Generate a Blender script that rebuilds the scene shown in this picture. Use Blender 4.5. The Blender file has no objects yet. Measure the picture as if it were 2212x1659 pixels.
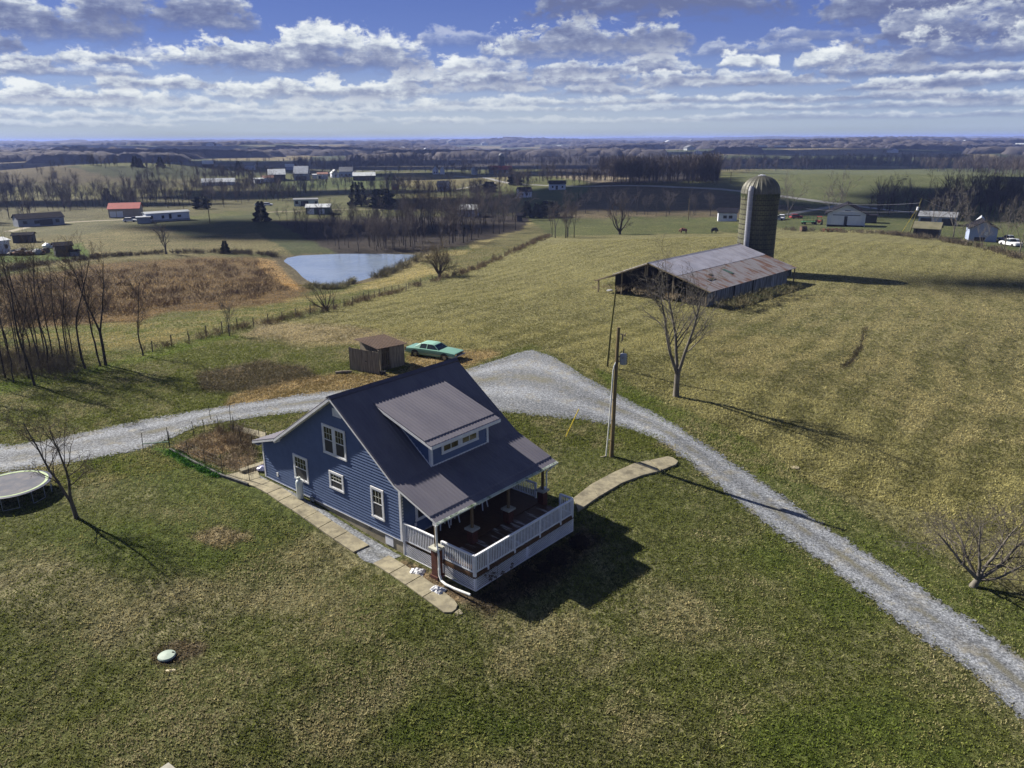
import bpy, math, random
import numpy as np
from mathutils import Vector, Matrix, geometry

scene = bpy.context.scene
R = math.radians
# ------------------------------------------------------------------ camera
TH = R(17.846); F22 = 2233.25 * 2212 / 3000      # focal length in pixels of a 2212 px wide picture
ROLL = 0.005
CAMZ = 20.0
cd = bpy.data.cameras.new("camera"); cam = bpy.data.objects.new("camera", cd)
scene.collection.objects.link(cam); scene.camera = cam
cd.sensor_width = 36.0; cd.lens = 36.0 * 2233.25 / 3000
cd.clip_start = 0.5; cd.clip_end = 60000
cam.matrix_world = Matrix.Translation((0, 0, CAMZ)) @ Matrix.Rotation(R(90) - TH, 4, 'X') @ Matrix.Rotation(-ROLL, 4, 'Z')

# ------------------------------------------------------------------ light
SKYK = 0.455
SUN_EL = R(34.9)
SUNH = Vector((math.cos(R(31.9)), -math.sin(R(31.9)), 0))      # the way shadows run along the ground
sd = (SUNH * math.cos(SUN_EL) + Vector((0, 0, -math.sin(SUN_EL)))).normalized()
sl = bpy.data.lights.new("sun", 'SUN'); so = bpy.data.objects.new("sun", sl)
scene.collection.objects.link(so)
sl.energy = 5.0; sl.angle = R(0.53); sl.color = (1.0, 0.93, 0.82)
so.rotation_euler = sd.to_track_quat('-Z', 'Y').to_euler()
so.location = (-60, 60, 80)
scene.view_settings.view_transform = 'Standard'; scene.view_settings.look = 'None'
scene.view_settings.exposure = 1.08; scene.view_settings.gamma = 1.0
scene.render.engine = 'CYCLES'
scene.cycles.max_bounces = 6; scene.cycles.volume_bounces = 1
scene.cycles.transparent_max_bounces = 12

# ------------------------------------------------------------------ node helpers
class NT:
    def __init__(s, tree): s.t = tree; s.n = tree.nodes; s.l = tree.links
    def node(s, typ, **kw):
        n = s.n.new(typ)
        for k, v in kw.items(): setattr(n, k, v)
        return n
    def put(s, sock, v):
        if v is None: return
        if hasattr(v, 'is_output') or isinstance(v, bpy.types.NodeSocket): s.l.new(v, sock)
        else:
            if isinstance(v, (tuple, list)) and sock.type == 'RGBA' and len(v) == 3: v = (*v, 1)
            sock.default_value = v
    def math(s, op, a, b=None, c=None, clamp=False):
        n = s.node('ShaderNodeMath', operation=op); n.use_clamp = clamp
        s.put(n.inputs[0], a)
        if b is not None: s.put(n.inputs[1], b)
        if c is not None: s.put(n.inputs[2], c)
        return n.outputs[0]
    def mix(s, f, a, b, blend='MIX'):
        n = s.node('ShaderNodeMix', data_type='RGBA', blend_type=blend)
        s.put(n.inputs[0], f); s.put(n.inputs[6], a); s.put(n.inputs[7], b)
        return n.outputs[2]
    def ramp(s, f, stops, interp='LINEAR'):
        n = s.node('ShaderNodeValToRGB'); n.color_ramp.interpolation = interp
        e = n.color_ramp.elements
        while len(e) > 1: e.remove(e[-1])
        for i, (p, c) in enumerate(stops):
            x = e[0] if i == 0 else e.new(p)
            x.position = p
            x.color = (c, c, c, 1) if not isinstance(c, (tuple, list)) else (*c[:3], 1)
        s.put(n.inputs[0], f); return n.outputs[0]
    def smooth(s, x, lo, hi):
        n = s.node('ShaderNodeMapRange', interpolation_type='SMOOTHSTEP')
        s.put(n.inputs[0], x); s.put(n.inputs[1], lo); s.put(n.inputs[2], hi)
        return n.outputs[0]
    def noise(s, vec, scale, detail=4, rough=0.55, dist=0.0):
        n = s.node('ShaderNodeTexNoise')
        s.put(n.inputs['Vector'], vec); n.inputs['Scale'].default_value = scale
        n.inputs['Detail'].default_value = detail; n.inputs['Roughness'].default_value = rough
        n.inputs['Distortion'].default_value = dist
        return n.outputs['Fac']
    def mapping(s, vec, scale=(1, 1, 1), loc=(0, 0, 0), rot=(0, 0, 0)):
        n = s.node('ShaderNodeMapping'); s.put(n.inputs[0], vec)
        n.inputs['Scale'].default_value = scale; n.inputs['Location'].default_value = loc; n.inputs['Rotation'].default_value = rot
        return n.outputs[0]

# ------------------------------------------------------------------ world: Nishita light, sky colour near the skyline, cumulus
world = bpy.data.worlds.new("World"); scene.world = world; world.use_nodes = True
w = NT(world.node_tree)
for n in list(w.n): w.n.remove(n)
tc = w.node('ShaderNodeTexCoord')
sep = w.node('ShaderNodeSeparateXYZ'); w.l.new(tc.outputs['Generated'], sep.inputs[0])
DEG = 180 / math.pi
az = w.math('MULTIPLY', w.math('ARCTAN2', sep.outputs[0], sep.outputs[1]), DEG)
el = w.math('MULTIPLY', w.math('ARCSINE', sep.outputs[2]), DEG)
nish = w.node('ShaderNodeTexSky', sky_type='NISHITA'); nish.sun_disc = False
nish.sun_elevation = SUN_EL; nish.sun_rotation = math.atan2(-SUNH.x, -SUNH.y)
nish.air_density = 1.0; nish.dust_density = 0.6; nish.ozone_density = 1.6
base = w.mix(1.0, nish.outputs[0], (0.055, 0.080, 0.145), 'MULTIPLY')
grad = w.ramp(w.math('DIVIDE', el, 14.0, clamp=True),
              [(0.0, (0.50, 0.58, 0.66)), (0.10, (0.42, 0.51, 0.66)), (0.24, (0.29, 0.38, 0.62)), (0.45, (0.145, 0.205, 0.50)), (0.7, (0.10, 0.145, 0.42)), (1, (0.09, 0.14, 0.45))])
skyc = w.mix(w.math('MULTIPLY', w.smooth(el, 40, 8), 0.85), base, grad)
cv = w.node('ShaderNodeCombineXYZ'); w.put(cv.inputs[0], az); w.put(cv.inputs[1], w.math('MULTIPLY', el, 1.5))
nbig = w.noise(cv.outputs[0], 0.33, 7, 0.62, 0.3)
nfine = w.noise(cv.outputs[0], 1.1, 6, 0.6, 0.2)
cv2 = w.node('ShaderNodeCombineXYZ'); w.put(cv2.inputs[0], w.math('MULTIPLY', az, 0.8)); w.put(cv2.inputs[1], w.math('ADD', w.math('MULTIPLY', el, 2.6), 9.0))
nstr = w.noise(cv2.outputs[0], 0.45, 6, 0.6, 0.1)

# one cumulus: domed ragged top over a flat grey base
cg = bpy.data.node_groups.new('cumulus', 'ShaderNodeTree')
for nm, ty in (('Prev', 'NodeSocketColor'), ('Az', 'NodeSocketFloat'), ('El', 'NodeSocketFloat'), ('N1', 'NodeSocketFloat'), ('N2', 'NodeSocketFloat'), ('N3', 'NodeSocketFloat'),
               ('AzC', 'NodeSocketFloat'), ('HalfW', 'NodeSocketFloat'), ('ElB', 'NodeSocketFloat'), ('H', 'NodeSocketFloat'), ('Lit', 'NodeSocketFloat'), ('Op', 'NodeSocketFloat')):
    cg.interface.new_socket(nm, in_out='INPUT', socket_type=ty)
cg.interface.new_socket('Color', in_out='OUTPUT', socket_type='NodeSocketColor')
c = NT(cg); gi = c.node('NodeGroupInput'); go = c.node('NodeGroupOutput'); I = gi.outputs
n1 = c.math('SUBTRACT', I['N1'], 0.5); n2 = c.math('SUBTRACT', I['N2'], 0.5); n3 = c.math('SUBTRACT', I['N3'], 0.5)
X = c.math('DIVIDE', c.math('SUBTRACT', I['Az'], I['AzC']), I['HalfW'])
X = c.math('ADD', X, c.math('MULTIPLY', n1, 0.5))
Y = c.math('DIVIDE', c.math('SUBTRACT', I['El'], I['ElB']), I['H'])
T = c.math('SQRT', c.math('MAXIMUM', c.math('SUBTRACT', 1.0, c.math('POWER', c.math('ABSOLUTE', X), 2.6)), 0.0))
ed = c.math('MINIMUM', c.math('MULTIPLY', c.math('SUBTRACT', 1.0, c.math('ABSOLUTE', X)), 3.0), 1.0)
d = c.math('SUBTRACT', T, Y)
d = c.math('ADD', d, c.math('MULTIPLY', n1, 3.2))
d = c.math('ADD', d, c.math('MULTIPLY', n2, 1.3))
d = c.math('MINIMUM', d, c.math('MULTIPLY', ed, 1.5))
m = c.math('MULTIPLY', c.smooth(d, 0.02, 0.48), c.smooth(c.math('ADD', Y, c.math('ADD', c.math('MULTIPLY', n3, 0.9), c.math('MULTIPLY', n2, 0.4))), -0.34, 0.20))
m = c.math('MULTIPLY', m, I['Op'])
b = c.math('ADD', c.math('MULTIPLY', Y, 0.75), c.math('ADD', c.math('MULTIPLY', n3, 2.2), c.math('MULTIPLY', n2, 1.8)))
b = c.math('ADD', b, c.math('MULTIPLY', c.smooth(d, 0.9, 0.1), 0.35))
b = c.math('ADD', b, I['Lit'])
col = c.ramp(c.math('MULTIPLY', c.math('ADD', b, 0.25), 0.75, clamp=True),
             [(0.0, (0.155, 0.19, 0.36)), (0.25, (0.22, 0.265, 0.44)), (0.5, (0.36, 0.41, 0.56)), (0.72, (0.64, 0.70, 0.78)), (1.0, (0.92, 0.96, 0.97))])
c.l.new(c.mix(m, I['Prev'], col), go.inputs[0])

def px_dir(px, py):
    X = (px - 1106) / F22; Y = -(py - 829.5) / F22
    cr, sr = math.cos(ROLL), math.sin(ROLL)
    X, Y = cr * X - sr * Y, sr * X + cr * Y
    return np.array([X, math.cos(TH) + Y * math.sin(TH), -math.sin(TH) + Y * math.cos(TH)])
def px_azel(px, py):
    d = px_dir(px, py); return math.degrees(math.atan2(d[0], d[1])), math.degrees(math.atan2(d[2], math.hypot(d[0], d[1])))

# (left, right, base row, top row, brightness, opacity) of each cumulus, far ones first
CLOUDS = [
 (-300, 420, 262, 244, .5, .5), (300, 1000, 258, 240, .55, .5), (900, 1500, 266, 250, .5, .45), (1400, 2500, 262, 246, .1, .5),
 (-200, 330, 243, 222, .5, .7), (330, 800, 240, 220, .55, .7), (760, 1250, 238, 222, .55, .65), (1200, 1700, 240, 222, .4, .6), (1650, 2400, 240, 222, .1, .6),
 (-150, 250, 215, 190, .45, .9), (150, 520, 222, 198, .45, .8), (540, 960, 228, 200, .45, .75), (940, 1330, 226, 202, .42, .75), (1300, 1700, 224, 204, .2, .8), (1680, 2120, 222, 200, .1, .8), (2050, 2500, 226, 204, .0, .7),
 (-80, 420, 205, 168, .38, 1), (160, 490, 180, 150, .3, 1), (480, 920, 205, 160, .32, 1), (640, 960, 198, 168, .4, .95), (930, 1210, 196, 172, .35, .95), (1180, 1420, 204, 178, .2, .9), (1400, 1640, 190, 164, .3, 1), (1600, 1830, 186, 160, .15, 1), (1800, 2120, 200, 172, .1, .95),
 (860, 1100, 172, 122, .38, 1), (900, 1420, 184, 138, .15, 1), (1110, 1540, 160, 128, .1, .9), (1740, 2190, 168, 138, .0, 1), (1730, 2010, 148, 98, .2, 1), (2150, 2330, 160, 136, .0, .8),
 (1490, 1760, 120, 84, .05, .55), (1640, 1900, 92, 58, .0, .5), (960, 1150, 150, 118, .2, .8), (900, 1120, 96, 60, .1, .4), (260, 420, 118, 84, .2, .6), (1380, 1700, 176, 150, .2, .85), (2000, 2240, 190, 160, .1, .9),
 (1385, 1500, 142, 104, .4, 1), (1555, 1690, 147, 112, .4, 1),
 (-60, 140, 138, 84, .1, 1), (100, 330, 128, 88, .3, 1), (-60, 330, 150, 120, .1, .8),
 (350, 740, 130, 72, .3, 1), (420, 940, 140, 62, .05, 1), (560, 920, 112, 40, .28, 1),
 (1060, 1470, 120, 46, .25, 1), (1130, 1490, 100, 20, -.1, 1), (1150, 1700, 28, -60, -.5, 1),
 (-100, 320, 60, -40, -.15, 1), (180, 560, 42, -60, -.2, 1), (-120, 60, 92, 48, -.35, .95),
 (1740, 2360, 40, -90, -.35, 1), (1850, 2400, 100, 10, -.3, 1), (1950, 2420, 130, 60, -.25, .95),
]
cur = skyc
for (x0, x1, yb, yt, lit, op) in CLOUDS:
    a0, _ = px_azel(x0, yb); a1, eb = px_azel(x1, yb); ac, eb = px_azel((x0 + x1) / 2, yb); _, et = px_azel((x0 + x1) / 2, yt)
    g = w.node('ShaderNodeGroup'); g.node_tree = cg
    for k, v in (('Prev', cur), ('Az', az), ('El', el), ('N1', nbig), ('N2', nfine), ('N3', nstr), ('AzC', ac), ('HalfW', (a1 - a0) / 2 * 1.12), ('ElB', eb), ('H', (et - eb)), ('Lit', lit), ('Op', op)):
        w.put(g.inputs[k], v)
    cur = g.outputs[0]
glow = w.math('MULTIPLY', w.math('MULTIPLY', w.smooth(el, 5.2, -.3), w.smooth(w.math('ABSOLUTE', w.math('ADD', az, 7.0)), 42, 4)), .48)
cur = w.mix(glow, cur, (.60, .65, .66))
bg = w.node('ShaderNodeBackground'); w.put(bg.inputs[0], cur); bg.inputs[1].default_value = SKYK
# higher up a looser scatter of the same clouds
cp = w.node('ShaderNodeCombineXYZ'); zc = w.math('MAXIMUM', sep.outputs[2], .15)
w.put(cp.inputs[0], w.math('DIVIDE', sep.outputs[0], zc)); w.put(cp.inputs[1], w.math('DIVIDE', sep.outputs[1], zc))
hn = w.noise(cp.outputs[0], 1.1, 6, .6, .3)
hi = w.mix(w.smooth(hn, .48, .60), skyc, w.mix(w.smooth(hn, .55, .75), (.75, .80, .86), (.28, .33, .46)))
bg2 = w.node('ShaderNodeBackground'); w.put(bg2.inputs[0], hi); bg2.inputs[1].default_value = SKYK * .45
ms = w.node('ShaderNodeMixShader'); w.put(ms.inputs[0], w.smooth(el, 13.5, 16.5)); w.l.new(bg.outputs[0], ms.inputs[1]); w.l.new(bg2.outputs[0], ms.inputs[2])
wo = w.node('ShaderNodeOutputWorld'); w.l.new(ms.outputs[0], wo.inputs[0])
world.cycles.sampling_method = 'MANUAL'; world.cycles.sample_map_resolution = 512

# ------------------------------------------------------------------ scene helpers
COL = scene.collection
def tag(o, label=None, cat=None, group=None, kind=None):
    if label: o['label'] = label
    if cat: o['category'] = cat
    if group: o['group'] = group
    if kind: o['kind'] = kind
    return o
def empty(name, loc, rz=0, label=None, cat=None, group=None):
    o = bpy.data.objects.new(name, None); COL.objects.link(o)
    o.location = loc; o.rotation_euler = (0, 0, rz); o.empty_display_size = 0.3
    return tag(o, label, cat, group)
def kids(o): return [c for c in bpy.data.objects if c.parent is o]
def copy_tree(o, parent=None, children=None):
    c = o.copy(); COL.objects.link(c); c.parent = parent
    for ch in o.children: copy_tree(ch, c)
    return c

class MB:
    """collects shapes and builds them as one mesh"""
    def __init__(s): s.v = []; s.f = []
    def add(s, vs, fs):
        k = len(s.v); s.v += [tuple(p) for p in vs]; s.f += [tuple(i + k for i in f) for f in fs]; return s
    def box(s, x0, x1, y0, y1, z0, z1):
        return s.add([(x0, y0, z0), (x1, y0, z0), (x1, y1, z0), (x0, y1, z0), (x0, y0, z1), (x1, y0, z1), (x1, y1, z1), (x0, y1, z1)],
                     [(0, 3, 2, 1), (4, 5, 6, 7), (0, 1, 5, 4), (1, 2, 6, 5), (2, 3, 7, 6), (3, 0, 4, 7)])
    def bar(s, a, b, wd, ht=None, up=(0, 0, 1)):
        ht = ht or wd; a = Vector(a); b = Vector(b); d = (b - a).normalized(); up = Vector(up)
        if abs(d.dot(up)) > .98: up = Vector((1, 0, 0))
        sx = d.cross(up).normalized(); sy = sx.cross(d).normalized()
        vs = []
        for p in (a, b):
            for i, j in ((-1, -1), (1, -1), (1, 1), (-1, 1)): vs.append(p + sx * wd / 2 * i + sy * ht / 2 * j)
        return s.add(vs, [(0, 1, 2, 3), (7, 6, 5, 4), (0, 4, 5, 1), (1, 5, 6, 2), (2, 6, 7, 3), (3, 7, 4, 0)])
    def tube(s, pts, rad, n=8, caps=True):
        pts = [Vector(p) for p in pts]; rad = rad if isinstance(rad, (list, tuple)) else [rad] * len(pts)
        vs = []; pr = None
        for i, p in enumerate(pts):
            d = ((pts[min(i + 1, len(pts) - 1)]) - (pts[max(i - 1, 0)])).normalized()
            if pr is None:
                pr = d.cross(Vector((0, 0, 1))) if abs(d.z) < .95 else d.cross(Vector((1, 0, 0)))
            pr = (pr - d * pr.dot(d)).normalized(); q = d.cross(pr)
            for k in range(n):
                a = 2 * math.pi * k / n; vs.append(p + (pr * math.cos(a) + q * math.sin(a)) * rad[i])
        fs = []
        for i in range(len(pts) - 1):
            for k in range(n):
                fs.append((i * n + k, i * n + (k + 1) % n, (i + 1) * n + (k + 1) % n, (i + 1) * n + k))
        if caps: fs.append(tuple(range(n - 1, -1, -1))); fs.append(tuple((len(pts) - 1) * n + k for k in range(n)))
        return s.add(vs, fs)
    def lathe(s, prof, n=24, c=(0, 0, 0)):
        vs = []; fs = []
        for (r, z) in prof:
            for k in range(n):
                a = 2 * math.pi * k / n; vs.append((c[0] + r * math.cos(a), c[1] + r * math.sin(a), c[2] + z))
        for i in range(len(prof) - 1):
            for k in range(n): fs.append((i * n + k, i * n + (k + 1) % n, (i + 1) * n + (k + 1) % n, (i + 1) * n + k))
        fs.append(tuple(range(n - 1, -1, -1))); fs.append(tuple((len(prof) - 1) * n + k for k in range(n)))
        return s.add(vs, fs)
    def prism(s, poly, axis, a, b):
        """poly of 2-D points extruded along axis from a to b"""
        def P(p, t): return (t, p[0], p[1]) if axis == 0 else ((p[0], t, p[1]) if axis == 1 else (p[0], p[1], t))
        n = len(poly)
        vs = [P(p, a) for p in poly] + [P(p, b) for p in poly]
        return s.add(vs, [tuple(range(n - 1, -1, -1)), tuple(range(n, 2 * n))] + [(i, (i + 1) % n, n + (i + 1) % n, n + i) for i in range(n)])
    def build(s, name, m, parent=None, smooth=False, bevel=0, loc=None):
        me = bpy.data.meshes.new(name); me.from_pydata(s.v, [], s.f); me.update()
        import bmesh as _b
        bm = _b.new(); bm.from_mesh(me); _b.ops.recalc_face_normals(bm, faces=bm.faces); bm.to_mesh(me); bm.free()
        me.materials.append(m)
        if smooth: me.polygons.foreach_set('use_smooth', [True] * len(me.polygons))
        o = bpy.data.objects.new(name, me); COL.objects.link(o); o.parent = parent
        if loc is not None: o.location = loc
        if bevel:
            b = o.modifiers.new('bevel', 'BEVEL'); b.width = bevel; b.segments = 2; b.limit_method = 'ANGLE'
        return o
def raw_mesh(name, verts, faces, m, smooth=False):
    """verts (n,3) array, faces (m,k) array"""
    me = bpy.data.meshes.new(name); verts = np.asarray(verts, dtype=np.float32); faces = np.asarray(faces, dtype=np.int32)
    k = faces.shape[1]
    me.vertices.add(len(verts)); me.vertices.foreach_set('co', verts.ravel())
    me.loops.add(faces.size); me.loops.foreach_set('vertex_index', faces.ravel())
    me.polygons.add(len(faces)); me.polygons.foreach_set('loop_start', np.arange(0, faces.size, k, dtype=np.int32))
    me.polygons.foreach_set('loop_total', np.full(len(faces), k, dtype=np.int32))
    if smooth: me.polygons.foreach_set('use_smooth', np.ones(len(faces), dtype=bool))
    me.update(calc_edges=True); me.materials.append(m); return me
def put_mesh(name, me, parent=None):
    o = bpy.data.objects.new(name, me); COL.objects.link(o); o.parent = parent; return o

# ------------------------------------------------------------------ materials
def mat(name, col, col2=None, rough=0.75, scale=3.0, detail=6, metal=0.0, bump=0.0, bscale=None, spec=0.3, lo=0.35, hi=0.65, stretch=(1, 1, 1), dirt_sheen=None, coords='Object'):
    m = bpy.data.materials.new(name); m.use_nodes = True; t = NT(m.node_tree)
    for n in list(t.n): t.n.remove(n)
    out = t.node('ShaderNodeOutputMaterial'); p = t.node('ShaderNodeBsdfPrincipled'); t.l.new(p.outputs[0], out.inputs[0])
    p.inputs['Roughness'].default_value = rough; p.inputs['Metallic'].default_value = metal
    p.inputs['Specular IOR Level'].default_value = spec
    co = t.node('ShaderNodeTexCoord').outputs[coords]
    vec = t.mapping(co, stretch)
    nz = t.noise(vec, scale, detail, 0.6)
    f = t.smooth(nz, lo, hi)
    col2 = col2 or tuple(x * 0.75 for x in col)
    cc = t.mix(f, col, col2)
    if dirt_sheen:
        dn = t.noise(t.mapping(co, dirt_sheen[2] if len(dirt_sheen) > 2 else (1, 1, 1)), dirt_sheen[1], 6, 0.65)
        cc = t.mix(t.math('MULTIPLY', t.smooth(dn, 0.5, 0.72), 0.8), cc, dirt_sheen[0])
    t.l.new(cc, p.inputs['Base Color'])
    if bump:
        bn = t.node('ShaderNodeBump'); bn.inputs['Distance'].default_value = bump; bn.inputs['Strength'].default_value = 0.8
        t.l.new(t.noise(vec, bscale or scale * 3, 5, 0.65), bn.inputs['Height']); t.l.new(bn.outputs[0], p.inputs['Normal'])
    m['p'] = 1
    return m
def bsdf(m): return next(n for n in m.node_tree.nodes if n.type == 'BSDF_PRINCIPLED')

# ------------------------------------------------------------------ noise on arrays
def _h(ix, iy, s):
    n = (ix.astype(np.int64) * 374761393 + iy.astype(np.int64) * 668265263 + s * 1442695041) & 0xffffffff
    n = ((n ^ (n >> 13)) * 1274126177) & 0xffffffff
    return ((n ^ (n >> 16)) & 0xffff) / 65535.0
def vnoise(x, y, s=0):
    ix = np.floor(x); iy = np.floor(y); fx = x - ix; fy = y - iy
    fx = fx * fx * (3 - 2 * fx); fy = fy * fy * (3 - 2 * fy)
    a = _h(ix, iy, s); b = _h(ix + 1, iy, s); c_ = _h(ix, iy + 1, s); d_ = _h(ix + 1, iy + 1, s)
    return (a * (1 - fx) + b * fx) * (1 - fy) + (c_ * (1 - fx) + d_ * fx) * fy
def fbm(x, y, s=0, o=4):
    r = 0; a = 0.5; t = 0
    for i in range(o): r = r + a * vnoise(x * 2 ** i, y * 2 ** i, s + i * 7); t += a; a *= 0.5
    return r / t
def sstep(x, a, b):
    t = np.clip((x - a) / (b - a), 0, 1); return t * t * (3 - 2 * t)

# ------------------------------------------------------------------ the lie of the land
YAW = R(40.445); HO = (-14.807, 42.028)
def house_uv(x, y):
    dx = x - HO[0]; dy = y - HO[1]
    return dx * math.sin(YAW) + dy * math.cos(YAW), dx * math.cos(YAW) - dy * math.sin(YAW)
def hw(u, v, z=0.0):
    return (HO[0] + u * math.sin(YAW) + v * math.cos(YAW), HO[1] + u * math.cos(YAW) - v * math.sin(YAW), z)
ANCH = [ # x, y, z
 (-60, 40, .6), (-60, 60, 0), (-45, 70, .2), (-30, 78, .2), (-15, 84, .4), (0, 88, .1), (15, 88, -.5), (30, 88, -.6), (50, 80, -.3), (70, 70, -.5), (40, 60, 0), (60, 40, 0), (90, 60, -1), (100, 95, -1.2),
 (-70, 100, -3), (-40, 100, -2.2), (-20, 98, -1.2), (0, 105, -.8), (25, 98, -1), (40, 112, -1), (60, 105, -.8), (20, 115, -1), (0, 125, -2.2), (38, 130, -.9),
 (-90, 130, -4), (-60, 125, -4), (-42, 122, -4.5), (-25, 128, -5.5), (-8, 135, -4.6), (10, 145, -2.4), (30, 150, -1), (60, 145, -.8), (85, 130, -1), (100, 140, -2.2), (130, 130, -3.4),
 (-120, 165, -5), (-90, 165, -4.6), (-65, 160, -5), (-50, 165, -6.8), (-35, 168, -7.6), (-20, 170, -7.4), (-5, 172, -5.4), (10, 175, -3.4), (25, 178, -2), (50, 172, -1), (80, 165, -1.6), (110, 168, -3.8), (140, 170, -5),
 (-130, 205, -6.5), (-90, 205, -7), (-60, 200, -7.2), (-35, 202, -6.5), (-15, 202, -6.5), (0, 205, -5.5), (20, 205, -5.6), (50, 212, -6.2), (80, 212, -4.8), (110, 205, -4.6), (145, 205, -6),
 (-130, 260, -8), (-90, 260, -8), (-60, 255, -8.5), (-30, 250, -9.5), (0, 245, -9.5), (25, 240, -7.5), (60, 250, -7.6), (90, 250, -6.5), (130, 250, -7), (180, 260, -8),
 (-160, 310, -8.5), (-110, 305, -8), (-70, 300, -7.8), (-30, 300, -9.5), (10, 300, -10.5), (60, 300, -9.8), (110, 300, -7.5), (170, 310, -8), (230, 320, -9),
 (-200, 380, -11), (-130, 380, -11), (-70, 370, -9.2), (-20, 370, -10), (20, 370, -9), (70, 370, -6.5), (130, 370, -3.5), (190, 370, -3.5), (260, 380, -5),
 (-250, 470, -12), (-150, 470, -12), (-70, 460, -9.5), (0, 450, -8), (60, 430, -4.5), (120, 430, .4), (180, 430, .8), (250, 430, .2), (330, 430, -2),
 (-280, 600, 3.5), (-180, 590, -4), (-110, 600, -8.5), (-40, 590, -7.5), (30, 560, -6), (120, 520, -8), (220, 530, -8), (340, 540, -8),
 (-350, 740, -2), (-230, 720, 1.5), (-120, 720, -7), (0, 720, -7), (120, 700, -12), (260, 700, -12), (420, 700, -10),
]
_A = np.array(ANCH, dtype=float)
def far_z(x, y):
    r = np.hypot(x, y)
    a = (fbm(x / 900 + 3.1, y / 650 + 1.7, 5, 4) - .5) * 90 + (fbm(x / 2600 + 8, y / 1500 + 2, 9, 3) - .5) * 60
    amp = sstep(r, 500, 2400)
    return -13 + a * amp * 0.62 + 6 * sstep(r, 4000, 9000)
def H(x, y):
    x = np.asarray(x, dtype=float); y = np.asarray(y, dtype=float); sh = x.shape
    x = x.ravel(); y = y.ravel(); out = np.empty_like(x)
    for i in range(0, len(x), 20000):
        xx = x[i:i + 20000]; yy = y[i:i + 20000]
        r = np.hypot(xx, yy); sg = 6 + 0.075 * np.minimum(r, 900)
        d2 = (xx[:, None] - _A[None, :, 0]) ** 2 + (yy[:, None] - _A[None, :, 1]) ** 2
        e = -d2 / (2 * sg[:, None] ** 2); e = e - e.max(axis=1, keepdims=True); wt = np.exp(e)
        z = (wt * _A[None, :, 2]).sum(1) / wt.sum(1)
        dm = np.sqrt(d2.min(axis=1))
        u, v = house_uv(xx, yy)
        yard = 0.65 * (1 - sstep(v, 2.2, 12.2)) - 2.1 * (1 - np.exp(-np.log1p(np.exp(np.clip((v - 15.8) / .8, -30, 30))) * .8 / 14)) - .16 * sstep(u, 3, 9) * sstep(v, 14, 17.5)
        my = 1 - sstep(yy + 0.12 * np.abs(xx), 70, 92)
        my *= 1 - sstep(np.abs(xx), 55, 90)
        z = z * (1 - my) + yard * my
        fz = far_z(xx, yy)
        mf = sstep(r, 620, 1000)
        behind = sstep(-yy, -10, 40) * sstep(r, 60, 200)
        mf = np.maximum(mf, np.maximum(behind, sstep(np.abs(xx) - yy * .8, 40, 160) * sstep(r, 90, 260)))
        z = z * (1 - mf) + fz * mf
        z = z + (fbm(xx / 150 + 2, yy / 105 + 6, 71, 3) - .5) * 11 * sstep(r, 400, 680) * (1 - mf)
        # gentle swells
        z = z + (fbm(xx / 35, yy / 35, 3, 3) - .5) * 1.0 * sstep(r, 85, 160)
        z = z + (fbm(xx / 9, yy / 9, 4, 3) - .5) * 0.16 * (1 - np.exp(-np.maximum(0, np.hypot(xx + 6, yy - 40) - 14) / 8.))
        # pond basin
        pm = pond_sd(xx, yy)
        z = np.where(pm < 14, z * sstep(pm, 0, 14) + (POND_Z + .12 + np.maximum(pm, -3) * .10) * (1 - sstep(pm, 0, 14)), z)
        out[i:i + 20000] = z
    return out.reshape(sh)
POND_Z = -7.0
def z_plane_pt(px, py, z):
    d = px_dir(px, py); t = (z - CAMZ) / d[2]; return (d[0] * t, d[1] * t)
POND = [z_plane_pt(a, b, POND_Z) for a, b in [(603, 560), (612, 552), (645, 546), (740, 543), (830, 544), (900, 546), (918, 549), (905, 556), (880, 566), (858, 580), (830, 592), (800, 602), (770, 610), (735, 617), (700, 615), (672, 611), (655, 604), (642, 594), (630, 580), (615, 568)]]
def poly_sd(poly, x, y):
    """signed distance, negative inside"""
    P = np.array(poly); n = len(P); best = np.full(x.shape, 1e18); ins = np.zeros(x.shape, bool)
    for i in range(n):
        ax, ay = P[i]; bx, by = P[(i + 1) % n]; dx, dy = bx - ax, by - ay
        t = np.clip(((x - ax) * dx + (y - ay) * dy) / (dx * dx + dy * dy + 1e-12), 0, 1)
        best = np.minimum(best, (x - ax - t * dx) ** 2 + (y - ay - t * dy) ** 2)
        if ay != by:
            cnd = ((ay > y) != (by > y)) & (x < (bx - ax) * (y - ay) / (by - ay) + ax); ins ^= cnd
    d = np.sqrt(best); return np.where(ins, -d, d)
def pond_sd(x, y):
    out = np.full(x.shape, 99.0); m = (x > -80) & (x < 30) & (y > 110) & (y < 230)
    if m.any(): out[m] = poly_sd(POND, x[m], y[m])
    return out
def G(px, py, off=0.0):
    """where the sight line through a picture point meets the ground"""
    d = px_dir(px, py); t = np.concatenate([np.linspace(18, 400, 1400), np.geomspace(400, 9000, 1400)])
    zz = CAMZ + t * d[2] - H(t * d[0], t * d[1])
    k = int(np.argmax(zz < 0))
    if zz[k] >= 0: k = len(t) - 1
    a, b = t[k - 1], t[k]; za, zb = zz[k - 1], zz[k]; tt = a + (b - a) * za / (za - zb + 1e-9)
    x, y = d[0] * tt, d[1] * tt
    return Vector((x, y, float(H(np.array([x]), np.array([y]))[0]) + off))
def hz(x, y): return float(H(np.array([float(x)]), np.array([float(y)]))[0])
def mpp(p):
    """metres per picture pixel at a point"""
    return (p[1] * math.cos(TH) + (CAMZ - p[2]) * math.sin(TH)) / F22
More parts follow.
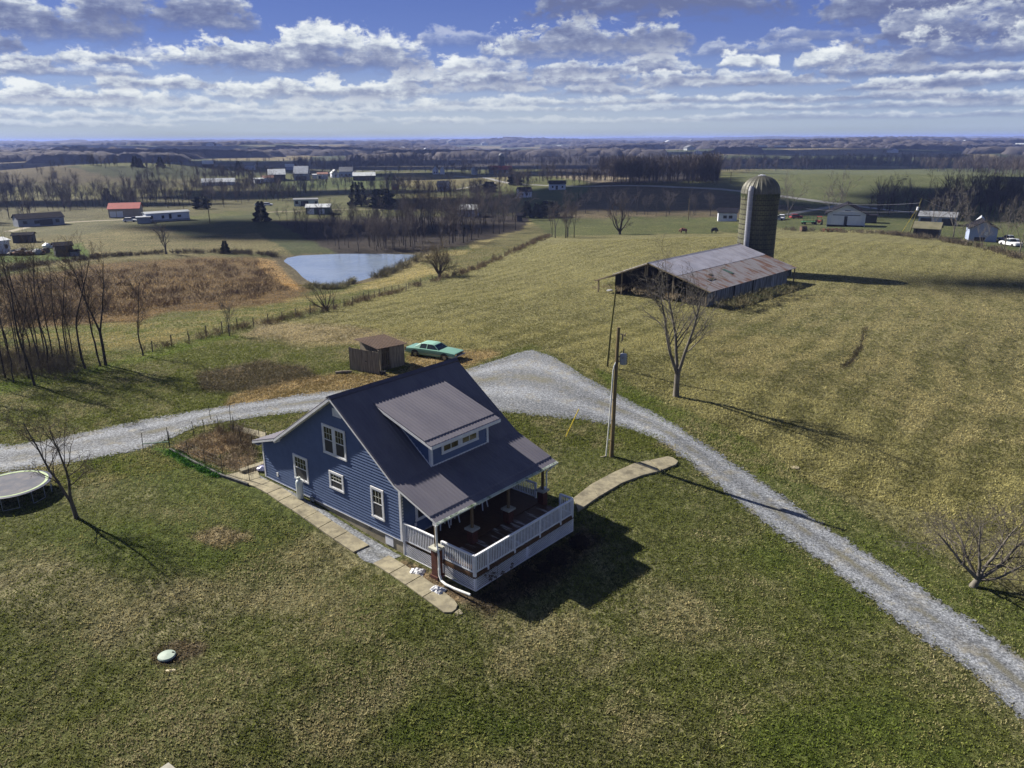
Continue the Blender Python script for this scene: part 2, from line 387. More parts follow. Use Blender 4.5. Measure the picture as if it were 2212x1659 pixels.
def to_px(x, y, z):
    dz = z - CAMZ; dep = y * math.cos(TH) - dz * math.sin(TH); up = y * math.sin(TH) + dz * math.cos(TH)
    dep_ = np.maximum(dep, 1e-3); X = x / dep_; Y = up / dep_
    cr, sr = math.cos(-ROLL), math.sin(-ROLL); X, Y = cr * X - sr * Y, sr * X + cr * Y
    return np.where(dep > 1, 1106 + F22 * X, -9e5), np.where(dep > 1, 829.5 - F22 * Y, 9e5)
# ------------------------------------------------------------------ ground sheet with its own colours
azs = np.concatenate([np.linspace(-180, -48, 34)[:-1], np.linspace(-48, 48, 520), np.linspace(48, 180, 34)[1:-1]]) * math.pi / 180
rs = np.concatenate([[0.0, 4, 8, 12], np.geomspace(15, 22000, 620)])
NA, NR = len(azs), len(rs)
AA, RR = np.meshgrid(azs, rs[1:])
gx = (RR * np.sin(AA)).ravel(); gy = (RR * np.cos(AA)).ravel(); gz = H(gx, gy)
gv = np.concatenate([[[0, 0, hz(0, 0)]], np.stack([gx, gy, gz], 1)])
ii = np.arange(NR - 2)[:, None] * NA; jj = np.arange(NA)[None, :]; j2 = (jj + 1) % NA
q = np.stack([1 + ii + jj, 1 + ii + j2, 1 + ii + NA + j2, 1 + ii + NA + jj], -1).reshape(-1, 4)[:, ::-1]
tri = np.stack([np.zeros(NA, int), np.zeros(NA, int), 1 + (np.arange(NA) + 1) % NA, 1 + np.arange(NA)], 1)
PX, PY = to_px(gv[:, 0], gv[:, 1], gv[:, 2])
X_, Y_ = gv[:, 0], gv[:, 1]; RAD = np.hypot(X_, Y_)
n1_ = fbm(X_ / 6, Y_ / 6, 11, 4); n2_ = fbm(X_ / 40, Y_ / 40, 12, 4); n3_ = fbm(X_ / 1.3, Y_ / 1.3, 13, 3)
A_ = np.tile(np.array([.072, .084, .022]), (len(gv), 1)); B_ = np.tile(np.array([.165, .152, .088]), (len(gv), 1)); D_ = np.full(len(gv), .30)   # lawn: green, dead grass, how much is dead
def paint(poly, a, b, dry, soft=6, wob=8, wt=1.0, space='px'):
    if space == 'px': xx, yy = PX, PY; 
    else: xx, yy = X_, Y_
    P = np.array(poly); m = (xx > P[:, 0].min() - soft * 4 - wob) & (xx < P[:, 0].max() + soft * 4 + wob) & (yy > P[:, 1].min() - soft * 4 - wob) & (yy < P[:, 1].max() + soft * 4 + wob)
    if not m.any(): return
    sd_ = poly_sd(poly, xx[m], yy[m]) + (n1_[m] - .5) * 2 * wob
    k = (1 - sstep(sd_, -soft, soft))[:, None] * wt
    A_[m] = A_[m] * (1 - k) + np.array(a) * k
    if b is not None: B_[m] = B_[m] * (1 - k) + np.array(b) * k
    D_[m] = D_[m] * (1 - k[:, 0]) + dry * k[:, 0]
TAN_A, TAN_B = (.084, .084, .033), (.178, .168, .078)
LAWN_A, LAWN_B = (.062, .080, .022), (.155, .145, .078)
SCR_A, SCR_B = (.075, .052, .028), (.19, .135, .062)
WOOD_A, WOOD_B = (.030, .026, .022), (.07, .055, .045)
GRN_A, GRN_B = (.062, .085, .022), (.15, .14, .06)
# everything beyond the yard starts as mixed farmland
fm = sstep(RAD, 500, 1200)
fld = fbm(X_ / 260 + 5, Y_ / 330 + 3, 21, 3); fw = sstep(fbm(X_ / 420 + 1, Y_ / 520 + 9, 23, 4), .47, .52) * sstep(RAD, 600, 1300)
cA = np.where((fld > .52)[:, None], np.array([.17, .145, .08]), np.array([.055, .066, .032]))
cA = cA * (1 - fw[:, None]) + np.array([.035, .030, .030]) * fw[:, None]
A_ = A_ * (1 - fm[:, None]) + cA * fm[:, None]; B_ = B_ * (1 - fm[:, None]) + (cA * 1.5) * fm[:, None]
FARWOOD = fw
# big tan hay field (right and middle)
paint([(1010, 772), (1090, 760), (1150, 745), (1200, 762), (1270, 806), (1360, 850), (1600, 960), (2000, 1190), (2260, 1330), (2400, 1380), (2400, 500), (1700, 490), (1190, 505), (960, 600), (830, 625), (700, 672), (560, 700), (640, 740), (900, 742)], TAN_A, TAN_B, .66, 8, 10)
paint([(-200, 700), (290, 690), (640, 645), (820, 620), (950, 590), (1190, 500), (1200, 470), (1000, 480), (900, 540), (860, 590), (740, 625), (640, 640), (300, 690), (-200, 740)], (.13, .12, .045), (.27, .23, .11), .5, 5, 5)
paint([(-300, 690), (340, 682), (500, 665), (700, 640), (700, 660), (480, 700), (380, 730), (-300, 790)], (.085, .10, .035), (.20, .17, .08), .45, 5, 5)
# greener strip beside the drive, greener ring round the barn
paint([(1290, 800), (1400, 850), (1600, 940), (1800, 1090), (2050, 1250), (2230, 1340), (2400, 1420), (2400, 1560), (2212, 1440), (2000, 1300), (1700, 1090), (1500, 955), (1340, 862)], (.075, .095, .022), LAWN_B, .26, 8, 10)
paint([(1500, 690), (1700, 700), (1880, 660), (1980, 670), (1800, 720), (1560, 740)], (.060, .078, .022), LAWN_B, .3, 8, 14, .55)
paint([(1480, 700), (1700, 640), (2212, 600), (2400, 700), (2400, 1000), (2100, 1000), (1800, 860), (1560, 800)], (.078, .080, .032), (.185, .165, .085), .55, 30, 40, .7)
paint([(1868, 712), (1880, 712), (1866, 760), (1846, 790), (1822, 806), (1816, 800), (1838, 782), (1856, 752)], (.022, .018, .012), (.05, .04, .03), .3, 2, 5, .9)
# brown scrub beyond the left hedge
paint([(-300, 590), (0, 590), (200, 560), (420, 545), (560, 545), (600, 562), (625, 590), (650, 612), (690, 628), (560, 655), (380, 668), (300, 690), (-300, 700)], SCR_A, SCR_B, .42, 6, 9)
paint([(560, 548), (600, 560), (640, 605), (650, 625), (600, 600), (560, 570)], (.22, .14, .055), (.35, .24, .11), .6, 4, 6, .8)
# lawn beyond the drive, worn patches
paint([(420, 800), (560, 768), (660, 785), (720, 820), (560, 842), (440, 830)], (.045, .038, .022), (.16, .13, .09), .25, 6, 10, .95)
paint([(500, 850), (640, 812), (760, 800), (900, 806), (1010, 790), (1090, 762), (1060, 750), (880, 765), (900, 880), (700, 850), (560, 868), (480, 878)], (.13, .098, .045), (.25, .195, .105), .5, 6, 10, .9)
paint([(560, 690), (760, 700), (900, 740), (640, 735), (520, 720)], (.12, .10, .06), (.24, .20, .13), .6, 8, 10, .7)
paint([(0, 815), (200, 778), (400, 728), (520, 712), (520, 722), (420, 744), (200, 800), (0, 840)], (.075, .11, .02), (.13, .14, .045), .3, 5, 6, .7)
# near lawn blotches
for poly, k in (([(200, 1330), (300, 1270), (420, 1240), (620, 1230), (760, 1290), (700, 1360), (500, 1350), (400, 1380), (300, 1390)], .75),
                ([(560, 1150), (760, 1170), (800, 1230), (640, 1240)], .7), ([(-50, 1230), (150, 1180), (260, 1260), (60, 1330)], .62),
                ([(1060, 1360), (1250, 1330), (1400, 1420), (1280, 1500), (1080, 1460)], .62), ([(1300, 1300), (1500, 1260), (1620, 1400), (1440, 1420)], .6),
                ([(600, 1560), (1500, 1500), (1560, 1640), (900, 1700)], .52)):
    paint(poly, (.072, .080, .026), (.185, .168, .092), k - .06, 34, 70, .85)
for poly in ([(60, 1120), (420, 1100), (620, 1160), (480, 1230), (160, 1200)], [(150, 980), (480, 960), (760, 1120), (560, 1130), (300, 1060)], [(1560, 1560), (1900, 1500), (2150, 1650), (1700, 1700)], [(900, 1500), (1200, 1560), (1000, 1640), (820, 1600)], [(1650, 1150), (1900, 1330), (1800, 1340), (1560, 1180)]):
    paint(poly, (.055, .078, .014), (.11, .115, .035), .22, 34, 40, .7)
paint([(320, 1400), (380, 1372), (450, 1380), (430, 1410), (370, 1430), (330, 1425)], (.05, .038, .024), (.11, .085, .055), .35, 6, 9, .85)
paint([(400, 1150), (470, 1130), (540, 1150), (470, 1175)], (.07, .05, .03), (.25, .2, .12), .6, 8, 12, .8)
# planting bed in front of the porch
paint([hw(8.9, 16.9)[:2], hw(8.9, 18.9)[:2], hw(4, 19.2)[:2], hw(-.6, 18.6)[:2], hw(-.8, 17.2)[:2]], (.035, .026, .020), (.12, .09, .06), .3, .5, .5, .9, 'w')
paint([hw(-.3, 12.6)[:2], hw(-1.3, 12.6)[:2], hw(-1.3, 16.8)[:2], hw(-.3, 17.4)[:2]], (.06, .045, .03), (.20, .14, .08), .5, .3, .3, .9, 'w')
# garden bed
GARD = [G(a, b) for a, b in ((365, 960), (536, 1032), (560, 995), (545, 945), (470, 922))]
paint([p[:2] for p in GARD], (.06, .06, .028), (.22, .17, .11), .6, .5, .5, .95, 'w')
paint([(330, 958), (372, 962), (480, 1022), (440, 1018), (380, 985)], (.045, .10, .02), (.08, .12, .035), .1, 4, 4, .9)
# pond margin
pdm = pond_sd(X_, Y_); k = (1 - sstep(pdm, 1, 5))[:, None]; A_ = A_ * (1 - k) + np.array([.09, .075, .045]) * k
# distant fields and woods, by the patch they make
FAR = [
 ([(-400, 500), (0, 500), (330, 480), (560, 470), (700, 545), (600, 545), (560, 545), (420, 545), (200, 560), (-400, 600)], (.11, .11, .045), (.24, .20, .10), .45),
 ([(330, 478), (600, 450), (720, 440), (1040, 540), (740, 545), (640, 545), (560, 500), (420, 505)], (.055, .075, .03), (.12, .11, .06), .35),
 ([(-400, 545), (-10, 540), (180, 515), (200, 545), (0, 560), (-400, 590)], (.075, .12, .02), (.17, .17, .05), .25),
 ([(0, 455), (200, 450), (330, 470), (180, 500), (0, 500)], (.10, .105, .05), (.20, .18, .10), .4),
 ([(1000, 545), (1190, 470), (1180, 512), (960, 590), (900, 560)], (.10, .105, .04), (.21, .18, .09), .42),
 ([(1140, 468), (1480, 470), (1600, 490), (1600, 508), (1190, 512)], (.07, .088, .028), (.16, .15, .065), .35),
 ([(590, 470), (740, 452), (950, 445), (1150, 470), (1130, 500), (920, 545), (740, 548), (700, 530)], WOOD_A, WOOD_B, .35),
 ([(-400, 380), (560, 380), (560, 450), (240, 462), (-400, 470)], (.07, .075, .03), (.17, .15, .075), .45),
 ([(0, 395), (540, 400), (420, 415), (0, 420)], (.10, .115, .035), (.22, .20, .09), .5),
 ([(560, 405), (850, 400), (1120, 430), (1140, 462), (560, 470)], (.075, .09, .03), (.18, .16, .08), .4),
 ([(900, 420), (1140, 440), (1140, 462), (860, 452)], (.16, .15, .06), (.28, .23, .11), .55),
 ([(560, 385), (860, 380), (900, 405), (600, 405)], (.07, .10, .03), (.14, .14, .06), .3),
 ([(860, 372), (1120, 378), (1100, 400), (960, 410), (850, 400)], (.12, .12, .05), (.22, .19, .1), .5),
 ([(1110, 410), (1290, 405), (1190, 465), (1130, 462)], (.07, .105, .03), (.13, .14, .05), .2),
 ([(1290, 402), (1600, 408), (1800, 450), (1600, 475), (1200, 470)], (.085, .075, .04), (.19, .15, .09), .45),
 ([(1490, 402), (1650, 372), (1900, 370), (2212, 388), (2500, 410), (2500, 520), (2212, 470), (1700, 450)], (.095, .115, .05), (.16, .165, .08), .4),
 ([(1680, 470), (2212, 470), (2400, 560), (2212, 560), (1900, 505), (1680, 500)], (.075, .095, .035), (.16, .155, .07), .35),
 ([(1120, 345), (1560, 335), (1560, 395), (1290, 402)], WOOD_A, WOOD_B, .3),
 ([(1380, 385), (1180, 378), (1120, 372), (1300, 395)], (.22, .19, .13), (.32, .27, .19), .5),
 
 ([(0, 348), (150, 343), (250, 365), (350, 385), (0, 385)], (.07, .062, .036), (.13, .11, .065), .5),
 ([(150, 350), (700, 352), (600, 372), (300, 378), (200, 365)], (.036, .05, .02), (.08, .085, .042), .3),
 ([(400, 348), (850, 340), (960, 345), (960, 362), (700, 362)], (.06, .056, .032), (.11, .095, .06), .5),
]
for poly, a, b, dr in FAR: paint(poly, tuple(q_ * .82 for q_ in a), tuple(q_ * .82 for q_ in b), dr, 3, 7)
gme = raw_mesh('ground', gv, np.concatenate([q]), None if False else bpy.data.materials.new('ground_cover'), smooth=True)
# inner cap
for nm, arr in (('ColA', A_), ('ColB', B_)):
    ca = gme.color_attributes.new(nm, 'FLOAT_COLOR', 'POINT'); ca.data.foreach_set('color', np.concatenate([arr, np.ones((len(arr), 1))], 1).astype(np.float32).ravel())
at = gme.attributes.new('Dry', 'FLOAT', 'POINT'); at.data.foreach_set('value', D_.astype(np.float32))
gm = gme.materials[0]; gm.use_nodes = True; t = NT(gm.node_tree)
for n in list(t.n): t.n.remove(n)
out = t.node('ShaderNodeOutputMaterial'); p = t.node('ShaderNodeBsdfPrincipled'); t.l.new(p.outputs[0], out.inputs[0])
p.inputs['Roughness'].default_value = .95; p.inputs['Specular IOR Level'].default_value = .1
geo = t.node('ShaderNodeTexCoord').outputs['Object']
ca = t.node('ShaderNodeAttribute', attribute_name='ColA').outputs['Color']; cb = t.node('ShaderNodeAttribute', attribute_name='ColB').outputs['Color']
dr = t.node('ShaderNodeAttribute', attribute_name='Dry').outputs['Fac']
nA = t.noise(geo, 0.16, 10, .66); nB = t.noise(geo, 2.2, 8, .72); nC = t.noise(geo, 13.0, 6, .8); nD = t.noise(geo, .045, 6, .6)
gr = t.mapping(geo, rot=(0, 0, R(-56))); nS = t.noise(t.mapping(gr, (.10, .95, 1)), 1.0, 7, .62)
wv = t.node('ShaderNodeTexWave', wave_type='BANDS', bands_direction='Y', wave_profile='SIN'); t.l.new(gr, wv.inputs['Vector']); wv.inputs['Scale'].default_value = .095; wv.inputs['Distortion'].default_value = 2.2; wv.inputs['Detail'].default_value = 3; wv.inputs['Detail Scale'].default_value = .35
rows_ = t.math('MULTIPLY', t.math('SUBTRACT', wv.outputs['Fac'], .5), t.math('MULTIPLY', t.smooth(dr, .42, .58), .16))
f = t.math('ADD', t.math('MULTIPLY', nA, .40), t.math('MULTIPLY', nB, .42)); tuft = t.noise(t.mapping(geo, (1, .45, 1), rot=(0, 0, R(20))), 3.3, 7, .75)
f = t.math('ADD', f, t.math('MULTIPLY', nS, .18))
f = t.math('ADD', f, t.math('MULTIPLY', t.math('SUBTRACT', nC, .5), .45))
f = t.math('ADD', f, t.math('MULTIPLY', t.math('SUBTRACT', dr, .5), .42))
f = t.math('ADD', f, t.math('MULTIPLY', t.math('SUBTRACT', tuft, .5), .5))
mixf = t.smooth(f, .36, .66)
cc = t.mix(mixf, ca, cb)
br = t.math('ADD', t.math('MULTIPLY', t.smooth(nC, .32, .68), 1.25), .30)
br = t.math('MULTIPLY', br, t.math('ADD', t.math('MULTIPLY', t.smooth(tuft, .32, .60), .8), .42))  # noise darkening paints the shade between grass tufts into the colour
br = t.math('MULTIPLY', br, t.math('ADD', t.math('MULTIPLY', t.smooth(nB, .28, .72), .75), .62))
br = t.math('MULTIPLY', br, t.math('ADD', t.math('MULTIPLY', nD, .6), .70))
br = t.math('ADD', br, rows_)
cc = t.mix(1.0, cc, t.mix(br, (0, 0, 0), (1, 1, 1)) if False else br, 'MULTIPLY')
t.l.new(cc, p.inputs['Base Color'])
bn = t.node('ShaderNodeBump'); bn.inputs['Distance'].default_value = .16; bn.inputs['Strength'].default_value = .9
t.l.new(t.math('ADD', t.math('MULTIPLY', nC, .5), nB), bn.inputs['Height']); t.l.new(bn.outputs[0], p.inputs['Normal'])
ground = put_mesh('ground', gme); tag(ground, kind='structure')

# ------------------------------------------------------------------ pond water
wm = mat('pond_water', (.21, .26, .33), (.17, .22, .30), rough=.16, scale=.12, spec=1.0, bump=.03, bscale=1.2)
P_ = [Vector(p) for p in POND]; cen = sum(P_, Vector((0, 0))) / len(P_)
mb = MB(); mb.add([(*(cen + (p_ - cen) * 1.08), POND_Z) for p_ in P_], [tuple(range(len(P_)))])
tag(mb.build('pond_water', wm), kind='structure')

# ------------------------------------------------------------------ gravel drive
def gravel_mat(name, c1, c2, c3):
    m = mat(name, c1, c2, rough=.9, scale=9, detail=8, lo=.38, hi=.6, bump=.05, bscale=14, dirt_sheen=(c3, .9))
    t = NT(m.node_tree); p = bsdf(m); o_ = next(n for n in t.n if n.type == 'OUTPUT_MATERIAL'); co = t.node('ShaderNodeTexCoord').outputs['Object']
    base = p.inputs['Base Color'].links[0].from_socket
    n2 = t.noise(co, 5.5, 6, .8); n3 = t.noise(co, .35, 4, .6); sp = t.smooth(n2, .3, .72)
    mid = t.node('ShaderNodeAttribute', attribute_name='Mid').outputs['Fac']
    # two paler wheel tracks and a browner crown between them
    tr_ = t.math('ABSOLUTE', t.math('SUBTRACT', t.math('ABSOLUTE', t.math('SUBTRACT', mid, .5)), .22)); track = t.smooth(tr_, .13, .03)
    f_ = t.math('ADD', t.math('ADD', t.math('MULTIPLY', sp, 1.0), .36), t.math('MULTIPLY', t.math('MULTIPLY', track, n3), .65))
    cc = t.mix(1.0, base, f_, 'MULTIPLY'); crown = t.math('MULTIPLY', t.smooth(t.math('ABSOLUTE', t.math('SUBTRACT', mid, .5)), .10, .01), t.smooth(n3, .42, .62)); cc = t.mix(t.math('MULTIPLY', crown, .6), cc, (.12, .11, .06)); t.l.new(cc, p.inputs['Base Color'])
    ed = t.node('ShaderNodeAttribute', attribute_name='Edge').outputs['Fac']
    al = t.math('GREATER_THAN', t.math('ADD', t.math('MULTIPLY', ed, 1.05), t.math('MULTIPLY', t.math('SUBTRACT', t.noise(co, 3.2, 8, .8), .5), 3.2)), .45)
    t.l.new(al, p.inputs['Alpha'])
    return m
GRAV = gravel_mat('blue_grey_gravel', (.235, .25, .275), (.105, .115, .13), (.20, .188, .15))
def ribbon(name, A, B, m, off, n=26, sub=8, wob=.22, kind='structure'):
    """sheet between two edge lines given point against point, laid on the ground"""
    a = []; b = []
    for i in range(len(A) - 1):
        for k in range(sub):
            tt = k / sub; a.append(Vector(A[i][:2]).lerp(Vector(A[i + 1][:2]), tt)); b.append(Vector(B[i][:2]).lerp(Vector(B[i + 1][:2]), tt))
    a.append(Vector(A[-1][:2])); b.append(Vector(B[-1][:2]))
    # smooth the polylines
    for _ in range(3):
        for L in (a, b):
            L[:] = [L[0]] + [(L[i - 1] + L[i] * 2 + L[i + 1]) / 4 for i in range(1, len(L) - 1)] + [L[-1]]
    # resample finely
    V = []; m_ = len(a); fine = []
    for i in range(m_ - 1):
        L = max((a[i + 1] - a[i]).length, (b[i + 1] - b[i]).length); ns = max(1, int(L / .35))
        for k in range(ns): fine.append((a[i].lerp(a[i + 1], k / ns), b[i].lerp(b[i + 1], k / ns)))
    fine.append((a[-1], b[-1]))
    FA = np.array([[*p_[0]] for p_ in fine]); FB = np.array([[*p_[1]] for p_ in fine])
    def jit(E, O, s):
        d_ = E - O; d_ /= (np.linalg.norm(d_, axis=1)[:, None] + 1e-9)
        return E + d_ * ((fbm(E[:, 0] / .9, E[:, 1] / .9, s, 4) - .5) * 2.6 * wob + (.35 if wob > .1 else 0) + (fbm(E[:, 0] / 5, E[:, 1] / 5, s + 1, 2) - .5) * 1.6 * wob)[:, None]
    FA2 = jit(FA, FB, 31); FB2 = jit(FB, FA, 37)
    tt = np.linspace(0, 1, n)[None, :, None]
    S = FA2[:, None, :] * (1 - tt) + FB2[:, None, :] * tt
    xs = S[..., 0].ravel(); ys = S[..., 1].ravel(); zs = H(xs, ys) + off
    nr = len(fine); ed = np.tile(np.minimum(np.arange(n), n - 1 - np.arange(n)) == 0, nr); zs[ed] -= off + .03
    vv = np.stack([xs, ys, zs], 1)
    i_ = np.arange(nr - 1)[:, None] * n; j_ = np.arange(n - 1)[None, :]
    ff = np.stack([i_ + j_, i_ + n + j_, i_ + n + j_ + 1, i_ + j_ + 1], -1).reshape(-1, 4)
    me = raw_mesh(name, vv, ff, m, True)
    wdt = np.repeat(np.linalg.norm(FA2 - FB2, axis=1), n); ed_ = np.tile(np.minimum(np.arange(n), n - 1 - np.arange(n)) / (n - 1), nr) * wdt
    at_ = me.attributes.new('Edge', 'FLOAT', 'POINT'); at_.data.foreach_set('value', (ed_ * (4.0 if wob < .1 else 1.0)).astype(np.float32))
    at_ = me.attributes.new('Mid', 'FLOAT', 'POINT'); at_.data.foreach_set('value', np.tile(np.linspace(0, 1, n), nr).astype(np.float32))
    return tag(put_mesh(name, me), kind=kind)
def w2(px, py): return G(px, py)
EA = [(-40, 53.0), w2(0, 955), w2(150, 932), w2(330, 895), w2(500, 868), w2(700, 842), w2(860, 826), w2(1000, 800), w2(1075, 776), w2(1150, 754), w2(1200, 772), w2(1262, 815), w2(1340, 858), w2(1410, 893), w2(1500, 948), w2(1600, 1013), w2(1720, 1100), w2(1860, 1195), w2(2000, 1290), w2(2212, 1432), (23.8, 19.5), (28, 8)]
EB = [(-38, 42.0), w2(0, 1012), w2(110, 996), w2(300, 970), (-22.2, 50.8), (-16.5, 53.3), (-13.3, 53.8), (-9.5, 54.4), (-4.5, 54.7), w2(1100, 893), w2(1180, 902), w2(1260, 908), w2(1345, 925), w2(1415, 950), w2(1465, 985), w2(1530, 1040), w2(1640, 1130), w2(1770, 1222), w2(1900, 1325), w2(2110, 1475), (20.6, 17.0), (24, 6)]
ribbon('gravel_drive', EA, EB, GRAV, .035, n=34)
# gravel strip along the house, under the walk
strip_a = [hw(-.04, v)[:2] for v in (-.8, 2, 4, 6, 8, 10, 11.2, 12.3)]; strip_b = [hw(u, v)[:2] for u, v in ((-.9, -.8), (-1.1, 2), (-1.2, 4), (-1.3, 6), (-1.5, 8), (-1.6, 10), (-1.95, 11.1), (-1.7, 12.0))]
ribbon('gravel_strip', strip_a, strip_b, GRAV, .02, n=8, wob=.05)
# farm roads far off
ROADM = mat('pale_road', (.26, .26, .25), (.20, .20, .19), scale=.4)
def road(pts, wd, m=ROADM, name='farm_road'):
    ps = [G(*p) for p in pts]; A = []; B = []
    for i, p_ in enumerate(ps):
        d_ = (ps[min(i + 1, len(ps) - 1)] - ps[max(i - 1, 0)]); d_.z = 0; d_.normalize(); nn = Vector((-d_.y, d_.x, 0)) * wd / 2
        A.append(p_ + nn); B.append(p_ - nn)
    ribbon(name, A, B, m, .12, n=3, sub=4, wob=.0)
road([(1290, 404), (1340, 403), (1420, 405), (1500, 409), (1600, 417), (1680, 428), (1760, 440), (1860, 452), (1990, 470)], 6)
road([(1700, 470), (1745, 462), (1790, 455), (1830, 450)], 5)
road([(985, 379), (1020, 381), (1070, 389), (1110, 397), (1180, 401), (1290, 404)], 5)
road([(1075, 394), (1040, 399), (985, 408)], 4)
road([(760, 368), (900, 363), (1000, 358), (1100, 357), (1160, 360)], 7)
road([(20, 490), (80, 476), (150, 470), (280, 466)], 3.5, mat('dirt_track', (.22, .19, .13), (.18, .16, .10)))
road([(560, 455), (640, 451), (760, 448), (840, 450), (940, 452)], 3.5, bpy.data.materials['dirt_track'])
# ------------------------------------------------------------------ concrete paths
CONC = mat('weathered_concrete', (.30, .27, .185), (.19, .17, .12), rough=.9, scale=2.2, detail=9, dirt_sheen=((.10, .09, .065), 1.6), bump=.006, bscale=20)
def slab_poly(name, poly, th=.09, lift=.075, m=None, **kw):
    """poly in world xy; follows the ground"""
    vs = []; n = len(poly); zs = [hz(*p_[:2]) for p_ in poly]
    for p_, z in zip(poly, zs): vs.append((p_[0], p_[1], z + lift))
    for p_, z in zip(poly, zs): vs.append((p_[0], p_[1], z + lift - th - .1))
    return MB().add(vs, [tuple(range(n)), tuple(range(2 * n - 1, n - 1, -1))] + [(i, n + i, n + (i + 1) % n, (i + 1) % n) for i in range(n)]).build(name, m or CONC, bevel=.012, **kw)
SL = [((-1.55, -2.1), (.3, -1.6)), ((-1.4, -.4), (-.35, -.1)), ((-1.25, .75), (-.25, .8)), ((-1.28, 2.1), (-.3, 2.05)), ((-1.42, 3.4), (-.42, 3.3)), ((-1.45, 4.7), (-.5, 4.6)), ((-1.5, 5.95), (-.55, 5.85)), ((-1.55, 7.25), (-.6, 7.15)), ((-1.6, 8.6), (-.65, 8.55)), ((-1.65, 10.3), (-.7, 10.35))]
rnd = random.Random(4)
vshift = lambda v: v + .0
SLP = []
for i in range(len(SL) - 1):
    (a0, a1), (b0, b1) = SL[i]; (c0, c1), (d0, d1) = SL[i + 1]
    sgn = .018
    SLP.append([hw(a0, a1 + sgn), hw(b0, b1 + sgn), hw(d0, d1 - sgn), hw(c0, c1 - sgn)])
# ------------------------------------------------------------------ grass itself: short tufts near, straw further off
def grass(name, n, r0, r1, hgt, wd, seed, blades=2, azr=36, filt=None):
    rr = np.random.RandomState(seed)
    r = np.exp(rr.uniform(math.log(r0), math.log(r1), n)); a = rr.uniform(-R(azr), R(azr), n); x = r * np.sin(a); y = r * np.cos(a)
    keep = np.ones(n, bool); u, v = house_uv(x, y)
    keep &= ~((u > -.1) & (u < 8.6) & (v > -.7) & (v < 17.2))
    keep &= ~((u > -2.1) & (u < .2) & (v > -2.4) & (v < 17.5))
    gp_all = [(p_[0], p_[1]) for p_ in EA] + [(p_[0], p_[1]) for p_ in reversed(EB)]
    gsd = poly_sd(gp_all, x, y); keep &= gsd > rr.uniform(-.9, .4, n) ** 1 - .25 * 0
    fwp = [G(*q_)[:2] for q_ in ((1236, 1078), (1325, 1022), (1400, 997), (1448, 990), (1464, 1003), (1424, 1024), (1342, 1050), (1246, 1110))]
    keep &= poly_sd(fwp, x, y) > 0
    if filt is not None: keep &= filt(x, y, rr.rand(n))
    x, y, r, a = x[keep], y[keep], r[keep], a[keep]; n = len(x); z = H(x, y)
    # colour from the ground painted under each tuft
    ia = np.clip(np.searchsorted(azs, a), 0, NA - 1); ir = np.clip(np.searchsorted(rs[1:], r), 0, NR - 2); k = 1 + ir * NA + ia
    f = np.clip((fbm(x / 2.2, y / 2.2, 61, 4) - .5) * 2.6 + (fbm(x / .35, y / .35, 62, 2) - .5) * 1.2 + (fbm(x / 9, y / 9, 64, 3) - .5) * 1.5 + np.where(D_[k] > .47, .42, 0) * np.sin((x * math.sin(R(56)) - y * math.cos(R(56)) + fbm(x / 30, y / 30, 65, 2) * 14) * 2 * math.pi / 3.4) + (D_[k] - .5) * 1.2 + .5 + rr.normal(size=n) * .14, 0, 1)[:, None]
    c = (A_[k] * (1 - f) + B_[k] * f) * np.exp(rr.normal(size=(n, 1)) * .18) * np.array([2.15, 2.1, 2.0])
    sc = (hgt * rr.uniform(.55, 1.35, n) * (1 + .35 * (r / r0 - 1) / (r1 / r0)))[:, None]
    V = []; 
    for b in range(blades):
        t = rr.rand(n) * 6.283; lx = np.stack([np.cos(t), np.sin(t), np.zeros(n)], 1) * wd * rr.uniform(.6, 1.2, (n, 1)); ln = rr.normal(size=(n, 3)) * .55; ln[:, 2] = 1; ln *= sc
        p = np.stack([x, y, z - .01], 1) + np.concatenate([rr.normal(size=(n, 2)) * wd * .6, np.zeros((n, 1))], 1)
        V.append(np.stack([p - lx, p + lx, p + ln + lx * .35, p + ln - lx * .35], 1))
    V = np.stack(V, 1).reshape(-1, 3); F = np.arange(len(V)).reshape(-1, 4); me = raw_mesh(name, V, F, GRM)
    ca = me.color_attributes.new('Tint', 'FLOAT_COLOR', 'POINT'); cc = np.repeat(np.concatenate([c, np.ones((n, 1))], 1), 4 * blades, 0); ca.data.foreach_set('color', cc.astype(np.float32).ravel())
    return tag(put_mesh(name, me), kind='stuff')
GRM = bpy.data.materials.new('grass_blades'); GRM.use_nodes = True; t = NT(GRM.node_tree)
for n in list(t.n): t.n.remove(n)
out = t.node('ShaderNodeOutputMaterial'); ac = t.node('ShaderNodeAttribute', attribute_name='Tint').outputs['Color']
df = t.node('ShaderNodeBsdfDiffuse'); t.l.new(ac, df.inputs[0]); tl = t.node('ShaderNodeBsdfTranslucent'); t.l.new(ac, tl.inputs[0]); mx = t.node('ShaderNodeMixShader'); mx.inputs[0].default_value = .35
t.l.new(df.outputs[0], mx.inputs[1]); t.l.new(tl.outputs[0], mx.inputs[2]); t.l.new(mx.outputs[0], out.inputs[0])
grass('lawn_grass', 300000, 15, 85, .07, .028, 1, azr=50)
grass('field_grass', 330000, 48, 190, .085, .042, 2, azr=37, filt=lambda x, y, q: (pond_sd(x, y) > 1.5))
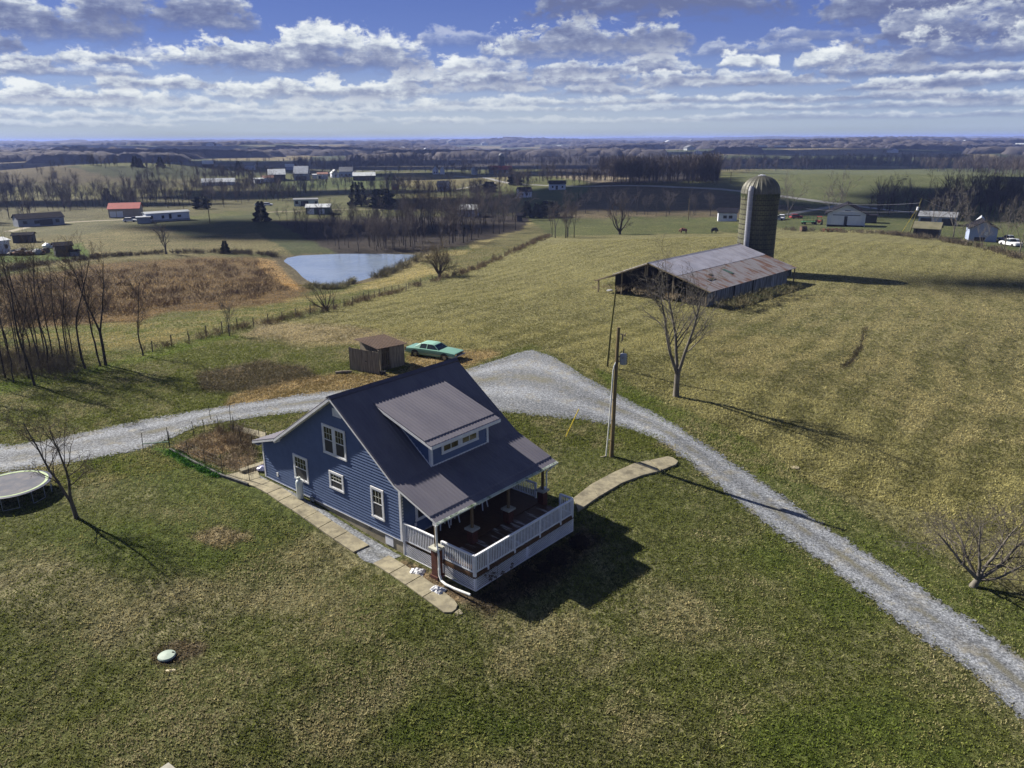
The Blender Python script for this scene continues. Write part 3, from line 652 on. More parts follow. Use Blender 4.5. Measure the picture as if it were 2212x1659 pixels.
# dead leaves and bare twigs lying about near the porch and under the trees
# ------------------------------------------------------------------ the blue house; local x runs from back to front (v), local y along the ridge (u)
BLUE = mat('blue_siding', (.088, .128, .235), (.076, .112, .21), rough=.55, scale=2, spec=.35, coords='Object')
WHT = mat('white_trim', (.72, .73, .74), (.62, .63, .65), rough=.5, scale=2)
ROOFM = mat('charcoal_metal_roof', (.15, .144, .172), (.122, .118, .148), rough=.6, scale=.8, spec=.18, metal=.0, stretch=(.25, 1, 1))
RIDGEM = mat('dark_ridge_metal', (.045, .045, .075), (.035, .035, .06), rough=.4, spec=.5)
GUTM = mat('gutter_white', (.55, .60, .56), (.10, .16, .07), rough=.6, scale=2.5, lo=.45, hi=.7)
FOUND = mat('block_foundation', (.34, .30, .21), (.22, .19, .13), rough=.9, scale=1.2, detail=7, bump=.01)
GLASS = mat('dark_window_glass', (.012, .013, .016), (.02, .02, .02), rough=.08, spec=.6, scale=1)
GLASSY = mat('amber_reflection_glass', (.10, .075, .03), (.03, .025, .02), rough=.12, spec=.6, scale=4)  # yellowish interior reflection painted into the pane colour
MUNT = mat('window_grid', (.55, .57, .5), (.5, .5, .45), rough=.5)
SCREEN = mat('window_screen', (.035, .036, .04), (.045, .045, .05), rough=.6, scale=6)
WOODP = mat('brown_post', (.16, .11, .06), (.10, .07, .035), rough=.8, scale=4, stretch=(1, 1, .15))
BRICK = mat('dark_red_brick', (.12, .045, .03), (.07, .03, .024), rough=.9, scale=14, bump=.01)
LATM = mat('white_lattice', (.78, .79, .82), (.68, .70, .75), rough=.6)

house = empty('house', (HO[0], HO[1], 0), -YAW, 'two storey blue clapboard house with dark ribbed metal roof, shed dormer and white railed porch', 'house')
L, W, RO, NW = 8.363, 12.21, .46, -.02   # NW: plane of the near gable wall
RV, RZ = 7.56, 7.50; KV, KZ = 12.30, 4.04; EV, EZ = 15.17, 3.01; BV, BZ = 1.92, 3.76
def roofz(v):
    if v < 2.35: return 3.16 + (v + .0) * .345
    if v < RV: return RZ - (RV - v) * (RZ - BZ) / (RV - BV)
    if v < KV: return RZ - (v - RV) * (RZ - KZ) / (KV - RV)
    return KZ - (v - KV) * (KZ - EZ) / (EV - KV)
# -- siding laid course by course
def clap(mb, place, lim, z0, z1, st=.165):
    z = z0
    while z < z1 - .01:
        zt = min(z + st, z1); a = lim(z + .02); b = lim(zt - .005)
        if a and b and a[1] > a[0] and b[1] > b[0]:
            o = .045; P0 = place(a[0], z, o); P1 = place(a[1], z, o); P2 = place(b[1], zt, .003); P3 = place(b[0], zt, .003)
            Q0 = place(a[0], z, 0); Q1 = place(a[1], z, 0)
            mb.add([P0, P1, P2, P3, Q0, Q1], [(0, 1, 2, 3), (4, 5, 1, 0)])
        z += st
def gable_lim(z):
    vs = [v for v in np.arange(0, W + .001, .03) if roofz(v) - .10 > z]
    return (min(vs), max(vs)) if vs else None
mb = MB(); clap(mb, lambda a, z, o: (a, NW - o, z), gable_lim, .78, 7.35)
clap(mb, lambda a, z, o: (a, L + o, z), gable_lim, .78, 7.35)
clap(mb, lambda a, z, o: (W + o, a, z), lambda z: (NW, L), .82, 3.96)
clap(mb, lambda a, z, o: (-o, a, z), lambda z: (NW, L), .78, 3.05)
core = [(0, .78), (W, .78), (W, roofz(W) - .12), (RV, RZ - .12), (2.35, roofz(2.36) - .12), (2.34, roofz(2.34) - .12), (0, roofz(0) - .12)]
mb.prism(core, 1, NW + .002, L - .012)
mb.build('siding', BLUE, house)
# corner boards, frieze and sill trim
mb = MB(); mb.box(-.03, .09, NW - .055, NW, .72, roofz(0) - .1); mb.box(-.03, -.021, NW, NW + .09, .72, 3.0)
mb.box(W - .10, W + .05, NW - .056, NW, .74, roofz(W) - .22); mb.box(W + .021, W + .035, NW, NW + .1, .74, 3.9); mb.box(W + .003, W + .035, L - .1, L, .74, 3.9)
mb.box(0.1, W - .1, NW - .05, NW - .001, .72, .78)
mb.box(W + .002, W + .036, .1, L - .1, .78, .86)
mb.box(KV - .05, W + 2.6, -.03, .02, 3.18, 3.26) if False else None
mb.build('corner_trim', WHT, house)
mb = MB(); mb.box(.02, W - .02, NW + .02, NW + .22, -.6, .74); mb.box(W - .22, W - .02, .22, L, -.6, .74); mb.box(.02, W - .02, L - .22, L - .02, -.6, .74); mb.box(.02, .22, .22, L - .2, -.6, .74)
mb.build('foundation', FOUND, house)
MB().box(10.86, 11.46, NW - .012, NW + .03, .14, .62).build('crawl_hatch', WHT, house)
MB().box(9.55, 9.78, NW + .01, NW + .03, .52, .66).build('foundation_vent', GLASS, house)
# soffit box under porch roof
# -- roofs
def ribbed(path, u0, u1, th=.05, pitch=.229, rh=.028):
    us = []; k = 0; u = u0
    us.append((u0, 0))
    n = int((u1 - u0) / pitch); off = ((u1 - u0) - n * pitch) / 2
    for i in range(n + 1):
        c_ = u0 + off + i * pitch
        for du, h_ in ((-.034, 0), (-.014, rh), (.014, rh), (.034, 0)):
            if u0 < c_ + du < u1: us.append((c_ + du, h_))
    us.append((u1, 0))
    vs = []; m = len(us)
    for (v, z) in path:
        for (u_, h_) in us: vs.append((v, u_, z + h_))
    fs = []
    for i in range(len(path) - 1):
        for j in range(m - 1): fs.append((i * m + j, i * m + j + 1, (i + 1) * m + j + 1, (i + 1) * m + j))
    b = len(vs)
    for (v, z) in path: vs += [(v, u0, z - th), (v, u1, z - th)]
    for i in range(len(path) - 1):
        fs.append((b + 2 * i, b + 2 * i + 2, b + 2 * i + 3, b + 2 * i + 1))
        fs.append((i * m, (i + 1) * m, b + 2 * i + 2, b + 2 * i)); fs.append((i * m + m - 1, b + 2 * i + 1, b + 2 * i + 3, (i + 1) * m + m - 1))
    fs.append(tuple(range(m)) + (b + 1, b)); e = (len(path) - 1) * m
    fs.append(tuple(e + j for j in range(m)) + (b + 2 * len(path) - 1, b + 2 * len(path) - 2))
    return MB().add(vs, fs)
lap = lambda v0, z0, v1, z1: [(v0, z0), (v1 - .42, z1 + (v0 - v1 + .42) * 0 + .42 * (z0 - z1) / (v1 - v0)), (v1 - .37, z1 + .37 * (z0 - z1) / (v1 - v0) - .055), (v1, z1 - .045)]
front = [(RV, RZ), (KV, KZ)] + lap(KV, KZ, EV, EZ)[1:]
rf = ribbed(front, -RO, L + RO)
rf.build('front_roof', ROOFM, house)
ribbed([(BV, BZ), (RV - .005, RZ)], -RO, L + RO).build('rear_roof', ROOFM, house)
ribbed([(-.62, 2.97), (2.5, 3.97)], -.34, L + .34).build('rear_lean_roof', ROOFM, house)
MB().prism([(RV - .2, RZ - .10), (RV - .2, RZ - .04), (RV, RZ + .075), (RV + .2, RZ - .06), (RV + .2, RZ - .12), (RV, RZ + .0)], 1, -RO - .02, L + RO + .02).build('ridge_cap', RIDGEM, house)
# rake boards, fascia and soffits
mb = MB()
def rake(path, u0, u1, dz0, dz1):
    n = len(path); P_ = [(v, z - dz0) for v, z in path] + [(v, z - dz1) for v, z in reversed(path)]
    mb.prism(P_, 1, u0, u1)
for (a, b) in ((-RO + .0, -RO + .035), (L + RO - .035, L + RO)):
    rake([(BV, BZ), (RV, RZ)], a, b, .052, .20); rake([(RV, RZ), (KV, KZ), (EV, EZ)], a, b, .052, .17)
for (a, b) in ((-.34, -.31), (L + .31, L + .34)): rake([(-.62, 2.97), (2.3, 3.9)], a, b, .052, .17)
for (a, b) in ((-RO + .036, NW - .022), (L + .022, L + RO - .036)):
    rake([(BV, BZ), (RV, RZ)], a, b, .16, .185); rake([(RV, RZ), (KV, KZ), (EV - .04, EZ)], a, b, .125, .15)
mb.box(-.62, -.59, -.30, L + .30, 2.80, 2.915); mb.box(-.58, -.03, -.3, L + .3, 2.80, 2.815)
mb.box(BV, BV + .03, -RO + .036, -.03, 3.5, 3.70)
mb.build('rake_boards', WHT, house)
mb = MB(); g0 = EV + .005
gp = [(g0, EZ - .03), (g0, EZ - .15), (g0 + .10, EZ - .15), (g0 + .13, EZ - .045), (g0 + .115, EZ - .045), (g0 + .09, EZ - .135), (g0 + .015, EZ - .135), (g0 + .015, EZ - .03)]
mb.prism(gp, 1, -RO, L + RO)
k = -RO + .2
while k < L + RO: mb.box(g0, g0 + .125, k - .01, k + .01, EZ - .052, EZ - .038); k += .6
gut = mb.build('gutter', GUTM, house)
# porch ceiling beam
mb = MB(); mb.box(EV - .30, EV - .14, -.42, L + .30, 2.72, 2.92)
mb.build('porch_beam', WHT, house)
DECKM = mat('wet_sheen_brown_deck', (.09, .050, .026), (.05, .029, .017), rough=.5, scale=5, stretch=(.35, 4, 1), spec=.4, dirt_sheen=((.62, .64, .68), 1.25, (.5, 3.0, 1)))  # pale streaks: sky sheen on wet boards painted into the colour
DECKB = mat('brown_deck', (.11, .060, .030), (.07, .038, .020), rough=.6, scale=5, stretch=(.35, 4, 1), spec=.3)
def boards(x0, x1, y0, y1, zt, along='x', wd=.14, th=.03, gap=.006):
    mb = MB()
    if along == 'y':
        x = x0
        while x < x1 - .02: mb.box(x, min(x + wd - gap, x1), y0, y1, zt - th, zt); x += wd
    else:
        y = y0
        while y < y1 - .02: mb.box(x0, x1, y, min(y + wd - gap, y1), zt - th, zt); y += wd
    return mb
boards(W + .04, 14.85, 0, 8.0, .78, 'x').build('covered_deck', DECKB, house)
boards(14.86, 17.10, .02, 7.70, .765, 'x').build('open_deck', DECKM, house)
mb = MB(); mb.box(14.80, 14.90, -.2, 8.0, .785, .82); mb.box(14.9, 17.14, -.0, .04, .55, .74); mb.box(14.9, 17.14, 7.68, 7.72, .55, .74); mb.box(17.10, 17.15, 0, 7.72, .56, .735)
mb.build('deck_edge_board', DECKB, house)
# lattice skirt
def lattice(name, a, b, z0, z1, place, z0b=None):
    mb = MB(); z0b = z0 if z0b is None else z0b
    n = a - (z1 - z0); p_ = .105
    def zb(x): return z0 + (z0b - z0) * (x - a) / (b - a)
    for s, th in ((1, .0), (-1, .008)):
        x = a - (z1 - z0)
        while x < b + (z1 - z0):
            # strip at 45 degrees through (x, z0)->(x+h, z1)
            h = z1 - z0; xa, za, xb, zb_ = (x, z0, x + h, z1) if s == 1 else (x + h, z0, x, z1)
            lo, hi = min(xa, xb), max(xa, xb)
            cl, ch = max(lo, a), min(hi, b)
            if ch - cl > .02:
                def zz(t): return za + (zb_ - za) * (t - xa) / (xb - xa)
                q_ = .026
                P_ = [(cl, zz(cl) - q_), (ch, zz(ch) - q_), (ch, zz(ch) + q_), (cl, zz(cl) + q_)]
                P_ = [(c_, min(max(d_, zb(c_)), z1)) for c_, d_ in P_]
                mb.add([place(c_, d_, th) for c_, d_ in P_] + [place(c_, d_, th + .007) for c_, d_ in P_], [(0, 1, 2, 3), (7, 6, 5, 4), (0, 4, 5, 1), (2, 6, 7, 3)])
            x += p_
    for (x0, x1) in ((a - .0, a + .07), (b - .07, b)): mb.add([place(x0, zb(x0), .016), place(x1, zb(x1), .016), place(x1, z1, .016), place(x0, z1, .016), place(x0, zb(x0), .03), place(x1, zb(x1), .03), place(x1, z1, .03), place(x0, z1, .03)], [(0, 1, 2, 3), (7, 6, 5, 4), (0, 4, 5, 1), (1, 5, 6, 2), (2, 6, 7, 3), (3, 7, 4, 0)])
    for (c0, c1, d0, d1) in ((a + .07, b - .07, -.0, .07),):
        mb.add([place(c0, zb(c0), .016), place(c1, zb(c1), .016), place(c1, zb(c1) + d1, .016), place(c0, zb(c0) + d1, .016), place(c0, zb(c0), .03), place(c1, zb(c1), .03), place(c1, zb(c1) + d1, .03), place(c0, zb(c0) + d1, .03)], [(0, 1, 2, 3), (7, 6, 5, 4), (0, 4, 5, 1), (1, 5, 6, 2), (2, 6, 7, 3), (3, 7, 4, 0)])
    return mb.build(name, LATM, house)
lattice('lattice_skirt', .0, 3.8, -.12, .55, lambda a, z, o: (17.14 + o, a, z), -.14)
lattice('lattice_skirt', 3.82, 7.72, -.14, .55, lambda a, z, o: (17.14 + o, a, z), -.20)
lattice('lattice_skirt', 15.0, 17.16, -.10, .55, lambda a, z, o: (a, -.0 - o, z))
lattice('lattice_skirt', 12.28, 14.5, -.05, .70, lambda a, z, o: (a, -.02 - o, z))
# rails
RAILM = mat('white_rail', (.74, .76, .80), (.62, .65, .70), rough=.55, scale=3)
def rail(a, b, posts=(0, 1), zt=1.74, zb=.86, h0=0, name='porch_rail'):
    a = Vector(a); b = Vector(b); d_ = (b - a); L_ = d_.length; d_.normalize(); mb = MB()
    A3 = lambda t, z: (a.x + d_.x * t, a.y + d_.y * t, z)
    mb.bar(A3(0, zt), A3(L_, zt), .11, .035); mb.bar(A3(0, zt - .06), A3(L_, zt - .06), .035, .07); mb.bar(A3(0, zb), A3(L_, zb), .035, .07)
    n = int(L_ / .115)
    for i in range(1, n): t_ = L_ * i / n; mb.bar(A3(t_, zb), A3(t_, zt - .05), .036, .036)
    for f_ in posts: t_ = L_ * f_; mb.bar(A3(t_, zb - .22), A3(t_, zt + .0), .09, .09)
    return mb.build(name, RAILM, house)
rail((17.13, .04), (17.13, 7.66), (0, .115, .37, .63, .86, 1))
rail((14.98, .02), (17.08, .02), (0, 1))
rail((12.34, .0), (14.55, .0), (0,), zt=1.80)
rail((12.30, 8.0), (14.35, 8.0), (0, 1), zt=1.70)
rail((16.28, 7.7), (17.08, 7.7), (0,), zt=1.74)
rail((14.86, 7.86), (15.10, 7.86), (0, 1), zt=1.72)
MB().bar((12.30, .02 - .02, -.1), (12.30, 0, 1.78), .10).build('rail_post', WHT, house)
# pillars
for u in (-.34, 2.12, 4.88, 7.78):
    inner = u in (2.12, 4.88)
    v = 15.0 if u != -.34 else 14.98
    z0 = .79 if inner else -.3
    mb = MB()
    zc = z0
    while zc < 1.50: mb.box(v - .19, v + .19, u - .19, u + .19, zc, min(zc + .066, 1.5)); zc += .078
    mb.box(v - .182, v + .182, u - .182, u + .182, z0, 1.5)
    if not inner: mb.box(v - .25, v + .25, u - .25, u + .25, -.4, .12)
    p_ = mb.build('brick_pillar', BRICK, house)
    MB().box(v - .28, v + .28, u - .28, u + .28, 1.503, 1.60).build('concrete_cap', mat('pale_cap', (.42, .42, .36), (.3, .3, .26), rough=.8) if 'pale_cap' not in bpy.data.materials else bpy.data.materials['pale_cap'], p_)
    MB().box(v - .06, v + .06, u - .06, u + .06, 1.60, 2.95).build('porch_post', WOODP, house)
# downspout with flexible end
PIPE = mat('white_downspout', (.72, .74, .72), (.6, .62, .6), rough=.45)
zg = hz(*hw(-.5, 15.6)[:2])
mb = MB(); mb.tube([(15.2, -.47, 2.86), (15.14, -.47, 2.75), (15.13, -.44, 1.75), (15.22, -.50, 1.62), (15.33, -.54, 1.45), (15.33, -.54, .62)], .05, 8)
mb.tube([(15.33, -.54, .64), (15.36, -.56, .3), (15.55, -.62, .10), (15.9, -.68, .075), (16.5, -.66, .07), (17.35, -.56, .07)], .062, 10)
mb.build('downspout', PIPE, house)
mb = MB(); mb.tube([(15.2, 8.72, 2.86), (15.1, 8.5, 2.7), (15.08, 8.02, 2.6), (15.08, 8.02, .1)], .045, 8); mb.build('downspout', PIPE, house)
# -- windows
def window(a0, a1, z0, z1, place, cols=3, rows=2, grid=True, double=False, lights=None, glass=None, name='window', split=.5):
    def B(mb, x0, x1, y0, y1, o0, o1):
        P_ = [place(x, y, o) for o in (o0, o1) for (x, y) in ((x0, y0), (x1, y0), (x1, y1), (x0, y1))]
        mb.add(P_, [(0, 1, 2, 3), (7, 6, 5, 4), (0, 4, 5, 1), (1, 5, 6, 2), (2, 6, 7, 3), (3, 7, 4, 0)])
    c_ = .11; mb = MB()
    B(mb, a0, a1, z1 - c_, z1, .0, .055); B(mb, a0 - .015, a1 + .015, z0, z0 + c_ * .9, .0, .065); B(mb, a0, a0 + c_, z0 + c_ * .9, z1 - c_, .0, .055); B(mb, a1 - c_, a1, z0 + c_ * .9, z1 - c_, .0, .055)
    fr = mb.build(name, WHT, house)
    units = [(a0 + c_, a1 - c_)]
    if double:
        mid = (a0 + a1) / 2; mb2 = MB(); B(mb2, mid - .10, mid + .10, z0 + c_ * .9, z1 - c_, .0, .05); mb2.build('mullion', WHT, fr); units = [(a0 + c_, mid - .10), (mid + .10, a1 - c_)]
    for (x0, x1) in units:
        y0, y1 = z0 + c_ * .9, z1 - c_; ym = y0 + (y1 - y0) * split
        s = .045; mb2 = MB()
        B(mb2, x0, x1, y0, y0 + s, .0, .042); B(mb2, x0, x1, y1 - s, y1, .0, .046); B(mb2, x0, x0 + s, y0 + s, y1 - s, .0, .040); B(mb2, x1 - s, x1, y0 + s, y1 - s, .0, .040)
        if not lights: B(mb2, x0 + s, x1 - s, ym - s / 2, ym + s / 2, .0, .046)
        mb2.build('sash', WHT, fr)
        mg = MB()
        if lights:
            for i in range(1, lights): xx = x0 + (x1 - x0) * i / lights; B(mg, xx - .03, xx + .03, y0 + s, y1 - s, .02, .038)
        else:
            for i in range(1, cols): xx = x0 + s + (x1 - x0 - 2 * s) * i / cols; B(mg, xx - .012, xx + .012, ym + s / 2, y1 - s, .024, .034)
            for j in range(1, rows): yy = ym + s / 2 + (y1 - s - ym - s / 2) * j / rows; B(mg, x0 + s, x1 - s, yy - .012, yy + .012, .0245, .0345)
        mg.build('muntins', MUNT, fr)
        mp = MB(); B(mp, x0 + s * .5, x1 - s * .5, (y0 + s * .5) if lights else ym, y1 - s * .5, .012, .026); mp.build('pane', glass or GLASS, fr)
        if not lights: mp = MB(); B(mp, x0 + s * .5, x1 - s * .5, y0 + s * .5, ym, .014, .030); mp.build('screen_pane', SCREEN, fr)
    return fr
gab = lambda a, z, o: (a, NW - o - .03, z)
window(3.18, 4.52, 1.58, 3.12, gab, cols=4)
window(6.20, 8.16, 3.98, 5.68, gab, cols=3, double=True)
window(6.50, 7.73, 2.00, 3.03, gab, cols=4)
window(9.97, 10.96, 1.43, 3.16, gab, cols=3)
frt = lambda a, z, o: (W + o + .03, a, z)
window(.86, 1.95, 1.5, 2.95, frt, cols=3); window(5.6, 7.0, 1.5, 2.95, frt, cols=3)
# front door between the windows, under the porch
mb = MB(); mb.box(W + .012, W + .07, 3.5, 3.6, .80, 2.95); mb.box(W + .012, W + .07, 4.5, 4.6, .80, 2.95); mb.box(W + .012, W + .07, 3.6, 4.5, 2.85, 2.95); dr_ = mb.build('front_door', WHT, house)
MB().box(W + .012, W + .045, 3.6, 4.5, .80, 2.85).build('door_leaf', mat('door_paint', (.5, .5, .48), (.4, .4, .4), rough=.5), dr_)
MB().tube([(W + .045, 4.4, 1.7), (W + .1, 4.4, 1.7)], .03, 8).build('handle', MUNT, dr_)
# gable vent, outlet boxes
MB().box(7.22, 7.95, NW - .05, NW, 6.30, 6.75).build('gable_vent', WHT, house)
MB().box(1.28, 1.42, NW - .07, NW, 1.12, 1.36).build('outlet_box', WHT, house)
MB().box(W + .02, W + .06, .78, .92, 1.24, 1.42).build('outlet_box', WHT, house)
# -- dormer
D0, D1, DV = 2.14, 6.39, 12.19
DR = [(8.46, 6.85), (12.80, 5.56)]
def dz(v): return DR[0][1] + (v - DR[0][0]) * (DR[1][1] - DR[0][1]) / (DR[1][0] - DR[0][0])
mb = MB()
clap(mb, lambda a, z, o: (DV + o, a, z), lambda z: (D0, D1), 4.10, 5.62)
def side_lim(z):
    vs = [v for v in np.arange(8.4, DV + .001, .03) if roofz(v) < z + .05 and dz(v) - .05 > z]
    return (min(vs), max(vs)) if vs else None
clap(mb, lambda a, z, o: (a, D0 - o, z), side_lim, 4.10, 6.9)
clap(mb, lambda a, z, o: (a, D1 + o, z), side_lim, 4.10, 6.9)
mb.prism([(8.5, roofz(8.5) - .1), (DV - .005, roofz(DV) - .1), (DV - .005, dz(DV) - .06), (8.5, dz(8.5) - .06)], 1, D0 + .01, D1 - .01)
mb.build('dormer_wall', BLUE, house)
mb = MB(); mb.box(DV - .10, DV + .060, D0 - .06, D0 + .0, 4.06, 5.62); mb.box(DV + .003, DV + .060, D0, D0 + .09, 4.10, 5.6); mb.box(DV + .003, DV + .060, D1 - .09, D1, 4.10, 5.6); mb.box(DV - .1, DV + .060, D1, D1 + .06, 4.06, 5.6)
mb.box(DV + .003, DV + .062, D0 + .09, D1 - .09, 4.05, 4.14)
mb.prism([(8.7, roofz(8.7) + .0), (DV - .1, roofz(DV - .1) + .0), (DV - .1, roofz(DV - .1) + .06), (8.7, roofz(8.7) + .06)], 1, D0 - .06, D0 - .002)
mb.build('dormer_trim', WHT, house)
dp = [(DR[0][0] - .25, dz(DR[0][0] - .25))] + [(12.80 - .45, dz(12.35)), (12.80 - .40, dz(12.40) - .05), (12.80, dz(12.80) - .04)]
drf = ribbed(dp, 1.61, 6.80).build('dormer_roof', ROOFM, house)
mb = MB()
for (a, b) in ((1.61, 1.645), (6.765, 6.80)):
    mb.prism([(8.75, dz(8.75) - .052), (12.8, dz(12.8) - .10), (12.8, dz(12.8) - .23), (9.3, dz(9.3) - .20)], 1, a, b)
mb.box(12.80, 12.84, 1.61, 6.80, dz(12.8) - .24, dz(12.8) - .07)
mb.prism([(9.2, dz(9.2) - .16), (12.8, dz(12.8) - .19), (12.8, dz(12.8) - .21), (9.2, dz(9.2) - .18)], 1, 1.646, 2.10)
mb.prism([(DV + .04, dz(DV) - .17), (12.79, dz(12.8) - .17), (12.79, dz(12.8) - .19), (DV + .04, dz(DV) - .19)], 1, 2.10, 6.76)
mb.build('dormer_fascia', WHT, drf)
dfr = lambda a, z, o: (DV + o + .03, a, z)
window(2.86, 4.22, 4.52, 5.12, dfr, lights=2, glass=GLASSY); window(4.24, 5.62, 4.52, 5.12, dfr, lights=2, glass=GLASSY)

# ------------------------------------------------------------------ things round the house
def worldp(v, u, z): q = hw(u, v, z); return Vector(q)
# propane cylinder
px_, py_, _ = hw(-.35, 3.95); zt_ = hz(px_, py_)
tk = empty('gas_cylinder', (px_, py_, zt_), 0, 'tall white propane cylinder standing on gravel below the left ground floor window', 'gas cylinder')
GASM = mat('white_cylinder', (.62, .68, .66), (.55, .6, .58), rough=.4, scale=2)
MB().lathe([(.15, .0), (.19, .03), (.19, 1.02), (.17, 1.12), (.11, 1.19), (.06, 1.22)], 20).build('tank', GASM, tk, smooth=True)
MB().lathe([(.09, 1.20), (.095, 1.20), (.095, 1.34), (.085, 1.34)], 14).build('collar', GASM, tk)
MB().tube([(0, 0, 1.22), (0, 0, 1.40)], .025, 8).tube([(0, 0, 1.32), (.1, .1, 1.30), (.16, .30, 1.1)], .012, 6).build('valve', MUNT, tk)
tag(MB().box(-.17, .17, -.05, .05, -.0, .22).build('gas_regulator', mat('regulator_grey', (.2, .22, .22)), None, loc=(0, 0, 0)), 'small grey box on the foundation beside the propane cylinder', 'meter box')
o_ = bpy.data.objects['gas_regulator']; o_.location = hw(-.10, 4.75, .62); o_.rotation_euler = (0, 0, -YAW)
# concrete walk slabs, left of the house
SLABM = CONC
LBL = ['widest concrete paving slab, at the top of the side walk beside the garden', 'second concrete slab of the side walk down from the garden end', 'third concrete slab of the side walk down from the garden end', 'short raised concrete slab of the side walk just uphill of the gas cylinder', 'concrete slab of the side walk directly beside the gas cylinder', 'concrete slab of the side walk, first one downhill of the gas cylinder', 'concrete slab of the side walk beside the small kitchen window', 'concrete slab of the side walk next to last before the gravel gap', 'concrete slab of the side walk ending at the gravel gap']
for i, pl in enumerate(SLP):
    tag(slab_poly('path_slab', pl, lift=.07 + .02 * rnd.random()), LBL[i], 'paving slab', 'slabs of the side walk')
L2 = ['first concrete slab below the gravel gap, beside the white corner post', 'concrete slab below the gravel gap, beside the upper plastic bag', 'concrete slab between the two plastic bags', 'rounded concrete end slab of the side walk with a broken tip']
ST = [(11.75, -1.62, -.62), (13.1, -1.72, -.72), (14.4, -1.85, -.85), (15.7, -1.98, -.98), (17.0, -2.1, -1.12)]
for i in range(4):
    a, b = ST[i], ST[i + 1]
    pl = [hw(a[1], a[0] + .02), hw(a[2], a[0] + .02), hw(b[2], b[0] - .02)]
    if i == 3: pl = [hw(a[1], a[0] + .02), hw(a[2], a[0] + .02), hw(b[2] + .02, b[0] - .15), hw(b[2] - .12, b[0] + .2), hw(b[2] - .4, b[0] + .36), hw(b[1] + .3, b[0] + .38), hw(b[1] + .05, b[0] + .15)]
    else: pl.append(hw(b[1], b[0] - .02))
    tag(slab_poly('path_slab', pl, lift=.06), L2[i], 'paving slab', 'slabs of the side walk')
tag(slab_poly('broken_slab', [hw(-1.75, 17.45), hw(-1.35, 17.42), hw(-1.45, 17.75), hw(-1.8, 17.7)], lift=.03), 'broken chip of concrete lying past the rounded end of the side walk', 'concrete chip')
# upper step and cut blocks by the garden
mb = MB(); mb.box(-1.15, 1.3, -.22, .22, 0, .26); o_ = mb.build('stone_step', CONC, bevel=.03)
pA = G(652, 1010); o_.location = G(658, 1013); pB = G(745, 985)
o_.location = G(698, 1000) if False else Vector(((G(537, 1034).x + G(603, 1012).x) / 2, (G(537, 1034).y + G(603, 1012).y) / 2, hz(*G(570, 1022)[:2]))); dd = G(603, 1012) - G(537, 1034)
o_.rotation_euler = (0, 0, math.atan2(dd.y, dd.x)); o_.location = (G(505, 1022) + G(603, 990)) / 2
tag(o_, 'long low concrete step between the garden bed and the top of the side walk', 'step')
# front walk to the drive
FW = [((1236, 1080), (1246, 1108)), ((1275, 1050), (1290, 1078)), ((1325, 1024), (1342, 1048)), ((1368, 1006), (1386, 1032)), ((1400, 999), (1424, 1023))]
FW3 = [((1402, 998), (1426, 1022)), ((1448, 992), (1460, 1000)), ]
FL = ['front walk slab closest to the porch steps', 'second front walk slab out from the porch', 'middle slab of the curved front walk', 'front walk slab crossed by the utility pole shadow']
for i in range(4):
    a, b = FW[i], FW[i + 1]
    pl = [G(*a[0]), G(*a[1]), G(*b[1]), G(*b[0])]; c_ = sum(pl, Vector()) / 4; pl = [c_ + (p_ - c_) * .995 for p_ in pl]
    tag(slab_poly('front_walk_slab', pl, lift=.10), FL[i], 'paving slab', 'slabs of the front walk')
tag(slab_poly('front_walk_slab', [G(1403, 1000), G(1427, 1022), G(1458, 1010), G(1463, 1003), G(1452, 995), G(1440, 992)], lift=.12), 'rounded last slab of the front walk beside the gravel drive', 'paving slab', 'slabs of the front walk')
# porch steps on the right side
mb = MB()
for i in range(3): mb.box(15.2, 16.3, 7.75 + i * .28, 8.05 + i * .28, -.3, .58 - i * .2)
st_ = mb.build('porch_steps', DECKB, house)
# ------------------------------------------------------------------ trees without leaves
BARK = mat('grey_bark', (.12, .105, .085), (.065, .055, .045), rough=.9, scale=5, stretch=(1, 1, .3), bump=.01)
BARKP = mat('pale_bark', (.17, .155, .13), (.095, .085, .072), rough=.9, scale=3, stretch=(1, 1, .3))
BARKD = mat('dark_bark', (.050, .043, .036), (.030, .026, .022), rough=.95, scale=3)
TWIGB = mat('brown_twigs', (.085, .065, .048), (.055, .043, .034), rough=.95, scale=2)
TWIGY = mat('straw_twigs', (.17, .14, .08), (.10, .08, .05), rough=.95, scale=2)
TWIGG = mat('grey_twigs', (.13, .115, .10), (.08, .07, .062), rough=.95, scale=2)
def tube_arrays(pts, rad, n):
    pts = np.array(pts, float); rad = np.array(rad, float); m = len(pts)
    d = np.gradient(pts, axis=0); d /= (np.linalg.norm(d, axis=1)[:, None] + 1e-9)
    ref = np.array([0, 0, 1.]) if abs(d[0, 2]) < .9 else np.array([1., 0, 0])
    a = np.cross(d, ref); a /= (np.linalg.norm(a, axis=1)[:, None] + 1e-9); b = np.cross(d, a)
    th = np.arange(n) * 2 * math.pi / n
    v = pts[:, None, :] + rad[:, None, None] * (a[:, None, :] * np.cos(th)[None, :, None] + b[:, None, :] * np.sin(th)[None, :, None])
    i = np.arange(m - 1)[:, None] * n; j = np.arange(n)[None, :]; j2 = (j + 1) % n
    f = np.stack([i + j, i + j2, i + n + j2, i + n + j], -1).reshape(-1, 4)
    return v.reshape(-1, 3), f
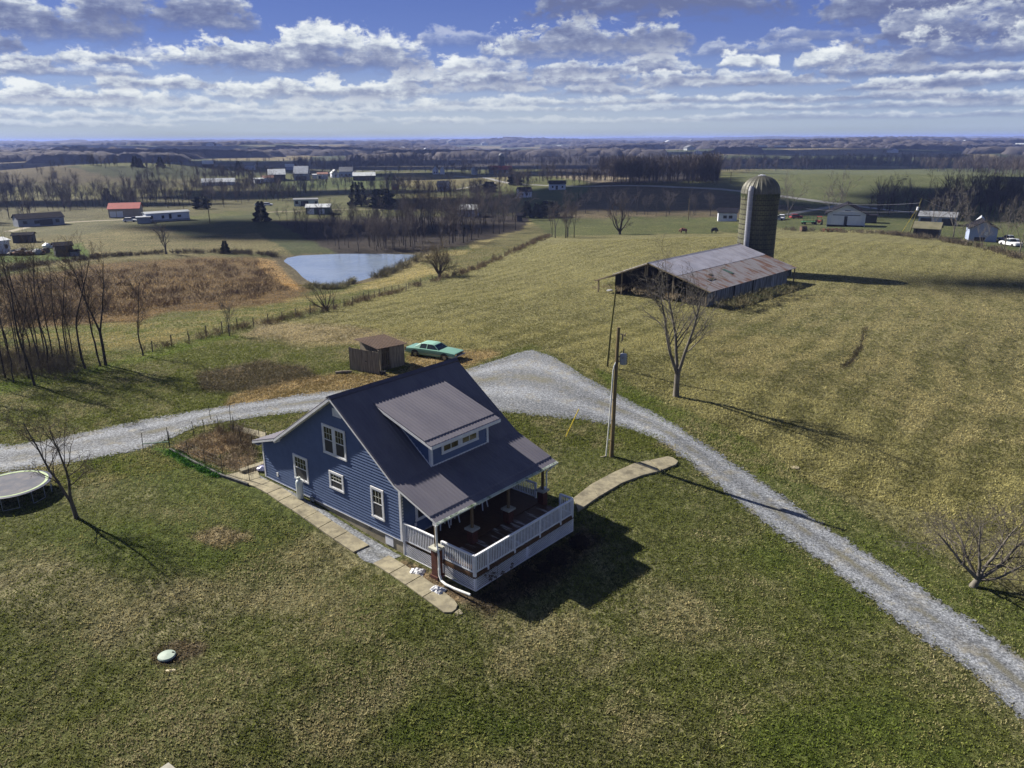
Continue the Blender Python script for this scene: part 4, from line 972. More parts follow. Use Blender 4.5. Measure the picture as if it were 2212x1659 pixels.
class TreeB:
    def __init__(s, seed): s.r = random.Random(seed); s.L = {}
    def put(s, lev, pts, rad, n):
        v, f = tube_arrays(pts, rad, n); V, Fc, k = s.L.setdefault(lev, [[], [], 0]); V.append(v); Fc.append(f + k); s.L[lev][2] = k + len(v)
    def limb(s, p, d, ln, r0, lev, P):
        rnd = s.r; p = Vector(p); d = Vector(d).normalized(); nseg = P['seg'][min(lev, len(P['seg']) - 1)]
        pts = [p.copy()]; rad = [r0]; tip = P.get('tip', .25)
        for i in range(nseg):
            wob = P['wob'] * (1.0 if lev else P.get('wob0', .4))
            d = (d + Vector((rnd.gauss(0, wob), rnd.gauss(0, wob), rnd.gauss(0, wob) * .6 + P['up'][min(lev, len(P['up']) - 1)]))).normalized()
            p = p + d * ln / nseg; pts.append(p.copy()); rad.append(r0 * (1 - (1 - tip) * (i + 1) / nseg))
        s.put(lev, pts, rad, P['sides'][min(lev, len(P['sides']) - 1)])
        if lev >= P['levels']: return
        nch = P['n'][min(lev, len(P['n']) - 1)]
        for k in range(nch):
            t = P['t0'][min(lev, len(P['t0']) - 1)] + (1 - P['t0'][min(lev, len(P['t0']) - 1)]) * (k + rnd.random()) / nch
            t = min(t, .999); q = t * nseg; i = min(int(q), nseg - 1); f = q - i
            pos = pts[i].lerp(pts[i + 1], f); dd = (pts[i + 1] - pts[i]).normalized()
            rr = rad[i] + (rad[i + 1] - rad[i]) * f
            ang = R(rnd.uniform(*P['ang'][min(lev, len(P['ang']) - 1)])); azm = rnd.random() * 2 * math.pi if lev else (2 * math.pi * k / nch + rnd.uniform(-.6, .6))
            ax = dd.orthogonal().normalized(); ax.rotate(Matrix.Rotation(azm, 3, dd)); nd = dd.copy(); nd.rotate(Matrix.Rotation(ang, 3, ax))
            l2 = ln * P['len'][min(lev, len(P['len']) - 1)] * rnd.uniform(.7, 1.15) * (1 - .45 * t if lev else 1)
            s.limb(pos, nd, l2, max(rr * P['rr'][min(lev, len(P['rr']) - 1)], P['rmin']), lev + 1, P)
    def mesh(s, name, levs, m):
        V = []; Fc = []; k = 0
        for l_ in levs:
            if l_ in s.L:
                v = np.concatenate(s.L[l_][0]); f = np.concatenate(s.L[l_][1]); V.append(v); Fc.append(f + k); k += len(v)
        if not V: return None
        return raw_mesh(name, np.concatenate(V), np.concatenate(Fc), m)
def tree(name, loc, seed, P, label, cat='tree', group=None, bark=None, twig=None, lean=None, leaders=None, trunk=1.5, r0=.16, rz=0):
    """one leafless tree: trunk with its main limbs, crown of branches and twigs"""
    T = TreeB(seed); rnd = T.r
    d0 = Vector(lean or (0, 0, 1)).normalized(); top = d0 * trunk
    T.put(-1, [(0, 0, -.15), tuple(d0 * trunk * .08), tuple(d0 * trunk * .5 + Vector((rnd.uniform(-.03, .03), rnd.uniform(-.03, .03), 0))), tuple(top)], [r0 * 1.45, r0 * 1.1, r0 * .95, r0 * .92], 9)
    for (dx, dy, dz_, ln, rr) in leaders:
        T.limb(top - d0 * .1, (dx, dy, dz_), ln, r0 * rr, 0, P)
    e = empty(name, loc, rz, label, cat, group)
    put_mesh('trunk', T.mesh('trunk', [-1, 0], bark or BARK), e)
    put_mesh('crown', T.mesh('crown', [1, 2, 3, 4, 5], twig or TWIGG), e)
    return e
VASE = dict(levels=4, seg=(7, 5, 4, 3, 2), wob=.15, wob0=.6, up=(.07, .07, .05, .03), n=(10, 6, 4, 3), t0=(.22, .2, .2, .2), ang=((20, 45), (22, 50), (25, 55), (25, 60)),
            len=(.50, .55, .55, .6), rr=(.50, .6, .6, .7), rmin=.009, sides=(7, 5, 4, 3, 3))
tree('bare_tree', G(1460, 860), 7, VASE, 'tall pale vase shaped bare tree between the gravel drive and the barn', bark=BARKP, twig=BARKP,
     leaders=[(-.38, -.1, 1, 7.2, .62), (.02, .2, 1, 7.4, .66), (.36, -.15, 1, 7.0, .66)], trunk=1.9, r0=.24)
tree('bare_tree', G(163, 1110), 11, dict(VASE, n=(9, 6, 5, 3), rmin=.007), 'small bare forked tree on the left lawn beside the trampoline', bark=BARK, twig=TWIGB,
     leaders=[(-.62, .15, 1, 4.9, .72), (.10, -.1, 1, 4.9, .75)], trunk=1.0, r0=.115, lean=(-.12, 0, 1))
tree('spreading_tree', G(2097, 1277), 23, dict(VASE, levels=4, wob=.20, up=(.02, .03, .03, .02), n=(8, 6, 4, 3), ang=((25, 60), (30, 65), (30, 65), (30, 70)), len=(.66, .62, .6, .6), rmin=.008),
     'low wide spreading bare tree at the right edge of the drive lawn', bark=BARKP, twig=TWIGG,
     leaders=[(-.75, .1, .75, 3.4, .6), (-.3, .5, 1, 3.1, .55), (.05, -.1, 1, 3.0, .55), (.5, .3, .9, 3.3, .6), (1.1, -.1, .6, 3.5, .62), (.9, -.5, .35, 2.9, .45)], trunk=.55, r0=.17, lean=(.45, 0, 1))
tree('bare_tree', G(952, 597), 31, dict(VASE, levels=3, n=(9, 7, 6), wob=.2, rmin=.018, up=(.03, .03, .02), len=(.7, .65, .6)), 'round bushy bare tree beside the right end of the pond', bark=TWIGB, twig=TWIGY,
     leaders=[(-.8, .1, 1, 3.6, .5), (-.35, .4, 1, 4.2, .5), (0, -.2, 1, 4.4, .55), (.4, .2, 1, 4.2, .5), (.9, 0, 1, 3.6, .5), (.3, -.7, .9, 3.2, .45), (-.5, -.6, .9, 3.2, .4)], trunk=.5, r0=.30)
tree('bare_shrub', G(708, 668), 37, dict(VASE, levels=2, n=(7, 5), wob=.12, rmin=.014, up=(.03, .03)), 'leaning fan shaped bare shrub on the field fence line', cat='shrub', bark=TWIGB, twig=TWIGB,
     leaders=[(-1.5, 0, .9, 2.6, .5), (-1.0, .2, 1, 2.9, .5), (-.6, -.2, 1, 2.9, .5), (-.2, .1, 1, 2.9, .5), (.25, 0, 1, 2.7, .5), (.7, .1, .8, 2.2, .4), (-1.3, -.4, .6, 2.2, .4)], trunk=.25, r0=.16)
tree('bare_tree', G(497, 720), 41, dict(VASE, levels=3, n=(7, 5, 4), rmin=.012), 'thin young bare tree on the field fence line left of the leaning shrub', bark=TWIGG, twig=TWIGG,
     leaders=[(-.12, 0, 1, 3.0, .8), (.25, .1, 1, 2.5, .5), (-.5, 0, 1, 2.2, .5)], trunk=.9, r0=.06)
tree('bare_tree', G(362, 541), 43, dict(VASE, levels=3, n=(6, 5, 4), rmin=.03, wob=.16), 'lone pale bare tree on the brow of the brown scrub field', bark=TWIGG, twig=TWIGG,
     leaders=[(-.1, 0, 1, 5.2, .8), (.4, .1, 1, 4.2, .6), (-.7, 0, 1, 4.0, .6), (-.4, -.1, .8, 3.2, .4)], trunk=1.4, r0=.2)
tree('bare_tree', G(1342, 509), 47, dict(VASE, levels=3, n=(6, 4, 4), rmin=.04), 'bare wide low tree with two stems standing alone at the back of the hay field', bark=BARKD, twig=TWIGB,
     leaders=[(-.9, 0, 1, 5.6, .5), (-.5, .1, 1, 6, .6), (.02, 0, 1, 7, .8), (.1, -.1, 1, 6.5, .8), (.8, .2, 1, 5, .5)], trunk=.8, r0=.42)
# tall slim trunks at the left edge
SLIM = dict(VASE, levels=3, n=(18, 7, 4), t0=(.20, .2, .2), len=(.25, .58, .6), rr=(.38, .6, .6), rmin=.012, up=(.035, .10, .06), wob=.13, seg=(9, 5, 3, 2), ang=((25, 55), (25, 50), (25, 60)))
LB = [((75, 822), 13.5, (-.08, 1), .12, 'tall thin bare tree rooted furthest down at the lawn edge in the left grove'),
      ((185, 788), 12.0, (-.18, 1), .12, 'tall bare tree leaning left with one long low side limb, left of the forked pair'),
      ((218, 782), 12.2, (-.15, 1), .10, 'left stem of the forked pair of tall bare trees'),
      ((229, 780), 12.8, (.0, 1), .15, 'tallest bare tree of the forked pair at the end of the left grove'),
      ((310, 760), 8.6, (-.10, 1), .09, 'lone slim bare tree standing right of the left grove')]
for i, (pp, hh, (lx, lz), rr, lb) in enumerate(LB):
    ld = [(lx, .02, lz, hh * .88, .95)]
    if i == 3: ld = [(-.18, 0, 1, hh * .62, .75), (.16, .05, 1, hh * .60, .7)]
    e = tree('slim_tree', G(*pp), 100 + i, SLIM, lb, group='tall bare trees at the left edge', bark=BARKD, twig=TWIGB, leaders=ld, trunk=hh * (.30 if i == 3 else .12), r0=rr, lean=(lx * .8, 0, 1))
protos = []
for i in range(4):
    protos.append(tree('slim_tree', G(-60, 830), 120 + i, SLIM, 'slim bare tree in the crowded part of the left grove', group='tall bare trees at the left edge', bark=BARKD, twig=TWIGB,
                       leaders=[((-.05 + .04 * i), .02, 1, 10.5, .95)], trunk=1.3, r0=.085, lean=(0, 0, 1)))
rnd = random.Random(77); spots = []
for (a, b) in [(-8, 828), (12, 806), (30, 815), (48, 790), (62, 806), (90, 792), (108, 798), (118, 782), (150, 788), (162, 779), (22, 782), (-25, 800), (5, 770), (40, 765), (70, 772), (100, 768), (135, 772), (-40, 790), (-50, 850), (85, 758), (150, 760), (55, 748), (20, 752)]:
    spots.append((a, b))
for o_ in [o for o in bpy.data.objects if o.parent is None and o.name.startswith('slim_tree')][:5]: o_.scale = (.84, .84, .82)
for i, (a, b) in enumerate(spots):
    o = protos[i] if i < 4 else copy_tree(protos[i % 4]); o.location = G(a, b); o.rotation_euler.z = rnd.uniform(-.6, .6); s_ = rnd.uniform(.5, .92) if b > 770 else rnd.uniform(.55, .85); o.scale = (s_, s_, s_)

# ------------------------------------------------------------------ utility poles
POLEW = mat('weathered_pole', (.20, .155, .075), (.12, .09, .05), rough=.9, scale=4, stretch=(1, 1, .1))
POLEG = mat('mossy_pole', (.16, .15, .045), (.10, .09, .035), rough=.9, scale=4, stretch=(1, 1, .1))
GREYM = mat('grey_steel', (.36, .39, .42), (.28, .30, .33), rough=.5, scale=3)
DARKM = mat('dark_metal', (.03, .03, .035), (.02, .02, .02), rough=.6)
WIREM = mat('dark_wire', (.03, .03, .03), (.025, .025, .025), rough=.7)
pb = G(1319, 988)
up_ = empty('utility_pole', pb, 0, 'tall wooden utility pole with grey transformer can standing near the front walk', 'utility pole')
MB().tube([(0, 0, -.5), (.06, 0, 4.5), (.15, 0, 8.75)], [.15, .125, .10], 12).build('pole', POLEW, up_)
tr = MB().lathe([(.20, 0), (.23, .03), (.23, .62), (.21, .68), (.10, .72), (.06, .74)], 18, (.52, -.05, 6.35)).build('transformer', GREYM, up_, smooth=True)
MB().tube([(.52, -.05, 7.05), (.52, -.05, 7.35)], [.05, .03], 8).build('insulator', DARKM, tr); MB().tube([(.43, -.28, 6.85), (.41, -.36, 6.80)], .03, 6).build('terminal', DARKM, tr)
for z in (6.55, 6.85): MB().bar((.12, -.02, z), (.32, -.05, z), .06).build('mount', DARKM, tr)
for k in range(5): MB().tube([(.70, -.2, 6.9 - k * .12), (.78, -.12, 6.88 - k * .12), (.70, .05, 6.9 - k * .12)], .02, 5).build('lead_wire', DARKM, tr)
mb = MB(); mb.bar((.14, 0, 8.35), (.55, -.1, 8.25), .05); mb.tube([(.40, -.06, 8.28), (.42, -.08, 8.0), (.36, -.08, 7.85)], .04, 6); mb.tube([(.55, -.1, 8.2), (.57, -.1, 8.36)], .035, 6); mb.build('fuse_cutout', mat('rust_ceramic', (.17, .08, .06), (.3, .28, .26), rough=.5, scale=8), up_)
MB().tube([(-.36, -.06, 0), (-.20, -.06, 3.0), (-.10, -.06, 5.9), (-.04, -.06, 6.25), (.06, -.05, 6.5), (.10, -.05, 6.6)], .045, 8).build('conduit', PIPE, up_)
for z in (1.2, 2.6, 4.0, 5.3): MB().bar((-.36 + z * .043, -.06, z), (0.02, -.03, z), .05, .03).build('bracket', GREYM, up_)
MB().tube([(-.36, -.06, .05), (-.5, -.1, .03), (-.75, -.15, .0)], .05, 6).build('conduit_foot', FOUND, up_)
p2b = G(1311, 795)
p2 = empty('utility_pole', p2b, 0, 'slim mossy wooden pole without fittings standing at the far edge of the gravel', 'utility pole')
MB().tube([(0, 0, -.5), (.25, 0, 3.5), (.55, 0, 6.95)], [.11, .095, .075], 10).build('pole', POLEG, p2)
# yellow guy marker
ga = G(1221, 945)
gy_ = empty('guy_marker', ga, 0, 'thin bright yellow slanting guy wire marker stuck in the lawn by the drive', 'marker')
dd = px_dir(1250, 885); topy = ga.y + .35; tt = topy / dd[1]; tp = Vector((dd[0] * tt, topy, CAMZ + dd[2] * tt)) - ga
YEL = mat('yellow_plastic', (.62, .46, .02), (.5, .38, .02), rough=.5)
MB().tube([(0, 0, 0), tuple(tp)], .035, 8).build('sleeve', YEL, gy_)
MB().tube([(0, 0, -.2), tuple(tp * -.08)], .02, 6).build('anchor_rod', DARKM, gy_)

# ------------------------------------------------------------------ trampoline
TRM = mat('black_mesh_mat', (.06, .068, .095), (.10, .10, .12), rough=.8, scale=1.2, dirt_sheen=((.14, .13, .13), 1.5))
TRG = mat('lime_pad', (.32, .42, .20), (.22, .30, .16), rough=.6, scale=3)
TRB = mat('navy_pad', (.03, .035, .075), (.06, .07, .11), rough=.6, scale=3)
rimR = (z_plane_pt(110, 1045, .95)); 
tc_ = Vector((rimR[0] - 1.98, rimR[1] - .40)); tz = hz(*tc_)
tra = empty('trampoline', (tc_.x, tc_.y, tz), 0, 'round trampoline with lime green rim pad at the left edge of the lawn', 'trampoline'); tra.scale = (.89, .89, .86)
mb = MB(); n_ = 48
for (ra, rb, z0, z1, m_, nm) in ((0.0, 1.88, .90, .90, TRM, 'jumping_mat'), (1.88, 2.06, .915, .935, TRG, 'rim_pad'), (2.06, 2.24, .935, .90, TRB, 'spring_pad')):
    mb = MB()
    if ra == 0: mb.lathe([(rb, z0 - .015), (rb, z0)], n_)
    else: mb.lathe([(ra, z0 - .02), (rb, z1 - .02), (rb, z1), (ra, z0)], n_); mb.f = mb.f[:-2] + [(k, (k + 1) % n_, 3 * n_ + (k + 1) % n_, 3 * n_ + k) for k in range(n_)]
    mb.build(nm, m_, tra)
for k in range(8):
    a = 2 * math.pi * (k + .35) / 8; c_, s_ = math.cos(a), math.sin(a); a2 = a + .42
    mb = MB(); mb.tube([(2.15 * c_, 2.15 * s_, .88), (2.17 * c_, 2.17 * s_, .03), (2.13 * math.cos(a2), 2.13 * math.sin(a2), .03), (2.13 * math.cos(a2), 2.13 * math.sin(a2), .88)], .022, 6); mb.build('leg', GREYM, tra)
mb = MB(); mb.tube([(2.18 * math.cos(2 * math.pi * k / 48), 2.18 * math.sin(2 * math.pi * k / 48), .88) for k in range(49)], .025, 6); mb.build('frame_ring', GREYM, tra)

# ------------------------------------------------------------------ tool shed
WOODG = mat('grey_weathered_boards', (.30, .26, .19), (.13, .112, .085), rough=.95, scale=3.5, detail=8, stretch=(6, 6, .25), bump=.01)
WOODD = mat('dark_boards', (.05, .043, .035), (.03, .026, .022), rough=.95, scale=3.5, stretch=(6, 6, .3))
RUST = mat('rusty_tin', (.06, .036, .028), (.105, .07, .05), rough=.8, scale=3, detail=8, stretch=(5, .4, 1))
sn = z_plane_pt(823, 799, .65); sf = z_plane_pt(873, 787, .65)
sx = Vector((sf[0] - sn[0], sf[1] - sn[1])); slen = sx.length; sx.normalize()
shz = .62
shed = empty('garden_shed', (sn[0], sn[1], shz), math.atan2(sx.y, sx.x), 'small grey weathered plank shed with rusty lean roof, slatted gate and side board screen', 'shed')
# local x: along the front face to the right, local y: away from camera
SW, SD = slen, 3.0
def planks(mb, a, b, z0a, z1a, z0b, z1b, th=.025, wd=.15, seed=1, skip=None):
    rr = random.Random(seed); a = Vector(a); b = Vector(b); Ln = (b - a).length; d_ = (b - a).normalized(); nn = Vector((-d_.y, d_.x)); t_ = 0; k = 0
    while t_ < Ln - .02:
        w_ = min(wd * rr.uniform(.8, 1.15), Ln - t_); t2 = t_ + w_ - .008; f0, f1 = t_ / Ln, t2 / Ln
        if not (skip and skip(t_)):
            o = rr.uniform(0, .012); P_ = []
            for tt_, ff in ((t_, f0), (t2, f1)):
                for off in (o, o + th):
                    q_ = a + d_ * tt_ + nn * off
                    P_.append((q_.x, q_.y, z0a + (z0b - z0a) * ff)); P_.append((q_.x, q_.y, z1a + (z1b - z1a) * ff + rr.uniform(-.01, .01)))
            mb.add(P_, [(0, 1, 5, 4), (2, 6, 7, 3), (0, 2, 3, 1), (4, 5, 7, 6), (1, 3, 7, 5), (0, 4, 6, 2)])
        t_ += w_; k += 1
    return mb
mb = MB(); planks(mb, (SW, 0), (.0, 0), 0, 2.0, 0, 2.13, skip=lambda t_: SW - 1.10 < t_ < SW - .25); mb.build('front_wall', WOODG, shed)
mb = MB(); planks(mb, (0, 0), (0, SD), 0, 2.13, 0, 2.25); mb.build('side_wall', WOODG, shed)
mb = MB(); planks(mb, (SW, SD), (SW, 0), 0, 2.1, 0, 2.0); planks(mb, (0, SD), (SW, SD), 0, 2.25, 0, 2.1); mb.build('back_wall', WOODG, shed)
mb = MB()
for k in range(4): mb.box(.34 + k * .20, .40 + k * .20, -.02, .02, .05, 2.0)
mb.box(.24, 1.12, .022, .05, .3, .38); mb.box(.24, 1.12, .022, .05, 1.6, 1.68); mb.box(.2, 1.2, .8, .82, 0, 2.0); mb.build('slatted_gate', mat('pale_slats', (.20, .17, .12), (.14, .12, .09), rough=.9), shed)
MB().box(SW - .75, SW - .2, -.055, -.03, 1.05, 1.85).build('hatch', WOODG, shed)
mb = MB()
a_ = [(-.45, -.35, 2.18), (SW + .25, -.35, 2.08), (SW + .25, SD + .2, 2.30), (-.45, SD + .2, 2.44)]
nst = 26
for k in range(nst):
    f0, f1 = k / nst, (k + .92) / nst
    def PP(f, y, dz=0):
        A = Vector(a_[0]).lerp(Vector(a_[1]), f); B = Vector(a_[3]).lerp(Vector(a_[2]), f); q_ = A.lerp(B, y); q_.z += dz; return q_
    h_ = .03 if k % 2 else 0
    mb.add([PP(f0, 0, h_), PP(f1, 0, h_), PP(f1, 1, h_), PP(f0, 1, h_), PP(f0, 0, h_ - .03), PP(f1, 0, h_ - .03), PP(f1, 1, h_ - .03), PP(f0, 1, h_ - .03)], [(0, 1, 2, 3), (7, 6, 5, 4), (0, 4, 5, 1), (1, 5, 6, 2), (2, 6, 7, 3), (3, 7, 4, 0)])
mb.build('tin_roof', RUST, shed)
mb = MB(); mb.box(SW + .02, SW + .10, -.02, .06, 0, 2.0); mb.box(-.06, .04, -.05, .03, 0, 2.15); mb.build('corner_post', WOODG, shed)
# side screen fence of the shed
fl = Vector((*z_plane_pt(757, 796, .62), shz)); fr_ = Vector((*z_plane_pt(820, 807, .62), shz)); dv = (fr_ - fl); fe = empty('board_screen', fl, math.atan2(dv.y, dv.x), 'freestanding grey board fence panel with a small hole, leaning in front of the shed', 'fence')
mb = MB(); planks(mb, (dv.length, 0), (0, 0), 0, 2.02, 0, 2.08, wd=.17, seed=5); mb.build('boards', WOODG, fe)
mb = MB(); mb.bar((0, .05, 1.98), (dv.length, .05, 1.92), .07, .10); mb.build('top_rail', mat('grey_rail', (.25, .24, .21), (.18, .17, .15), rough=.9), fe)
for x_ in (0.05, dv.length - .05): MB().box(x_ - .05, x_ + .05, .03, .13, 0, 2.15).build('post', WOODG, fe)
MB().box(dv.length * .55, dv.length * .60, -.045, -.03, 1.02, 1.10).build('knot_hole', DARKM, fe)
tag(MB().tube([(0, 0, .0), (0, 0, .36)], [.15, .17], 12).tube([(.2, .25, 0), (.2, .25, .3)], .12, 10).build('plastic_bucket', DARKM, None, loc=tuple(fr_ + Vector((.22, -.1, 0)))), 'black bucket on the ground at the right foot of the board fence panel', 'bucket')
rnd = random.Random(5); lg = G(716, 812)
mb = MB(); mb.tube([(-.5, -.1, .1), (0, 0, .13), (.55, .12, .12), (.9, .12, .14)], [.12, .14, .13, .08], 8); mb.build('log', WOODG)
o_ = bpy.data.objects['log']; o_.location = G(738, 803); tag(o_, 'short grey log lying at the left foot of the board fence panel', 'log')

# ------------------------------------------------------------------ old mint green sedan
CARP = mat('mint_car_paint', (.17, .33, .265), (.155, .31, .245), rough=.28, scale=1, spec=.6)
CARR = mat('mint_vinyl_roof', (.23, .42, .34), (.21, .39, .32), rough=.5, scale=2)
CHR = mat('chrome', (.62, .63, .65), (.5, .5, .52), rough=.18, metal=.9, scale=2)
TYRE = mat('tyre_rubber', (.02, .02, .022), (.03, .028, .026), rough=.85)
CGL = mat('car_glass', (.02, .03, .035), (.02, .03, .03), rough=.06, spec=.7)
HUB = mat('hubcap', (.45, .45, .42), (.25, .25, .24), rough=.3, metal=.7, scale=4)
PLASTB = mat('dark_grille', (.05, .05, .05), (.03, .03, .03), rough=.5)
def loft(mb, secs, close=True):
    n = len(secs[0]); vs = [p_ for s_ in secs for p_ in s_]; fs = []
    for i in range(len(secs) - 1):
        for k in range(n): fs.append((i * n + k, i * n + (k + 1) % n, (i + 1) * n + (k + 1) % n, (i + 1) * n + k))
    fs.append(tuple(range(n - 1, -1, -1))); fs.append(tuple((len(secs) - 1) * n + k for k in range(n)))
    return mb.add(vs, fs)
def sedan(loc, rz, label, scale=1.0):
    e = empty('parked_car', loc, rz, label, 'car'); e.scale = (scale,) * 3
    # x forward, length 5.9, width 2.0
    def sec(x, hw_, zb, zm, zt, ht):   # lower edge, belt, top
        return [(x, -hw_ * .93, zb), (x, -hw_, zb + .12), (x, -hw_, zm), (x, -hw_ * .97, zt - .03), (x, -ht, zt), (x, ht, zt), (x, hw_ * .97, zt - .03), (x, hw_, zm), (x, hw_, zb + .12), (x, hw_ * .93, zb)]
    S = [(-2.95, .86, .50, .70, .84, .70), (-2.88, .95, .36, .72, .90, .80), (-2.2, .98, .33, .74, .94, .82), (-1.2, 1.0, .30, .76, .98, .86), (.1, 1.0, .30, .76, .97, .86), (1.0, 1.0, .30, .76, .97, .84), (1.9, .98, .32, .74, .93, .80), (2.6, .96, .36, .72, .88, .78), (2.88, .94, .40, .70, .84, .76)]
    mb = MB(); loft(mb, [sec(*s_) for s_ in S]); body = mb.build('body', CARP, e, bevel=.02)
    for xx in (-1.75, 1.72):
        for s_ in (-1, 1):
            wl = MB().tube([(xx, s_ * .80, .35), (xx, s_ * 1.005, .35)], .345, 20).build('wheel', TYRE, e)
            MB().tube([(xx, s_ * 1.0, .35), (xx, s_ * 1.018, .35)], [.20, .17], 16).build('hubcap', HUB, wl)
            mb = MB()
            P_ = [(xx + .46 * math.cos(a), s_ * 1.004, .38 + .43 * math.sin(a)) for a in np.linspace(0, math.pi, 13)]
            mb.add(P_ + [(xx - .46, s_ * 1.004, .26), (xx + .46, s_ * 1.004, .26)], [tuple(range(15))]); mb.build('wheel_arch', TYRE, e)
    # cabin
    def cs(x, zt, hb, ht): return [(x, -hb, .95), (x, -ht, zt), (x, ht, zt), (x, hb, .95)]
    mb = MB(); loft(mb, [cs(-1.95, .99, .80, .74), cs(-1.35, 1.36, .85, .62), cs(-.9, 1.42, .86, .64), cs(.05, 1.42, .86, .64), cs(.35, 1.36, .86, .62), cs(.98, .99, .82, .76)]); mb.build('cabin_glass', CGL, e)
    mb = MB(); loft(mb, [[(-1.48, -.66, 1.30), (-1.35, -.63, 1.385), (-1.35, .63, 1.385), (-1.48, .66, 1.30)], [(-.9, -.67, 1.415), (-.9, -.63, 1.455), (-.9, .63, 1.455), (-.9, .67, 1.415)], [(.05, -.67, 1.415), (.05, -.63, 1.455), (.05, .63, 1.455), (.05, .67, 1.415)], [(.40, -.66, 1.33), (.36, -.63, 1.385), (.36, .63, 1.385), (.40, .66, 1.33)]]); mb.build('car_roof', CARR, e, bevel=.015)
    mb = MB()
    for s_ in (-1, 1):
        mb.add([(-2.0, s_ * .84, .96), (-1.28, s_ * .875, .96), (-1.12, s_ * .655, 1.42), (-1.40, s_ * .635, 1.36), (-2.0, s_ * .80, .97), (-1.28, s_ * .84, .97), (-1.12, s_ * .62, 1.41), (-1.40, s_ * .60, 1.35)], [(0, 1, 2, 3), (7, 6, 5, 4), (0, 4, 5, 1), (1, 5, 6, 2), (2, 6, 7, 3), (3, 7, 4, 0)])
        mb.bar((-.42, s_ * .872, .96), (-.40, s_ * .655, 1.42), .07, .03); mb.bar((.98, s_ * .835, .97), (.38, s_ * .645, 1.38), .06, .04)
    mb.build('roof_pillar', CARR, e)
    mb = MB(); mb.box(2.86, 3.0, -.98, .98, .40, .56); mb.bar((2.2, -1.0, .46), (2.9, -.99, .46), .12, .03); mb.bar((2.2, 1.0, .46), (2.9, .99, .46), .12, .03); mb.build('bumper', CHR, e, bevel=.03)
    mb = MB(); mb.box(-3.05, -2.92, -.96, .96, .38, .56); mb.build('bumper', CHR, e, bevel=.03)
    MB().box(2.87, 2.905, -.52, .52, .58, .80).build('grille', PLASTB, e)
    for s_ in (-1, 1):
        MB().box(2.86, 2.91, min(s_ * .56, s_ * .88), max(s_ * .56, s_ * .88), .62, .77).build('headlight', CHR, e)
        mb = MB(); mb.box(-3.0, -2.9, min(s_ * .84, s_ * .93), max(s_ * .84, s_ * .93), .58, .90); mb.build('tail_light', mat('tail_red', (.25, .02, .02), (.2, .02, .02), rough=.3) if 'tail_red' not in bpy.data.materials else bpy.data.materials['tail_red'], e)
        mb = MB(); mb.box(-2.9, 2.8, min(s_ * 1.0, s_ * 1.014), max(s_ * 1.0, s_ * 1.014), .50, .53); mb.build('side_trim', CHR, e)
    return e
cA_ = Vector((*z_plane_pt(886, 759, .9), 0)); cB_ = Vector((*z_plane_pt(990, 772, .9), 0)); dd = cB_ - cA_
cf = G(935, 772); 
wA = Vector((*z_plane_pt(898, 769, .62), 0)); wB = Vector((*z_plane_pt(961, 779, .62), 0)); ang = math.atan2(wB.y - wA.y, wB.x - wA.x)
scl = (wB - wA).length / 3.47; side = Vector((-math.sin(ang), math.cos(ang), 0))
cm = (wA + wB) / 2 + side * .95 * scl; cm.z = hz(cm.x, cm.y) - .02
car1 = sedan(cm, ang, 'old mint green sedan with chrome bumpers parked beside the small plank shed', scl)
print('CAR', cm, math.degrees(ang), scl, 'SHED', SW)

# ------------------------------------------------------------------ porch chairs, bags, lids, bushes
PLW = mat('white_plastic', (.78, .80, .82), (.7, .72, .75), rough=.35)
def chair(v, u, rz, label):
    p_ = hw(u, v, .785); e = empty('garden_chair', p_, rz, label, 'chair', 'white plastic chairs on the porch')
    MB().box(-.24, .24, -.23, .23, .41, .44).build('seat', PLW, e, bevel=.015)
    mb = MB(); mb.bar((-.24, .24, .44), (-.27, .34, .86), .06, .03); mb.bar((.24, .24, .44), (.27, .34, .86), .06, .03); mb.bar((-.29, .34, .86), (.29, .34, .86), .05, .06)
    for k in range(4): mb.bar((-.14 + k * .095, .25, .44), (-.15 + k * .1, .335, .84), .045, .02)
    mb.build('backrest', PLW, e)
    for s_ in (-1, 1):
        mb = MB(); mb.bar((s_ * .27, -.25, .64), (s_ * .27, .30, .66), .06, .03); mb.bar((s_ * .26, -.24, .43), (s_ * .27, -.24, .64), .05); mb.build('armrest', PLW, e)
        for t_ in (-1, 1): MB().bar((s_ * .22, t_ * .21, .42), (s_ * .27, t_ * .27, 0), .05).build('leg', PLW, e)
    return e
chair(12.75, 2.25, -YAW - .3 + math.pi * .5, 'white plastic porch chair nearest the brick corner pillar')
chair(12.8, 5.15, -YAW + .2 + math.pi * .5, 'white plastic porch chair further back between the two inner pillars')
chair(12.75, 3.0, -YAW + 1.3, 'white plastic porch chair tucked just behind the nearest chair')
BAGM = mat('silver_plastic_bag', (.62, .63, .66), (.30, .31, .34), rough=.3, scale=6, detail=8, spec=.6, bump=.05, bscale=7)
rnd = random.Random(9)
